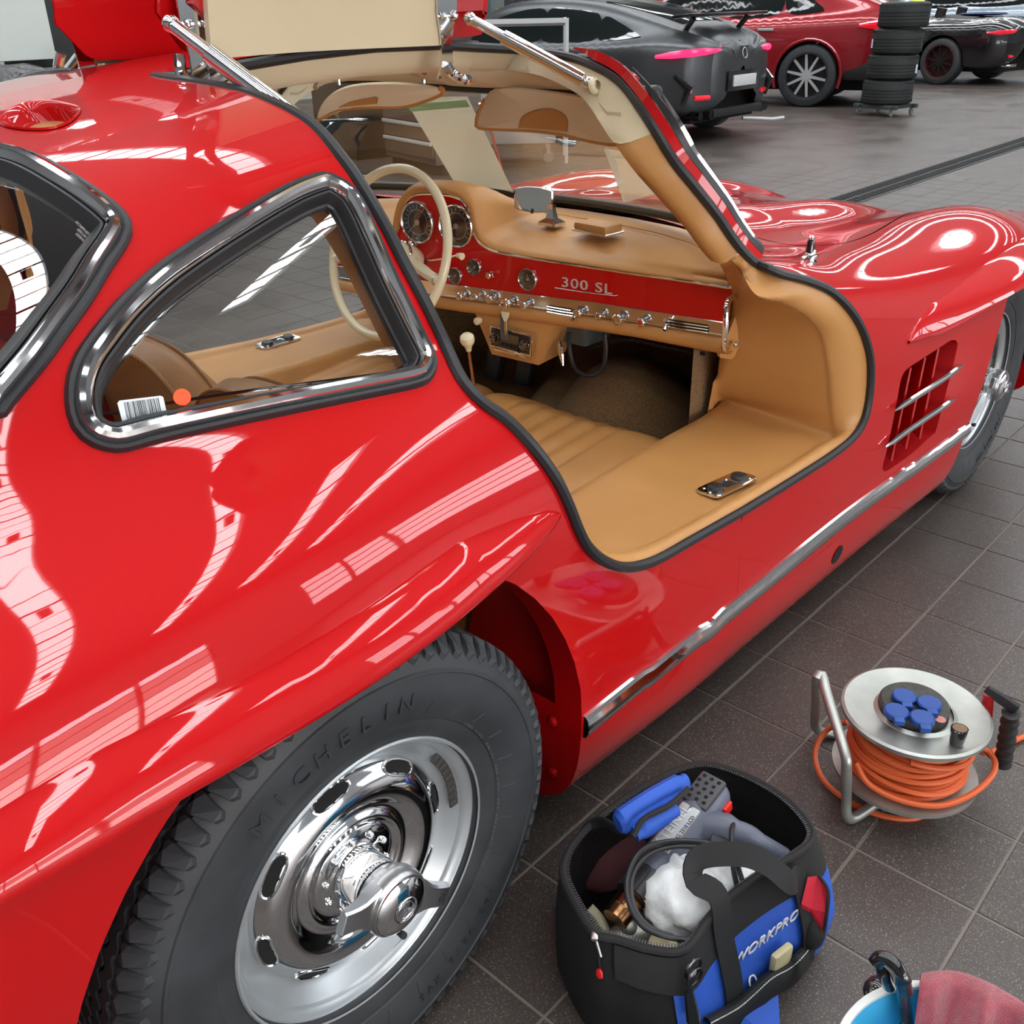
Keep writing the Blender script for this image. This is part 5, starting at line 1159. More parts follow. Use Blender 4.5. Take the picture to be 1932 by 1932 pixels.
# ------------------------------------------------------------------ the two gullwing doors, swung up about the roof spine
dl = np.vstack([sealR[6:-14], SR.at_z(.80,.545), SR.at_z(1.1,.53), SR.at_z(1.28,.56), SR.at_z(1.33,.68), SR.at_z(1.27,.80), SR.at_w(1.14,.71), SR.at_w(1.075,.60), SR.at_w(1.03,.50), SR.at_w(1.0,.38), SR.at_w(.99,.25), SR.at_w(.97,.13), SR.at_w(.7,.127), SR.at_w(.42,.127), SR.at_w(.31,.13)])
dl = inset(SR, resample(orient(SR,dl),.02,True), .008)
zwin = [SR.at_z(.345,.965,12), SR.at_z(1.06,.965,12), SR.at_w(.98,.55), SR.at_w(.93,.47), SR.at_w(.36,.47), SR.at_w(.335,.55)]
win = resample(spline([np.array(q) for q in zwin],6,True),.02,True)
HG = np.array([0,-.125,1.297])
def door(sd, ang):
    D = empty('door', (.65,-.125*sd,1.3), parent=CAR)
    c,s_ = math.cos(ang),math.sin(ang)
    def rotv(V):   # closed right door -> open
        V = np.asarray(V,float).copy(); y = V[:,1]-HG[1]; z = V[:,2]-HG[2]; V[:,1] = HG[1]+y*c+z*s_+0; V[:,2] = HG[2]-y*s_+z*c-(.008 if sd > 0 else .022); V[:,1] *= sd; return V
    def rotn(N): N = np.asarray(N,float).copy(); y,z = N[:,1].copy(),N[:,2].copy(); N[:,1] = y*c+z*s_; N[:,2] = -y*s_+z*c; N[:,1] *= sd; return N
    fl = lambda F: F if sd > 0 else F[:,::-1]
    def go(b,name,m_,**k):
        b.V = [tuple(p) for p in rotv(np.array(b.V))]; return b.build(name,m_,D,**k)
    V,F,N = region(SR, dl, [win], mirror=False); meshobj('door_skin', rotv(V), fl(F), PAINT, D, normals=rotn(N))
    inn = inset(SR, resample(orient(SR,dl),.02,True), .035); wi = inset(SR, orient(SR,win), -.012)
    V,F,N = region(SR, dl, [win], mirror=False, off=-.006); meshobj('door_flange', rotv(V), fl(F)[:,::-1], PAINT, D, normals=rotn(-N))
    P = curve3(SR,inn,-.006); Q = curve3(SR,inset(SR,inn,.004),-.04); b = MB(); b.grid([P,Q],closed=True); go(b,'door_inner_frame',PAINTIN)
    V,F,N = region(SR, inset(SR,inn,.004), [wi], mirror=False, off=-.040); meshobj('door_inner_panel', rotv(V), fl(F)[:,::-1], PAINTIN, D, normals=rotn(-N))
    top = np.vstack([SR.at_w(.325,.133),SR.at_w(.335,.45),SR.at_w(.90,.45),SR.at_w(.87,.30),SR.at_w(.845,.133)]); V,F,N = region(SR, top, mirror=False, off=-.050); V2 = rotv(V)
    meshobj('roof_lining', V2, fl(F)[:,::-1], CREAM, D, normals=rotn(-N))
    P = curve3(SR,resample(orient(SR,top),.02,True),-.050); Q = curve3(SR,resample(orient(SR,top),.02,True),-.04); b = MB(); b.grid([P,Q],closed=True); go(b,'lining_edge',CREAM)
    lowl = np.vstack([SR.at_z(.40,.93),SR.at_z(.50,.62),SR.at_z(.60,.58),SR.at_z(1.1,.57),SR.at_z(1.25,.62),SR.at_z(1.27,.74),SR.at_w(1.1,.70),SR.at_z(1.0,.93)]); V,F,N = region(SR, lowl, mirror=False, off=-.06); meshobj('door_trim_panel', rotv(V), fl(F)[:,::-1], LEATHER, D, normals=rotn(-N))
    V,F,N = region(SR, inset(SR,orient(SR,win),-.004), mirror=False, off=-.02); meshobj('door_window', rotv(V), fl(F), GLASS, D, normals=rotn(N))
    wl = orient(SR,win); P = curve3(SR,wl,.002); b = MB(); b.tube(P,.006,8,closed=True); go(b,'window_chrome_frame',CHROME)
    # hinge arms: chrome plates, in the open position
    for x in ((.315,),(.822,)):
        x = x[0]; H = empty('door_hinge', (x,-.13*sd,1.3), parent=D) if False else D
        b = MB(); P = [(-.030,-.085),(-.020,-.06),(-.022,-.02),(-.030,.02),(-.032,.16),(.02,.16),(.018,.03),(.006,-.02),(.008,-.06),(-.004,-.085)]
        b.prism([(-a if False else a,c_) for a,c_ in P],(x+.012,-.172,1.325),(1,0,0),(0,-.06,1),.004)
        if sd < 0: FLIP(b)
        b.build('hinge_plate', CHROME, D, angle=30)
        b = MB(); b.tube(spline([(x,-.176,1.262),(x+.008,-.185,1.245),(x+.014,-.20,1.238),(x+.03,-.20,1.236)] if x > .5 else [(x-.03,-.18,1.30),(x-.035,-.19,1.275),(x-.01,-.20,1.262),(x+.03,-.205,1.275),(x+.04,-.20,1.285)],4),.0085,10)
        if sd < 0: FLIP(b)
        b.build('hinge_arm', CHROME, D)
        for dx,dz in ((-.010,.10),(-.018,.035),(.008,.035)):
            b = MB(); b.lathe([(0,.012),(.005,.011),(.0065,.007),(.0065,0)],(x+dx+.012,-.174,1.325+dz-.02),(0,-1,.0),12)
            if sd < 0: FLIP(b)
            b.build('hinge_bolt', CHROME, D)
    # telescopic struts
    RA,RB = (onY(322,45,-.215),onY(582,242,-.40)) if sd > 0 else (np.array([.39,-.17,1.355]),np.array([.375,-.41,1.235]))
    for A,B_,r in ((RA,RB,.0135),(onY(886,35,-.195),onY(1110,156,-.385),.0125)):
        S_ = D; t = lambda k: A*(1-k)+B_*k
        for nm,pts,rr in (('strut_rod',[t(0),t(.5)],r*.72),('strut_tube',[t(.28),t(.285),t(.95),t(.955)],[r*.8,r,r,r*.8])):
            b = MB(); b.tube(pts,rr,16)
            if sd < 0: FLIP(b)
            b.build(nm, CHROME, D)
        b = MB(); b.ball(t(1.0),.011,12); b.ball(t(0),.012,12)
        if sd < 0: FLIP(b)
        o = b.build('strut_ball_joint', CHROME, D); o['kind'] = 'stuff'
        if A is RA: continue
        b = MB(); b.lathe([(.014,-.004),(.016,.0),(.014,.005),(.008,.008)],t(1.0)+unit(B_-A)*.012,(0,-1,.3),14)
        if sd < 0: FLIP(b)
        b.build('strut_washer', IVORY, D)
door(1, math.radians(88)); door(-1, math.radians(88))
# ------------------------------------------------------------------ tool bag
NYL = mat('black_nylon',(.0065,.0065,.007,1),.75,bump=('noise',700,.5,.001)); WEB = mat('black_webbing',(.016,.016,.017,1),.7,bump=('wave',500,.5,.001))
BLUE = mat('blue_nylon',srgb(38,88,190),.6,bump=('noise',800,.4,.001)); REDF = mat('red_fabric',srgb(205,25,50),.65,bump=('noise',800,.4,.001)); WTXT = mat('white_print',(.75,.75,.74,1),.6); THREAD = mat('white_thread',(.6,.6,.58,1),.8)
BAG = empty('tool_bag', (.33,-1.02,0), 'open black and blue tool bag full of tools beside the rear tyre', 'bag')
HB = .215
# rim corners measured at the rim height: rear-left, front-left, front-right, rear-right (car frame)
def bagrim(t): pass
RIMP = [(1062,1650),(1085,1590),(1150,1530),(1230,1478),(1320,1444),(1400,1463),(1480,1508),(1528,1560),(1530,1590),(1500,1615),(1430,1655),(1370,1700),(1330,1745),(1290,1795),(1225,1793),(1165,1775),(1125,1765),(1095,1725)]
ZR = [HB]*18
rim0 = np.array([onZ(u,v,z) for (u,v),z in zip(RIMP,ZR)])
RIM = resample(spline(rim0,8,True),.012,True); bc = RIM.mean(0)
nR = len(RIM); FN = unit((onZ(1400,1700,HB)-bc)*[1,1,0])
def front(q, t): return q+np.outer(np.clip((q-bc)@FN/.10,0,1)*.040*min(1,t*1.8), FN)
def wob(P, a, s): return P
rows = []; bb = RIM.copy(); bb[:,2] = 0; cb = bb.mean(0)
for k,(t,sc_) in enumerate(((0,1.0),(.12,1.03),(.35,1.065),(.6,1.07),(.85,1.04),(.97,1.01),(1,.97))):
    q = RIM.copy(); q[:,:2] = (q[:,:2]-bc[:2])*sc_*(1+.012*np.sin(np.arange(nR)*.35+k*1.7))[:,None]+bc[:2]+[0,0]; q[:,2] = RIM[:,2]*(1-t)+.004*t; q = front(q,t); rows.append(q)
b = MB(); b.grid(rows,closed=True); b.V.append((bc[0],bc[1],.004)); base = 6*nR
for i in range(nR): b.F.append((base+i,base+(i+1)%nR,7*nR)); b.MI.append(0)
b.build('bag_shell', NYL, BAG, angle=60)
inn = []
for t,sc_ in ((0,.975),(.3,.96),(.75,.95),(1,.93)):
    q = RIM.copy(); q[:,:2] = (q[:,:2]-bc[:2])*sc_+bc[:2]; q[:,2] = RIM[:,2]*(1-t)+.02*t; inn.append(q)
b = MB(); b.grid(inn,closed=True); b.V.append((bc[0],bc[1],.02))
for i in range(nR): b.F.append((3*nR+i,3*nR+(i+1)%nR,4*nR)); b.MI.append(0)
b.build('bag_lining', mat('black_lining',(.012,.012,.013,1),.5,bump=('noise',40,.4,.006)), BAG, angle=60)
b = MB(); b.tube(RIM+[0,0,.002],.0062,8,closed=True); b.build('rim_binding', WEB, BAG)
ids = [i for i in range(nR)]
b = MB(); Q = RIM.copy(); Q[:,:2] = (Q[:,:2]-bc[:2])*.965+bc[:2]; Q = resample(Q,.004,True); Tq,_,_ = frames(Q,True)
for i in range(len(Q)): 
    a = math.atan2(Tq[i][1],Tq[i][0]); b.box(Q[i]+[0,0,.005],(.0022,.006,.002),(0,0,a))
o = b.build('zip_teeth', mat('zip_grey',(.06,.06,.065,1),.35,.5), BAG, smooth=False, fix=False); o['kind'] = 'stuff'
def side(fr, z, out=.004):
    """point on the outside of the bag: fr = photograph-measured rim fraction index, z height"""
    q = RIM[int(fr)%nR]; t = (q[2]-z)/q[2]; sc_ = np.interp(t,[0,.12,.35,.6,.85,1],[1,1.03,1.065,1.07,1.04,.97]); p = np.array([*((q[:2]-bc[:2])*sc_*(1+out/.2)+bc[:2]),z]); return front(p[None],t)[0]
def rimi(u,v): return int(np.argmin(((proj(RIM)-[u,v])**2).sum(1)))
i0,i1 = rimi(1500,1612),rimi(1262,1800); i_a = min(i0,i1); i_b = max(i0,i1)
# blue front panel with black top band
def panel(ia, ib, z0, z1, out, name, m_, th=.003):
    idx = np.arange(ia, ib+1); zz = np.linspace(z0,z1,8); b = MB(); rows = [[side(i,z,out) for i in idx] for z in zz]; b.grid(rows)
    return b.build(name, m_, BAG, angle=60)
panel(i_a-3,i_b,.010,.168,.005,'blue_front_panel',BLUE)
panel(i_a-6,i_b+6,.165,.213,.0052,'black_band',WEB)
panel(rimi(1530,1575)-2,rimi(1530,1575)+4,.03,.17,.0045,'blue_corner_panel',BLUE)
def bagpt(u, v, out=.02):
    best = min(((i,z) for i in range(0,nR,1) for z in np.arange(.01,.205,.008)), key=lambda q: float(((proj(side(q[0],q[1],out))[0]-[u,v])**2).sum())+(0 if (RIM[q[0]%nR]-bc)@(CAM_C-bc) > 0 or (RIM[q[0]%nR]-bc)@FN > 0 else 1e6)); return side(best[0],best[1],out)
# brand word on the blue panel: follow the panel direction
pm,zm = min(((i,z) for i in range(i_a,i_b) for z in np.arange(.06,.17,.005)), key=lambda q: float(np.linalg.norm(proj(side(q[0],q[1],.018))[0]-[1440,1770]))); p0 = side(pm,zm,.018); pu = side(pm-6,.105)-side(pm+6,.105); pv = np.array([0,0,1.])+.0*pu
text('brand_lettering','WORKPRO',.0285,p0,pu,pv,WTXT,BAG,.0008,shear=.18,sx=1.0)
# handles
def strap(P, w_, t_, name, m_, up, parent=BAG):
    b = MB(); Q = resample(spline(P,8),.008); b.sweep(Q,[(-w_/2,-t_/2),(w_/2,-t_/2),(w_/2,t_/2),(-w_/2,t_/2)],up); return b.build(name,m_,parent,angle=40)
f1 = int(i_a+(i_b-i_a)*.62); f2 = int(i_a+(i_b-i_a)*.10)
h1 = [side(f1,.03,.02),side(f1,.11,.02),side(f1,.19,.02),RIM[f1]*[1,1,0]+[0,0,.245],onZ(1310,1660,.262),onZ(1320,1618,.275),onZ(1400,1612,.275),onZ(1450,1632,.262),onZ(1490,1665,.235),side(f2,.19,.02),side(f2,.11,.02),side(f2,.04,.02)]
Pn = unit(np.cross(pu,[0,0,1.])); Pn = Pn*np.sign(np.dot(Pn,p0-bc))
tang = unit(pu)
ups = None
def strapv(P, w_, t_, name, m_):
    """webbing whose width always lies along the long side of the bag or follows the bend"""
    Q = resample(spline(P,8),.008); T = np.gradient(Q,axis=0); T /= np.linalg.norm(T,axis=1)[:,None]; A = np.cross(T,np.tile(Pn*.8+np.array([0,0,.6]),(len(Q),1))); A /= np.linalg.norm(A,axis=1)[:,None]
    for i in range(1,len(A)):
        if A[i]@A[i-1] < 0: A[i] = -A[i]
    N_ = np.cross(T,A); b = MB(); b.grid([Q+A*w_/2+N_*t_/2,Q-A*w_/2+N_*t_/2,Q-A*w_/2-N_*t_/2,Q+A*w_/2-N_*t_/2,Q+A*w_/2+N_*t_/2]); return b.build(name,m_,BAG,angle=40)
strapv(h1,.034,.003,'front_handle',WEB)
far0,far1 = rimi(1180,1508),rimi(1290,1450)
hp = [side(far0,.12,.02),side(far0,.20,.02),onZ(1150,1555,.26),onZ(1130,1560,.275),onZ(1180,1560,.28),onZ(1250,1515,.285),onZ(1315,1490,.275),side(far1,.20,.02),side(far1,.12,.02)]
b = MB(); b.tube(resample(spline([onZ(1092,1600,.15),onZ(1105,1568,.20),onZ(1135,1550,.235),onZ(1165,1565,.255),onZ(1190,1570,.26)],6),.008),.009,8,ry=.004); b.build('rear_handle', WEB, BAG)
# padded blue grip wrapped round the rear handle
g0,g1,g2 = onZ(1165,1555,.285),onZ(1225,1515,.295),onZ(1292,1478,.29)
b = MB(); b.tube(spline([g0,g1,g2],8),[.016]+[.024]*14+[.018]*2,12,ry=[.012]+[.016]*14+[.012]*2,up=(0,0,1)); b.build('handle_grip', BLUE, BAG)
b = MB(); Qg = spline([onZ(1195,1578,.29),onZ(1215,1545,.305),onZ(1262,1520,.31),onZ(1298,1488,.305)],8); b.tube(Qg,.0045,8); b.build('grip_binding', WEB, BAG)
b = MB(); b.tube(spline([onZ(1196,1572,.275),onZ(1230,1553,.28),onZ(1272,1524,.285)],6),[.012]*3+[.018]*7+[.013]*3,12,ry=.014,up=(0,0,1)); b.build('handle_grip_flap', BLUE, BAG)
# zip pull, rings, clip, pockets and tags
z0 = onZ(1122,1765,HB+.004); b = MB(); b.box(z0,(.016,.010,.006),(0,0,.6),.002); b.tube([z0,z0+(onZ(1135,1810,HB-.02)-z0)*.9],.0022,6); b.build('zip_puller', ALU, BAG)
z1 = onZ(1132,1815,HB-.03); b = MB(); b.tube([z0+(z1-z0)*.7,z1+[0,0,-.012]],.0016,6); b.build('zip_cord', BLACK, BAG)
b = MB(); z2 = z1+(onZ(1130,1855,.15)-z1)*.75; b.tube([z1+(z2-z1)*.45,z1+(z2-z1)*.6,z1+(z2-z1)*.9,z2],[.002,.0055,.006,.002],10,ry=[.002,.003,.003,.002]); b.build('zip_tag', mat('red_plastic',srgb(230,40,35),.35), BAG)
RG_ = side(rimi(1285,1800),.15,.05)
for c_,r_ in ((bagpt(1297,1822,.022),.014),(bagpt(1306,1850,.026),.013)):
    b = MB(); u = unit(pu); b.tube([c_+u*r_*math.cos(a)+np.array([0,0,1])*r_*1.2*math.sin(a) for a in np.linspace(0,2*math.pi,20,endpoint=False)],.0022,6,closed=True); b.build('d_ring', mat('dark_steel',(.12,.12,.13,1),.25,1), BAG)
q0 = bagpt(1304,1868,.028); b = MB(); b.tube([q0,bagpt(1304,1895,.028),bagpt(1302,1930,.026)],[.006,.008,.010],8); b.build('strap_clip', GLOSSB, BAG)
# tool belt pocket strip along the lower front, light tool in it, lower printed pocket, red side pocket
PK = [bagpt(*q,.012) for q in ((1325,1905),(1370,1885),(1405,1858),(1440,1822),(1475,1805),(1505,1780),(1528,1745))]
b = MB(); Q = resample(spline(PK,6),.006); Pp = Pn
rows = [Q+Pp*(.006+.008*abs(math.sin(0)))+[0,0,-.055]]
rows = [Q+[0,0,-.075]+Pp*.0, Q+[0,0,-.045]+Pp*.022, Q+[0,0,-.005]+Pp*.020, Q+Pp*.014, Q+Pp*.006+[0,0,-.004], Q+[0,0,-.04]]
b.grid(rows); b.build('pocket_strip', NYL, BAG, angle=60)
b = MB(); q = resample(Q+Pp*.0185+[0,0,-.003],.0045)
for k in range(0,len(q)-1): b.tube([q[k],q[k]*.35+q[k+1]*.65],.0009,4)
o = b.build('pocket_stitching', THREAD, BAG); o['kind'] = 'stuff'
t0 = bagpt(1478,1800,.030); b = MB(); b.box(t0+[0,0,-.01],(.012,.040,.05),(0,0,math.atan2(pu[1],pu[0])+math.pi/2),.005); b.build('pocketed_block', mat('pale_wood',srgb(190,180,140),.6), BAG)
pkt = np.array([bagpt(1392,1905,.030),bagpt(1470,1855,.030),onZ(1474,1975,.012),onZ(1386,2030,.012)])
b = MB(); b.add([*(pkt),*(pkt+Pp*-.012)],[(0,1,2,3),(7,6,5,4),(0,4,5,1),(1,5,6,2),(2,6,7,3),(3,7,4,0)]); b.build('lower_blue_pocket', BLUE, BAG, smooth=False)
pcn = (pkt[0]+pkt[1]+pkt[2]+pkt[3])/4; pvv = unit((pkt[0]+pkt[1])/2-(pkt[2]+pkt[3])/2); puu = unit(pkt[1]-pkt[0]); nn = unit(np.cross(puu,pvv)); nn = nn*np.sign(-(nn@(pcn-CAM_C)))
text('pocket_lettering','WORKPRO',.030,(pkt[0]+pkt[3])/2*.62+(pkt[1]+pkt[2])/2*.38+nn*.002,pvv,-puu,WTXT,BAG,.0006,shear=.15)
rp = [onZ(1524,1655,.19),onZ(1545,1652,.19),onZ(1562,1680,.18),onZ(1560,1722,.15),onZ(1555,1755,.12),onZ(1530,1715,.15),onZ(1512,1705,.16)]
rp = np.array(rp); b = MB(); cR = rp.mean(0); b.grid([rp,rp*.98+cR*.02-[0,0,.008]],closed=True); b.V += [tuple(p) for p in rp]; k = len(b.V)-7; b.F.append(tuple(range(k,k+7))); b.MI.append(0); b.build('red_pocket_flap', REDF, BAG, smooth=False)
b = MB(); b.tube(resample(spline(np.vstack([rp[1:5]]),6),.006),.003,6); b.build('flap_binding', WEB, BAG)
b = MB(); b.ball(bagpt(1532,1762,.01),.030,12,(.8,.6,1)); b.build('side_pocket', NYL, BAG)
# ------------------------------------------------------------------ heat gun lying in the bag
GREY = mat('grey_tool_plastic',srgb(92,97,112),.4); DGR = mat('dark_tool_plastic',(.02,.02,.022,1),.45); LGR = mat('light_label',srgb(190,192,190),.5); BRONZ = mat('heat_tinted_steel',srgb(170,125,85),.25,1,noise=(40,.3))
G = empty('heat_gun', tuple(onZ(1270,1580,.2)), 'grey heat gun with bronze nozzle lying in the tool bag', 'heat gun')
ga = onZ(1345,1497,.236); gb = onZ(1230,1646,.198); gc = onZ(1172,1700,.165); ax = unit(gb-ga); gup = np.array([0,0,1.]); gs = unit(np.cross(ax,gup)); gup = np.cross(gs,ax)
b = MB(); b.tube([ga-ax*.012,ga,ga+ax*.05,ga+ax*.11,gb-ax*.01,gb+ax*.012],[.026,.034,.036,.035,.032,.028],20,ry=[.024,.032,.034,.033,.030,.027],up=gup); b.build('gun_body', GREY, G, angle=50)
# vent plate with holes at the rear
pc = ga+ax*.022+gup*.030+gs*.0; R_ = Matrix((tuple(ax),tuple(gs),tuple(gup))).transposed()
b = MB(); b.box(pc,(.062,.044,.012),R_,.005); b.build('vent_plate', mat('mid_grey_plastic',srgb(70,72,76),.5), G)
for i in range(5):
    for j in range(3):
        b = MB(); b.disc(pc+ax*(-.022+.011*i)+gs*(-.013+.013*j+(.003 if i%2 else 0))+gup*.0063,gup,.0034,10); b.build('vent_hole', DARK, G, smooth=False)
b = MB(); lc = ga+ax*.102+gup*.0345; b.box(lc-gup*.002,(.088,.032,.006),R_,.002); b.build('name_plate', LGR, G)
text('brand_lettering','STEINEL',.0215,lc+gup*.0016-gs*.004*-1,-ax,-gs*-1 if False else np.cross(gup,-ax),mat('white_lettering',(.85,.85,.85,1),.5),G,.0008)
text('model_lettering','HG 2310 LCD',.0085,lc+gup*.0014-np.cross(gup,-ax)*.0135-ax*.004,-ax,np.cross(gup,-ax),BLACK,G,.0004)
b = MB(); b.box(lc+ax*.033-np.cross(gup,-ax)*.012+gup*.0012,(.02,.005,.001),R_); b.build('red_stripe', mat('red_print',srgb(215,50,50),.5), G, smooth=False)
b = MB(); b.tube([gb-ax*.004,gb+ax*.01,gb+ax*.05,gb+ax*.052],[.027,.030,.028,.02],16); b.build('heat_shield', DGR, G)
for k in range(10):
    a = 2*math.pi*k/10; e = gs*math.cos(a)+gup*math.sin(a); b = MB(); b.tube([gb+ax*.012+e*.030,gb+ax*.05+e*.0285],.0018,4); b.build('shield_rib', DGR, G)
b = MB(); n0_ = gb+ax*.052; b.tube([n0_,n0_+ax*.004,n0_+ax*.022,n0_+ax*.024,n0_+ax*.026,n0_+ax*.042],[.018,.0205,.0205,.0215,.0205,.020],20); b.build('nozzle', BRONZ, G)
hd = [ga+ax*.075+gs*.02, onZ(1390,1570,.225), onZ(1430,1592,.205), onZ(1475,1618,.18)]
b = MB(); b.tube(spline(hd,6),[.026]*6+[.020]*6+[.019]*7,14,ry=[.024]*6+[.017]*6+[.016]*7,up=gup); b.build('handle', GREY, G)
b = MB(); b.tube(spline([onZ(1340,1585,.222),onZ(1375,1600,.215),onZ(1430,1625,.19)],6),.014,10); b.build('handle_grip_insert', DGR, G)
b = MB(); b.box(ga+ax*.012+gs*-.034,(.02,.006,.02),R_,.002); b.build('red_switch', mat('red_plastic',(.6,.02,.02,1),.35), G)
def cable(P, r, name, m_, **k):
    b = MB(); b.tube(resample(spline(P,8),.008),r,10); return b.build(name,m_,**k)
CB = empty('power_cable', tuple(onZ(1240,1680,.22)), 'black rubber power cable coiled in the tool bag beside the white plastic bag', 'cable')
cable([onZ(1385,1545,.24),onZ(1380,1580,.25),onZ(1384,1640,.22),onZ(1395,1690,.19)],.0040,'cable_drop',RUBBER,parent=CB)
cable([onZ(1400,1660,.235),onZ(1380,1612,.25),onZ(1330,1590,.255),onZ(1260,1588,.262),onZ(1210,1605,.258),onZ(1185,1650,.25),onZ(1186,1700,.235),onZ(1210,1745,.228),onZ(1250,1765,.222),onZ(1300,1775,.21)],.0042,'cable_loop',RUBBER,parent=CB)
cable([onZ(1340,1600,.25),onZ(1270,1597,.255),onZ(1220,1615,.25),onZ(1192,1655,.243),onZ(1195,1710,.23),onZ(1225,1750,.222),onZ(1270,1768,.215)],.0042,'cable_loop',RUBBER,parent=CB)
# crumpled white plastic bag
rb = random.Random(5); PB = None
def blob(c, r, sc, seed, amp, n=26):
    b = MB(); V = []; F = []; m_ = n//2; rr = random.Random(seed); ph = [(rr.uniform(-1,1),rr.uniform(-1,1),rr.uniform(-1,1),rr.uniform(0,6),rr.uniform(3,9)) for _ in range(14)]
    for i in range(m_+1):
        t = math.pi*i/m_
        for k in range(n):
            a = 2*math.pi*k/n; d = np.array([math.sin(t)*math.cos(a),math.sin(t)*math.sin(a),math.cos(t)]); q = 1+amp*sum(abs(math.sin(p[4]*(d@np.array(p[:3]))+p[3])) for p in ph)/5-amp*1.4
            V.append(np.array(c)+d*r*np.array(sc)*q)
    for i in range(m_):
        for k in range(n): F.append((i*n+k,i*n+(k+1)%n,(i+1)*n+(k+1)%n,(i+1)*n+k))
    b.add(V,F); return b
PLB = mat('white_plastic_film',(.86,.88,.88,1),.35,coat=.3,bump=('noise',45,.5,.006))
o = blob(onZ(1288,1686,.185),.058,(1.05,1.0,.80),3,.22,40).build('plastic_bag',PLB,None,angle=80); tag(o,'crumpled white plastic bag bundled in the middle of the tool bag','plastic bag')
o = blob(onZ(1372,1650,.175),.046,(1.15,.9,.8),8,.28,36).build('plastic_bag',PLB,None,angle=80); tag(o,'smaller crumpled white plastic bag under the front handle of the tool bag','plastic bag')
o = blob(onZ(1405,1640,.165),.032,(1.3,.8,.6),12,.3,30).build('paper_wrapper',mat('printed_wrapper',(.6,.6,.58,1),.5,noise=(60,.5)),None,angle=80); tag(o,'crumpled white and green printed wrapper beside the plastic bags','wrapper')
b = MB(); p = onZ(1185,1765,.15); b.tube([p+[-.04,.02,-.01],p,p+[.05,-.03,.0]],[.018,.022,.018],12); b.ball(p+[.0,-.0,.016],.014,12); o = b.build('metal_tool',mat('worn_grey_metal',(.28,.27,.24,1),.4,.7),None); tag(o,'worn grey metal tool at the near left inside of the bag','tool')
b = MB(); p = onZ(1250,1790,.195); b.lathe([(0,.012),(.018,.012),(.021,.008),(.021,-.01),(0,-.01)],p,(0,-.2,1),24); o = b.build('tape_roll',mat('cream_plastic',srgb(215,200,160),.5),None); tag(o,'cream round tool end at the near rim of the tool bag','tool')
b = MB(); b.tube(spline([onZ(1110,1715,.17),onZ(1128,1735,.16),onZ(1140,1760,.15)],4),[.010]*9,8); o = b.build('scraper',mat('stone_grey_plastic',srgb(150,145,120),.5),None); tag(o,'pale grey scraper standing at the left corner inside the bag','tool')
o = blob(onZ(1150,1620,.10),.06,(1.2,.9,.6),21,.1,24).build('maroon_cloth',mat('maroon_fabric',(.05,.008,.01,1),.9),None); tag(o,'dark maroon cloth in the bottom of the tool bag','cloth')
# ------------------------------------------------------------------ cable reel
CR = empty('cable_reel', (.88,-1.17,0), 'metal cable reel with four blue sockets and orange cable wound on it', 'cable reel')
GALV = mat('galvanised_steel',srgb(175,178,172),.38,.75,noise=(18,.12)); ORG = mat('orange_cable',srgb(214,98,48),.45); SOCK = mat('blue_socket_lid',srgb(14,70,150),.4)
zt = .215
rc3 = onZ(1727,1345,zt); r_ = 0.0
p1 = onZ(1590,1340,zt); p2 = onZ(1865,1345,zt); RR = np.linalg.norm(p2[:2]-p1[:2])/2; rcx = (p1+p2)/2
p3 = onZ(1727,1266,zt); p4 = onZ(1727,1429,zt); rcx = (p1+p2+p3+p4)/4; RR = (np.linalg.norm(p2-p1)+np.linalg.norm(p3-p4))/4
axz = (0,0,1)
zb_ = .085
b = MB(); b.lathe([(RR*.50,.004),(RR*.56,.0),(RR*.9,.004),(RR*.96,.006),(RR,.003),(RR*1.0,-.004),(RR*.97,-.004),(RR*.9,-.002),(RR*.3,-.006)],(rcx[0],rcx[1],zt),axz,72); b.build('top_flange', GALV, CR, angle=30)
b = MB(); b.lathe([(.05,.0),(RR*.9,-.002),(RR*.96,-.006),(RR,-.003),(RR*1.0,.004),(RR*.97,.004),(RR*.9,.004),(.05,.008)],(rcx[0],rcx[1],zb_),axz,72); b.build('bottom_flange', GALV, CR, angle=30)
b = MB(); b.lathe([(RR*.5,zb_),(RR*.5,zt)],(rcx[0],rcx[1],0),axz,40); b.build('drum', GALV, CR)
SK = mat('dark_socket_plate',srgb(62,62,58),.6,noise=(60,.3))
b = MB(); b.lathe([(0,.018),(RR*.44,.018),(RR*.47,.014),(RR*.48,-.002)],(rcx[0]+.004,rcx[1]+.006,zt),axz,48); b.build('socket_plate', SK, CR)
for (u,v),rot in (((1706,1314),.5),((1753,1327),.5),((1691,1342),.5),((1740,1355),.5)):
    c_ = onZ(u,v,zt+.026); b = MB(); b.lathe([(0,.004),(.019,.004),(.0215,.002),(.0215,-.004),(.020,-.008)],c_,axz,14)
    b.box(c_+np.array([-.018,-.012,-.002]),(.020,.018,.010),(0,0,.6),.002); b.build('socket_lid', SOCK, CR, angle=30)
c_ = onZ(1774,1357,zt+.019); b = MB(); b.disc(c_,axz,.0095,20); b.build('thermal_button', mat('pink_button',srgb(190,120,110),.5), CR, smooth=False)
c_ = onZ(1804,1403,zt+.004); b = MB(); b.cyl(c_,axz,.0115,.034,20,.001,.0145); b.build('winding_knob', GLOSSB, CR); b = MB(); b.disc(c_+[0,0,.0345],axz,.0118,20); b.build('knob_cap', mat('brown_cap',srgb(120,95,70),.6), CR, smooth=False)
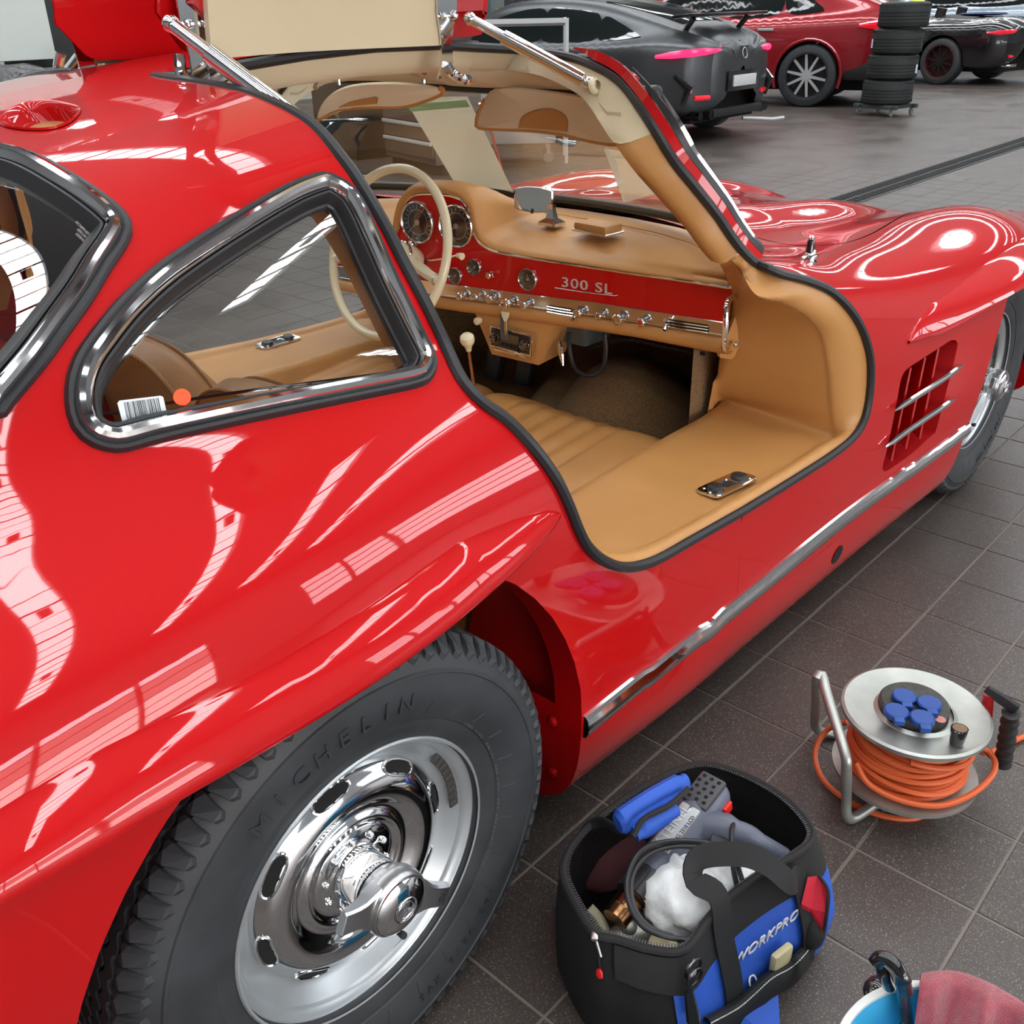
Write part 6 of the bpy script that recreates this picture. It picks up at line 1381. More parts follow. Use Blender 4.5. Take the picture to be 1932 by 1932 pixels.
# wound cable
rw_ = random.Random(11); nturn = 0
for lay,(r0,nz) in enumerate(((RR*.70,10),(RR*.775,10))):
    for k in range(nz):
        z = zb_+.012+(zt-zb_-.03)*k/(nz-1); ph = rw_.uniform(0,6); tl = rw_.uniform(.002,.011)*(1 if lay else .4); rr = r0+rw_.uniform(-.004,.005); P = []
        for a in np.linspace(0,2*math.pi,48,endpoint=False): P.append((rcx[0]+rr*math.cos(a),rcx[1]+rr*math.sin(a),min(max(z+tl*math.sin(a+ph),zb_+.012),zt-.012)))
        b = MB(); b.tube(P,.0052,8,closed=True); b.build('cable_turn', ORG, CR)
P = []
for a in np.linspace(math.radians(200),math.radians(420),30): t = (a-math.radians(200))/math.radians(220); P.append((rcx[0]+RR*.83*math.cos(a),rcx[1]+RR*.83*math.sin(a),zt-.03-(zt-zb_-.06)*t))
b = MB(); b.tube(P,.0052,8); b.build('cable_turn', ORG, CR)
# loose loop sagging round the foot
LP = [onZ(1600,1362,.12),onZ(1560,1375,.09),onZ(1535,1410,.07),onZ(1540,1455,.05),onZ(1575,1500,.03),onZ(1630,1530,.01),onZ(1690,1546,.008),onZ(1740,1540,.008),onZ(1765,1528,.012),onZ(1800,1500,.045)]
LP = [onZ(1598,1362,.10),onZ(1560,1378,.07),onZ(1538,1420,.035),onZ(1552,1470,.012),onZ(1600,1512,.0065),onZ(1660,1538,.0065),onZ(1720,1545,.0065),onZ(1763,1530,.0065)]
b = MB(); b.tube(resample(spline(LP,8),.01),.0055,8); b.build('loose_cable', ORG, CR)
LQ = [onZ(1615,1440,.14),onZ(1640,1480,.115),onZ(1700,1510,.104),onZ(1770,1520,.102),onZ(1830,1500,.10),onZ(1868,1468,.10),onZ(1878,1440,.10),onZ(1862,1415,.11),onZ(1838,1408,.12)]
b = MB(); b.tube(resample(spline(LQ,8),.01),.0055,8); b.build('loose_cable', ORG, CR)
b = MB(); b.tube(resample(spline([onZ(1838,1412,.10),onZ(1862,1422,.06),onZ(1890,1410,.02),onZ(1935,1388,.008),onZ(1990,1370,.0065),onZ(2060,1352,.0065),onZ(2300,1330,.0065),onZ(2700,1300,.0065)],6),.01),.0055,8); b.build('loose_cable', ORG, CR)
# tubular stand
FR = [onZ(1668,1505,.013),onZ(1640,1525,.013),onZ(1607,1545,.016),onZ(1597,1535,.035),onZ(1597,1500,.08),onZ(1597,1450,.16),onZ(1594,1420,.19),onZ(1560,1310,.245),onZ(1553,1280,.262),onZ(1548,1272,.264),onZ(1542,1282,.256),onZ(1540,1330,.16),onZ(1538,1365,.06),onZ(1545,1378,.03),onZ(1565,1384,.014),onZ(1590,1388,.013)]
b = MB(); b.tube(resample(spline(FR,6),.008),.0095,12); b.build('stand_tube', GALV, CR)
b = MB(); b.tube([onZ(1668,1505,.013),(rcx[0]+.02,rcx[1]-.05,.02),(rcx[0],rcx[1],.05)],.009,10); b.tube([onZ(1590,1388,.013),(rcx[0]+.03,rcx[1]+.05,.02),(rcx[0],rcx[1],.05)],.009,10); o = b.build('stand_foot', GALV, CR); o['kind'] = 'stuff'
# grip on the right: red arm, black bracket and ribbed handle
ha = onZ(1862,1300,.255); hb_ = onZ(1918,1338,.23); hc = onZ(1892,1440,.08)
b = MB(); b.tube([onZ(1865,1312,.24),onZ(1858,1390,.12)],.010,8,ry=.004); b.build('red_arm', mat('red_enamel',srgb(200,20,35),.35), CR)
b = MB(); b.tube([ha,(ha+hb_)/2,hb_],[.009,.012,.012],8,ry=[.006,.007,.007],up=(0,0,1)); b.build('handle_bracket', DGR, CR)
hs = onZ(1908,1345,.222); b = MB(); N_ = 33; P = [hs*(1-t)+hc*t for t in np.linspace(0,1,N_)]; b.tube(P,[.0145+.0018*math.cos(t*2*math.pi*6) for t in np.linspace(0,1,N_)],14); b.build('ribbed_handle', DGR, CR)
b = MB(); b.tube([hc,onZ(1870,1425,.09),onZ(1850,1400,.085)],.009,8,ry=.005); b.build('lower_bracket', DGR, CR)
# ------------------------------------------------------------------ bucket and cloth
BK = empty('bucket', (.33,-1.48,0), 'light blue bucket with white rim and black lever handle at the lower right', 'bucket')
BKB = mat('light_blue_plastic',srgb(70,180,222),.4); BKW = mat('white_plastic_rim',srgb(225,228,225),.35)
zk = .235; q = [onZ(1592,1932,zk),onZ(1640,1882,zk),onZ(1690,1861,zk),onZ(1720,1857,zk),onZ(1742,1856,zk)]
A_ = np.array([[2*p[0],2*p[1],1] for p in q]); bvec = np.array([p[0]**2+p[1]**2 for p in q]); sol = np.linalg.lstsq(A_,bvec,rcond=None)[0]; bkc = np.array([sol[0],sol[1],0]); bkr = math.sqrt(sol[2]+sol[0]**2+sol[1]**2); print('bucket',bkc,bkr)
bkr = min(max(bkr,.12),.17); m_ = q[2]; bkc = np.array([*(m_[:2]+(bkc[:2]-m_[:2])/np.linalg.norm(bkc[:2]-m_[:2])*bkr),0])
b = MB(); b.lathe([(0,.004),(bkr*.74,.004),(bkr*.76,.0),(bkr*.78,.004),(bkr*.985,zk-.004),(bkr*1.0,zk-.004)],bkc,axz,64); b.build('bucket_body', BKB, BK, angle=40)
b = MB(); b.lathe([(0,.008),(bkr*.74,.008),(bkr*.955,zk-.002)],bkc,axz,64); b.build('bucket_inside', BKB, BK, angle=40)
b = MB(); b.lathe([(bkr*.955,zk-.004),(bkr*.96,zk+.002),(bkr*.985,zk+.004),(bkr*1.02,zk+.003),(bkr*1.035,zk-.004),(bkr*1.02,zk-.012),(bkr*.99,zk-.010)],bkc,axz,64); b.build('bucket_rim', BKW, BK, angle=40)
SP = [onZ(1653,1818,.29),onZ(1662,1809,.30),onZ(1674,1811,.302),onZ(1690,1826,.298),onZ(1702,1850,.285),onZ(1708,1872,.262)]
b = MB(); b.tube(spline(SP,6),[.004]+[.011]*12+[.012]*12+[.010]*6,14,ry=[.004]+[.009]*24+[.008]*6,up=(0,0,1)); b.build('lever_handle', GLOSSB, BK)
b = MB(); b.tube(spline([onZ(1664,1815,.285),onZ(1668,1840,.27),onZ(1675,1858,.25)],5),[.008]*11,10,ry=.011); b.build('lever_neck', GLOSSB, BK)
b = MB(); b.tube(spline([onZ(1703,1860,.262),onZ(1706,1890,.23),onZ(1712,1932,.20),onZ(1720,1960,.18)],6),.0125,14,ry=.007,up=(1,0,0)); b.build('lever_shaft', GLOSSB, BK)
b = MB(); b.tube([onZ(1706,1932,.21),onZ(1712,1950,.19)],.006,10); b.build('shaft_pin', CHROME, BK)
b = MB(); b.ball(onZ(1652,1866,.225),.015,12,(1.4,1,.8)); b.build('lever_hinge', GLOSSB, BK)
TER = mat('pink_terry_cloth',srgb(176,72,86),.95,noise=(90,.18),bump=('noise',650,1.0,.004),sheen=.5)
rows = []; u0 = unit(onZ(1932,1880,.25)-onZ(1740,1835,.25))
top_l = [(1738,1836),(1760,1832),(1785,1830),(1810,1833),(1840,1842),(1870,1855),(1900,1872),(1932,1892),(1965,1920),(1990,1960)]
bot_l = [(1722,1960),(1745,1990),(1775,2010),(1800,2020),(1830,2040),(1870,2055),(1900,2060),(1940,2070),(1980,2075),(2010,2080)]
n_ = 60; tl = resample(spline([(*q,0) for q in top_l],8),1)[:, :2]; bl = resample(spline([(*q,0) for q in bot_l],8),1)[:, :2]
ti_ = lambda L,t: L[int(round(t*(len(L)-1)))]
for i in range(n_+1):
    t = i/n_; r = []
    for j in range(25):
        s_ = j/24; uv = ti_(tl,t)*(1-s_)+ti_(bl,t)*s_; fold = .007*math.sin(t*17+1.5*s_)*min(1,s_*3)+.004*math.sin(t*41+2)*s_
        r.append(onZ(uv[0],uv[1],.262-.075*s_+.0*t+fold+.010*math.sin(min(1,s_*5)*math.pi/2)-.010))
    under = onZ(*ti_(tl,t),.245); r = [r[0]*0+under-[0,0,.05],under-[0,0,.02]]+r
    rows.append(r)
b = MB(); b.grid(rows); o = b.build('cloth', TER, None, angle=None); tag(o,'pink terry cloth draped over the rim of the blue bucket','cloth')
# ------------------------------------------------------------------ things on and in the car that are not part of it
QW3 = lambda u,v,off: (lambda q: SR.ev(q[:,0],q[:,1])[0]+SR.nr(q[:,0],q[:,1])[0]*off)(SR.px([(u,v)],(-.5,.5)))
def sticker(corners, name, m_, label, cat, off=-.0115):
    P = [QW3(u,v,off) for u,v in corners]; b = MB(); b.V += [tuple(p) for p in P]+[tuple(np.asarray(p)+[0,.0006,0]) for p in P]; n = len(P); b.F += [tuple(range(n)),tuple(range(2*n-1,n-1,-1))]+[(i,(i+1)%n,(i+1)%n+n,i+n) for i in range(n)]; b.MI += [0]*(n+2)
    o = b.build(name, m_, None, smooth=False); return tag(o,label,cat), P
WP = mat('white_label_paper',srgb(222,230,235),.5)
st_, P = sticker([(232,752),(310,743),(315,745),(323,780),(320,785),(243,796),(238,794),(228,757)],'barcode_sticker',WP,'white barcode sticker on the side window glass','sticker')
c0 = QW3(276,769,-.0118); ue = unit(QW3(300,765,-.0118)-QW3(250,772,-.0118)); ve = unit(QW3(272,750,-.0118)-QW3(280,788,-.0118)); nn = unit(np.cross(ue,ve)); nn = nn*np.sign(nn@(CAM_C-c0)); rb_ = random.Random(2); x = -.0185; k = 0; bb_ = MB()
while x < .0185:
    w_ = rb_.choice([.0004,.0007,.0011]); q = c0+ue*(x+w_/2)+nn*.0007+ve*.0015; bb_.add([q+ue*w_/2+ve*.009,q-ue*w_/2+ve*.009,q-ue*w_/2-ve*.009,q+ue*w_/2-ve*.009],[(0,1,2,3)]); x += w_+rb_.choice([.0004,.0006,.0009])
o = bb_.build('barcode_bars', BLACK, st_, smooth=False, fix=False); o['kind'] = 'stuff'
text('sticker_number','A2190699280',.0032,c0-ve*.0105+nn*.0008,ue,ve,BLACK,st_,.0001)
sticker([(351+17*math.cos(a),745+15.5*math.sin(a)) for a in np.linspace(0,2*math.pi,24,endpoint=False)],'round_sticker',mat('orange_dot',srgb(255,85,35),.5),'round orange sticker on the side window glass','sticker')
for k,tx in enumerate(('SICHERHEIT','SEKURIT','GERMANY')):
    q = SR.px([(155,416+11*k)],(-.5,.3)); p = SR.ev(q[:,0],q[:,1])[0]+SR.nr(q[:,0],q[:,1])[0]*-.0115; n = SR.nr(q[:,0],q[:,1])[0]; q2 = SR.px([(163,424+11*k)],(-.5,.3)); u = unit(SR.ev(q2[:,0],q2[:,1])[0]-SR.ev(q[:,0],q[:,1])[0])
    text('glass_mark',tx,.0045,p,u,np.cross(n,u),mat('etched_white',(.4,.4,.38,1),.6),RW,.0001)
# two sheets of film leaning on the windscreen outside
SHEET = bpy.data.materials.new('translucent_sheet'); SHEET.use_nodes = True; nt = SHEET.node_tree; nt.nodes.clear(); o_ = nt.nodes.new('ShaderNodeOutputMaterial'); mx = nt.nodes.new('ShaderNodeMixShader'); tr = nt.nodes.new('ShaderNodeBsdfTransparent'); df = nt.nodes.new('ShaderNodeBsdfDiffuse'); tl_ = nt.nodes.new('ShaderNodeBsdfTranslucent'); m2 = nt.nodes.new('ShaderNodeMixShader')
df.inputs[0].default_value = srgb(222,220,202); tl_.inputs[0].default_value = srgb(220,214,196); m2.inputs[0].default_value = .45; mx.inputs[0].default_value = .72
nt.links.new(df.outputs[0],m2.inputs[1]); nt.links.new(tl_.outputs[0],m2.inputs[2]); nt.links.new(tr.outputs[0],mx.inputs[1]); nt.links.new(m2.outputs[0],mx.inputs[2]); nt.links.new(mx.outputs[0],o_.inputs[0])
def ws_hit(u, v, off=.02):
    """place on (just outside) the windscreen seen at a point of the photograph"""
    G_ = np.array(WSR); d = ray(u,v); pr_ = proj(G_.reshape(-1,3)); k = np.argmin(((pr_-[u,v])**2).sum(1)); p = G_.reshape(-1,3)[k]; t = (p-CAM_C)@d; return CAM_C+d*t+np.array([off,0,0])
def sheet(px4, name, lab):
    P = [ws_hit(*q) if len(q) == 2 else np.asarray(q) for q in px4]; mid = sum(P)/4; n = unit(np.cross(P[1]-P[0],P[3]-P[0])); P = [p-n*((p-mid)@n) for p in P]; rows = []
    for t in np.linspace(0,1,9): rows.append([(P[0]*(1-s_)+P[1]*s_)*(1-t)+(P[3]*(1-s_)+P[2]*s_)*t+n*.004*math.sin(s_*3) for s_ in np.linspace(0,1,7)])
    b = MB(); b.grid(rows); b.grid([[q+n*.0006 for q in r] for r in rows]); return tag(b.build(name,SHEET,None,angle=None,fix=False),lab,'sheet')
s1 = sheet([(752,196),(868,188),(968,366),(846,350)],'plastic_sheet','pale translucent sheet with a green top edge behind the windscreen, left of the mirror')
P = [ws_hit(*q,.019) for q in ((754,199),(868,190),(876,203),(764,212))]; b = MB(); b.add(P,[(0,1,2,3)]); b.build('green_edge', mat('green_tape',srgb(140,195,140),.5), s1, smooth=False)
sheet([onY(1143,262,-.26),onY(1303,296,-.40),onZ(1336,400,.955),onZ(1180,366,.955)],'plastic_sheet','pale translucent sheet resting on the windscreen beside the right pillar')
b = MB(); b.tube([onX(905,195,1.40),onX(930,260,1.46),onX(945,315,1.50),onX(962,370,1.52)],.004,6); o = b.build('wiper_arm', mat('pinkish_chrome',(.6,.35,.36,1),.2,.9), CAR)
# key hanging from the ignition
KY = empty('key_fob', tuple(onD(955,600,.03)), 'ivory headed car key with grey leather fob hanging from the dashboard', 'key')
b = MB(); kc_ = onD(949,575,.028); b.tube([kc_+DU*.010*math.cos(a)+DV*.010*math.sin(a) for a in np.linspace(0,2*math.pi,20,endpoint=False)],.0009,6,closed=True); b.build('key_ring', CHROME, KY)
b = MB(); fo = onD(951,617,.026); R_ = Matrix((tuple(DU),tuple(np.cross(DN,DU)),tuple(DN))).transposed(); b.box(fo,(.021,.062,.004),R_,.0015); b.build('leather_fob', mat('grey_leather',srgb(84,86,88),.6), KY)
b = MB(); ko = onD(954,598,.032); b.prism([(-.010,.012),(.010,.012),(.010,.004),(.003,-.010),(.003,-.034),(-.003,-.034),(-.003,-.010),(-.010,.004)],ko,DU,DV,.003); b.build('key_head', IVORY, KY, smooth=False)
b = MB(); b.prism([(-.002,-.010),(.003,-.010),(.003,-.040),(-.002,-.044)],ko+DN*.001,DU,DV,.0025); b.build('key_blade', mat('brass',(.6,.5,.2,1),.3,1), KY, smooth=False)
# ------------------------------------------------------------------ cars further back
def mkcar(name, label, X, Y, head, tab, paint, opt):
    """tab rows: x, half width, belt z, roof half width, roof z, low z (local x forward from the rear axle)"""
    C = empty(name, (X,Y,0), label, 'car'); M4 = Matrix.Translation((X,Y,0))@Matrix.Rotation(head-math.pi*0,4,'Z')
    R3 = np.array(M4.to_3x3()); T3 = np.array([X,Y,0]); w2 = lambda V: np.asarray(V,float)@R3.T+T3
    rows = []
    for x,w_,zb,wr,zr,zl in tab:
        rows.append([(.80*w_,zl),(.93*w_,zl+.05),(.985*w_,zl+.20),(w_,(zl+zb)/2+.06),(.985*w_,zb-.13),(.95*w_,zb-.035),(.90*w_,zb),(.9*w_*.62+wr*.38,zb+(zr-zb)*.42),(.9*w_*.25+wr*.75,zb+(zr-zb)*.80),(wr,zr-.035),(wr*.55,zr-.006),(0,zr)])
    S = Surf([t[0] for t in tab], rows); x0,x1 = tab[0][0],tab[-1][0]; wb = opt['wb']; rw_ = opt['r']; ar = rw_+.045
    A1 = arch(S,0,rw_,ar,-ar,ar,9,tab[0][5]+.1,16); A2 = arch(S,wb,rw_,ar,wb-ar,wb+ar,9,tab[0][5]+.1,16)
    def fixa(A): A = A.copy(); A[1:4,1] = np.linspace(.02,A[4,1],4)[:3]; A[-4:-1,1] = A[1:4,1][::-1]; return A
    outer = np.vstack([[(x0,0)],fixa(A1),fixa(A2),[(x1,0)],[(x1,S.v1)],[(x0,S.v1)]])
    V,F,N = region(S, outer, step=.07); meshobj('body', w2(V), F, paint, C, normals=N@R3.T)
    for x in (x0,x1):
        b = MB(); vs = np.linspace(0,S.v1,30); P = S.ev(np.full(30,x),vs); L = np.vstack([P,(P*[1,-1,1])[::-1][1:]]); c = L.mean(0)+[(-.07 if x < 0 else .10),0,-.05]; b.grid([w2(L),w2(L*.8+c*.2+[(-.045 if x < 0 else .06),0,0]),w2(L*.4+c*.6),w2(np.tile(c,(len(L),1)))])
        b.build('rear_bumper' if x < 0 else 'front_bumper', paint, C, angle=60)
    b = MB(); b.box(((x0+x1)/2,0,.40),(x1-x0-.3,1.3,.4)); b.V = [tuple(p) for p in w2(b.V)]; b.build('underbody', DARK, C, smooth=False)
    # windows: darker glass set on the side
    for nm,poly in opt['win']:
        lp = np.array([S.at_z(x,z,9) for x,z in poly]); V,F,N = region(S, resample(spline(lp,4,True),.05,True), off=.006, step=.06, mirror=False); meshobj(nm, w2(V), F, GLASSCAR, C, normals=N@R3.T); meshobj(nm, w2(V*[1,-1,1]), F[:,::-1], GLASSCAR, C, normals=(N*[1,-1,1])@R3.T)
    for nm,poly,m_ in opt.get('top',[]):
        lp = np.array([S.at_w(x,w__) if w__ > .001 else (x,S.v1) for x,w__ in poly]); V,F,N = region(S, resample(lp,.05,True), off=.006, step=.07); meshobj(nm, w2(V), F, m_, C, normals=N@R3.T)
    for sx in (0,wb):
        for sd in (1,-1):
            W_ = empty('wheel', tuple(w2([[sx,0,rw_]])[0]), parent=C); wo = opt['track']*sd; ax = w2([[0,sd,0]])[0]-T3; c = w2([[sx,wo,rw_]])[0]; r = rw_
            b = MB(); b.lathe([(r*.70,.0),(r*.74,.012),(r*.86,.010),(r*.96,-.005),(r,-.03),(r,-.20),(r*.9,-.23),(r*.6,-.23)],c,ax,40); b.build('tyre', TYRE, W_)
            b = MB(); b.lathe([(r*.72,.004),(r*.715,.010),(r*.69,.010),(r*.67,-.02),(r*.64,-.12),(.0,-.13)],c,ax,40); b.build('rim', opt['rimd'], W_)
            ns = opt['spokes']
            for k in range(ns):
                a = 2*math.pi*k/ns+.2; e = np.array([math.cos(a),0,math.sin(a)]); t_ = np.array([-math.sin(a),0,math.cos(a)]); e = w2([e])[0]-T3; t_ = w2([t_])[0]-T3; b = MB(); wd = opt.get('sw',.022)
                q = [c+e*r*.10+t_*wd,c+e*r*.69+t_*wd*.75,c+e*r*.69-t_*wd*.75,c+e*r*.10-t_*wd]; b.V += [tuple(p-ax*.006) for p in q]+[tuple(p-ax*.035) for p in q]; b.F += [(0,1,2,3),(0,4,5,1),(2,6,7,3),(1,5,6,2)]; b.MI += [0]*4; b.build('spoke', opt['rim'], W_, smooth=False)
            b = MB(); b.lathe([(r*.16,-.03),(r*.15,-.002),(.0,.0)],c,ax,20); b.build('centre_cap', opt['rim'], W_)
    def lbox(nm, c, s_, m_, rz=0, bev=.01):
        b = MB(); b.box(c,s_,(0,0,rz),bev); b.V = [tuple(p) for p in w2(b.V)]; return b.build(nm,m_,C)
    def ltube(nm, P, r, m_, **k):
        b = MB(); b.tube(w2(P),r,8,**k); return b.build(nm,m_,C)
    return C, S, lbox, ltube, w2
GLASSCAR = mat('dark_window_glass',(.012,.016,.016,1),.06,spec=.8)
MATG = mat('satin_grey_paint',(.085,.09,.095,1),.36,.6); REDP = mat('dark_red_paint',(.33,.008,.016,1),.35,.3,coat=1); BLKP = mat('gloss_black_paint',(.006,.006,.007,1),.25,coat=1); BLUP = mat('pale_blue_paint',(.42,.50,.58,1),.3,.3,coat=1)
TAIL = mat('tail_light',(.5,.0,.03,1),.2,emit=((1,.02,.10,1),2.2)); TAILD = mat('tail_light_dim',(.5,.0,.02,1),.15,emit=((1,.02,.03,1),.5),coat=1); PLATE = mat('number_plate',(.6,.62,.62,1),.4)
RIMD = mat('rim_shadow',(.02,.02,.022,1),.5); RIMS = mat('machined_rim',(.52,.53,.54,1),.35,.3); RIMB = mat('black_rim',(.015,.015,.016,1),.2,coat=.5)
# matt grey four door coupe
C1,S1,lb,lt,w1 = mkcar('grey_coupe','satin grey fastback coupe with black rear wing and lit tail lights','@',0,0,[],None,{}) if False else (None,)*5
hd = math.radians(90)
tabC = [(-.86,.52,.92,.30,.97,.36),(-.80,.73,.95,.42,1.02,.31),(-.68,.86,.97,.50,1.07,.28),(-.45,.945,.99,.55,1.15,.26),(0,.985,.98,.58,1.27,.25),(.5,.985,.96,.60,1.36,.24),(1.0,.97,.95,.61,1.40,.22),(1.5,.965,.94,.61,1.40,.22),(2.0,.965,.93,.60,1.35,.22),(2.5,.97,.93,.60,1.18,.22),(2.95,.975,.92,.62,1.00,.24),(3.5,.94,.84,.60,.88,.24),(3.9,.80,.68,.45,.72,.26)]
X1,Y1 = 9.52,5.12
C1,S1,lb,lt,w1 = mkcar('grey_coupe','satin grey fastback coupe with black rear wing and lit tail lights',X1,Y1,hd,tabC,MATG,dict(wb=2.95,r=.345,track=.965,spokes=10,rim=RIMB,rimd=RIMD,
  win=[('side_window',[(-.18,1.03),(.35,1.0),(.38,1.22),(.15,1.16),(0,1.10)]),('side_window',[(.42,1.0),(1.15,.985),(1.15,1.30),(.8,1.29),(.45,1.24)]),('side_window',[(1.23,.985),(2.25,.97),(2.1,1.12),(1.8,1.24),(1.23,1.30)])],
  top=[('rear_screen',[(-.40,.0),(-.42,.42),(.55,.50),(.62,.0)],GLASSCAR),('roof_panel',[(.80,.0),(.80,.50),(1.75,.50),(1.75,.0)],GLASSCAR)]))
for sd in (1,-1):
    lt('tail_light',[(-.46,.962*sd,.855),(-.62,.91*sd,.870),(-.76,.80*sd,.885),(-.85,.62*sd,.895),(-.885,.40*sd,.90)],[.016,.032,.036,.032,.012],TAIL)
    lt('reflector',[(-.80,.72*sd,.46),(-.87,.55*sd,.46)],.024,TAILD)
    for dy in (-.075,.075): lt('exhaust_pipe',[(-.62,(.60+dy)*sd,.29),(-.88+.25*dy,(.60+dy)*sd,.29)],.050,mat('black_chrome',(.05,.05,.05,1),.15,1))
    lt('wing_post',[(-.50,.52*sd,1.06),(-.62,.54*sd,1.20)],.03,GLOSSB)
    lt('fog_vent',[(-.66,.90*sd,.68),(-.80,.82*sd,.56),(-.74,.85*sd,.40)],[.02,.05,.02],GLOSSB)
b = MB(); b.box((-.62,0,1.22),(.26,1.5,.03),(0,.08,0),.01); b.V = [tuple(p) for p in w1(b.V)]; b.build('rear_wing',GLOSSB,C1)
lb('number_plate',(-.955,0,.60),(.02,.46,.11),PLATE); lb('diffuser',(-.86,0,.30),(.10,1.0,.08),BLACK); lb('door_handle',(.42,.99,.86),(.20,.03,.03),RIMS); lb('plate_surround',(-.935,0,.60),(.02,.62,.20),GLOSSB)
b = MB(); b.lathe([(.045,0),(.055,.004),(.05,.008)],w1([[-.93,0,.86]])[0],w1([[-1,0,.2]])[0]-w1([[0,0,0]])[0],20); b.build('round_badge',RIMS,C1)
for tx,yy in (('GT 53',.40),('AMG',-.40)): text('model_lettering',tx,.055,w1([[-.905,yy,.945]])[0],w1([[0,-1,0]])[0]-w1([[0,0,0]])[0],(0,0,1),RIMS,C1,.003)
lt('tow_bar',[(-.85,-.2,.20),(-1.05,-.5,.17),(-1.13,-.62,.18)],.02,RIMS)
# dark red suv coupe
tabS = [(-1.02,.86,1.12,.55,1.20,.42),(-.88,.93,1.14,.60,1.28,.38),(-.45,.99,1.14,.62,1.44,.34),(0,1.0,1.12,.64,1.56,.32),(.5,1.0,1.10,.66,1.66,.30),(1.0,.99,1.09,.66,1.71,.30),(1.6,.985,1.08,.66,1.72,.30),(2.1,.985,1.07,.64,1.62,.30),(2.6,.99,1.07,.64,1.34,.30),(3.0,.985,1.05,.66,1.14,.32),(3.5,.95,.98,.62,1.02,.34),(3.85,.82,.84,.5,.88,.36)]
C2,S2,lb,lt,w2_ = mkcar('red_suv','dark red coupe shaped suv with silver ten spoke wheel behind the tyre stack',14.1,5.55,math.radians(106),tabS,REDP,dict(wb=2.95,r=.40,track=1.0,spokes=10,rim=RIMS,rimd=RIMD,sw=.02,
  win=[('side_window',[(-.12,1.19),(.35,1.17),(.42,1.52),(.2,1.44),(0,1.30)]),('side_window',[(.48,1.17),(1.25,1.15),(1.25,1.60),(.9,1.59),(.52,1.54)]),('side_window',[(1.35,1.15),(2.35,1.13),(2.2,1.32),(1.9,1.52),(1.35,1.60)])],top=[('rear_screen',[(-.45,0),(-.48,.5),(.3,.56),(.35,0)],GLASSCAR)]))
for sd in (1,-1):
    lt('tail_light',[(-.62,1.0*sd,1.02),(-.85,.95*sd,1.02),(-1.0,.86*sd,1.03),(-1.06,.6*sd,1.04)],[.02,.06,.05,.02],TAILD)
    lt('arch_trim',[(.455*math.cos(a),.985*sd+.01*sd,.40+.455*math.sin(a)) for a in np.linspace(-.35,math.pi+.35,20)],.022,REDP)
    lb('sill_cladding',(1.45,.95*sd,.34),(1.9,.10,.14),BLACK); lb('lower_bumper',(-.75,.86*sd,.46),(.55,.20,.24),BLACK,bev=.05)
    lb('door_handle',(.62,1.0*sd,.98),(.22,.03,.035),RIMS)
lb('number_plate',(-1.12,0,.75),(.02,.48,.11),PLATE)
# black roadster
tabR = [(-1.02,.80,.86,.50,.92,.34),(-.88,.90,.92,.55,.98,.28),(-.45,.955,.93,.56,1.01,.24),(0,.965,.92,.58,1.02,.23),(.5,.955,.91,.60,1.04,.22),(1.0,.95,.90,.60,1.0,.22),(1.6,.95,.89,.6,.96,.22),(2.1,.96,.88,.62,.97,.22),(2.6,.965,.85,.62,.91,.22),(3.1,.92,.78,.58,.82,.24),(3.5,.80,.66,.45,.70,.26)]
C3,S3,lb,lt,w3 = mkcar('black_roadster','glossy black roadster with soft top and black forged wheel',18.7,5.06,math.radians(82),tabR,BLKP,dict(wb=2.65,r=.36,track=.95,spokes=10,rim=RIMB,rimd=mat('rim_dark_red',(.06,.012,.01,1),.5),sw=.015,win=[('side_window',[(.6,.94),(1.3,.93),(1.25,.96),(.7,.985)])],top=[('soft_top',[(-.2,0),(-.2,.5),(.6,.5),(.6,0)],BLACK)]))
for sd in (1,-1):
    lt('tail_light',[(-.72,.93*sd,.80),(-.9,.87*sd,.80),(-1.03,.74*sd,.81),(-1.06,.5*sd,.83)],[.02,.035,.035,.015],TAILD); lb('reflector',(-1.06,.62*sd,.45),(.03,.20,.04),TAILD)
    for dy in (-.09,-.03,.03,.09): lt('exhaust_pipe',[(-.95,(.58+dy)*sd,.31),(-1.09,(.58+dy)*sd,.31)],.026,CHROME)
    lt('windscreen_pillar',[(1.9,.70*sd,.94),(1.45,.58*sd,1.26)],.025,BLKP)
lb('number_plate',(-1.10,0,.56),(.02,.46,.11),PLATE); lt('headrest',[(.45,.35,1.0),(.42,.35,1.16)],.09,BLACK); lt('headrest',[(.45,-.35,1.0),(.42,-.35,1.16)],.09,BLACK)
tag(blob(w3([[.9,.35,1.13]])[0],.17,(1,1,1.0),41,.2,26).build('yellow_cover',mat('yellow_vest',srgb(205,215,90),.7),None,angle=70),'yellow green cover bundled on the black roadster beside the tyre stack','cover')
b = MB(); b.ball(w3([[-.1,-.1,1.06]])[0],.16,12,(1.9,2.6,.18)); tag(b.build('blue_cloth',mat('navy_cloth',(.01,.03,.12,1),.7),None),'dark blue cloth lying on the tail of the black roadster','cloth')
# pale blue suv
tabB = [(x,w_,zb,wr,zr+.0,zl) for x,w_,zb,wr,zr,zl in tabS]
C4,S4,lb,lt,w4 = mkcar('pale_blue_suv','pale blue suv behind the black roadster at the right edge',23.3,5.35,math.radians(96),tabB,BLUP,dict(wb=2.95,r=.40,track=1.0,spokes=10,rim=RIMS,rimd=RIMD,win=[('side_window',[(-.3,1.19),(1.25,1.15),(1.25,1.60),(.2,1.52)]),('side_window',[(1.35,1.15),(2.35,1.13),(1.9,1.52),(1.35,1.60)])]))
lb('door_handle',(.62,1.0,.98),(.22,.03,.035),RIMS); lb('door_handle',(1.62,1.0,.98),(.22,.03,.035),RIMS)
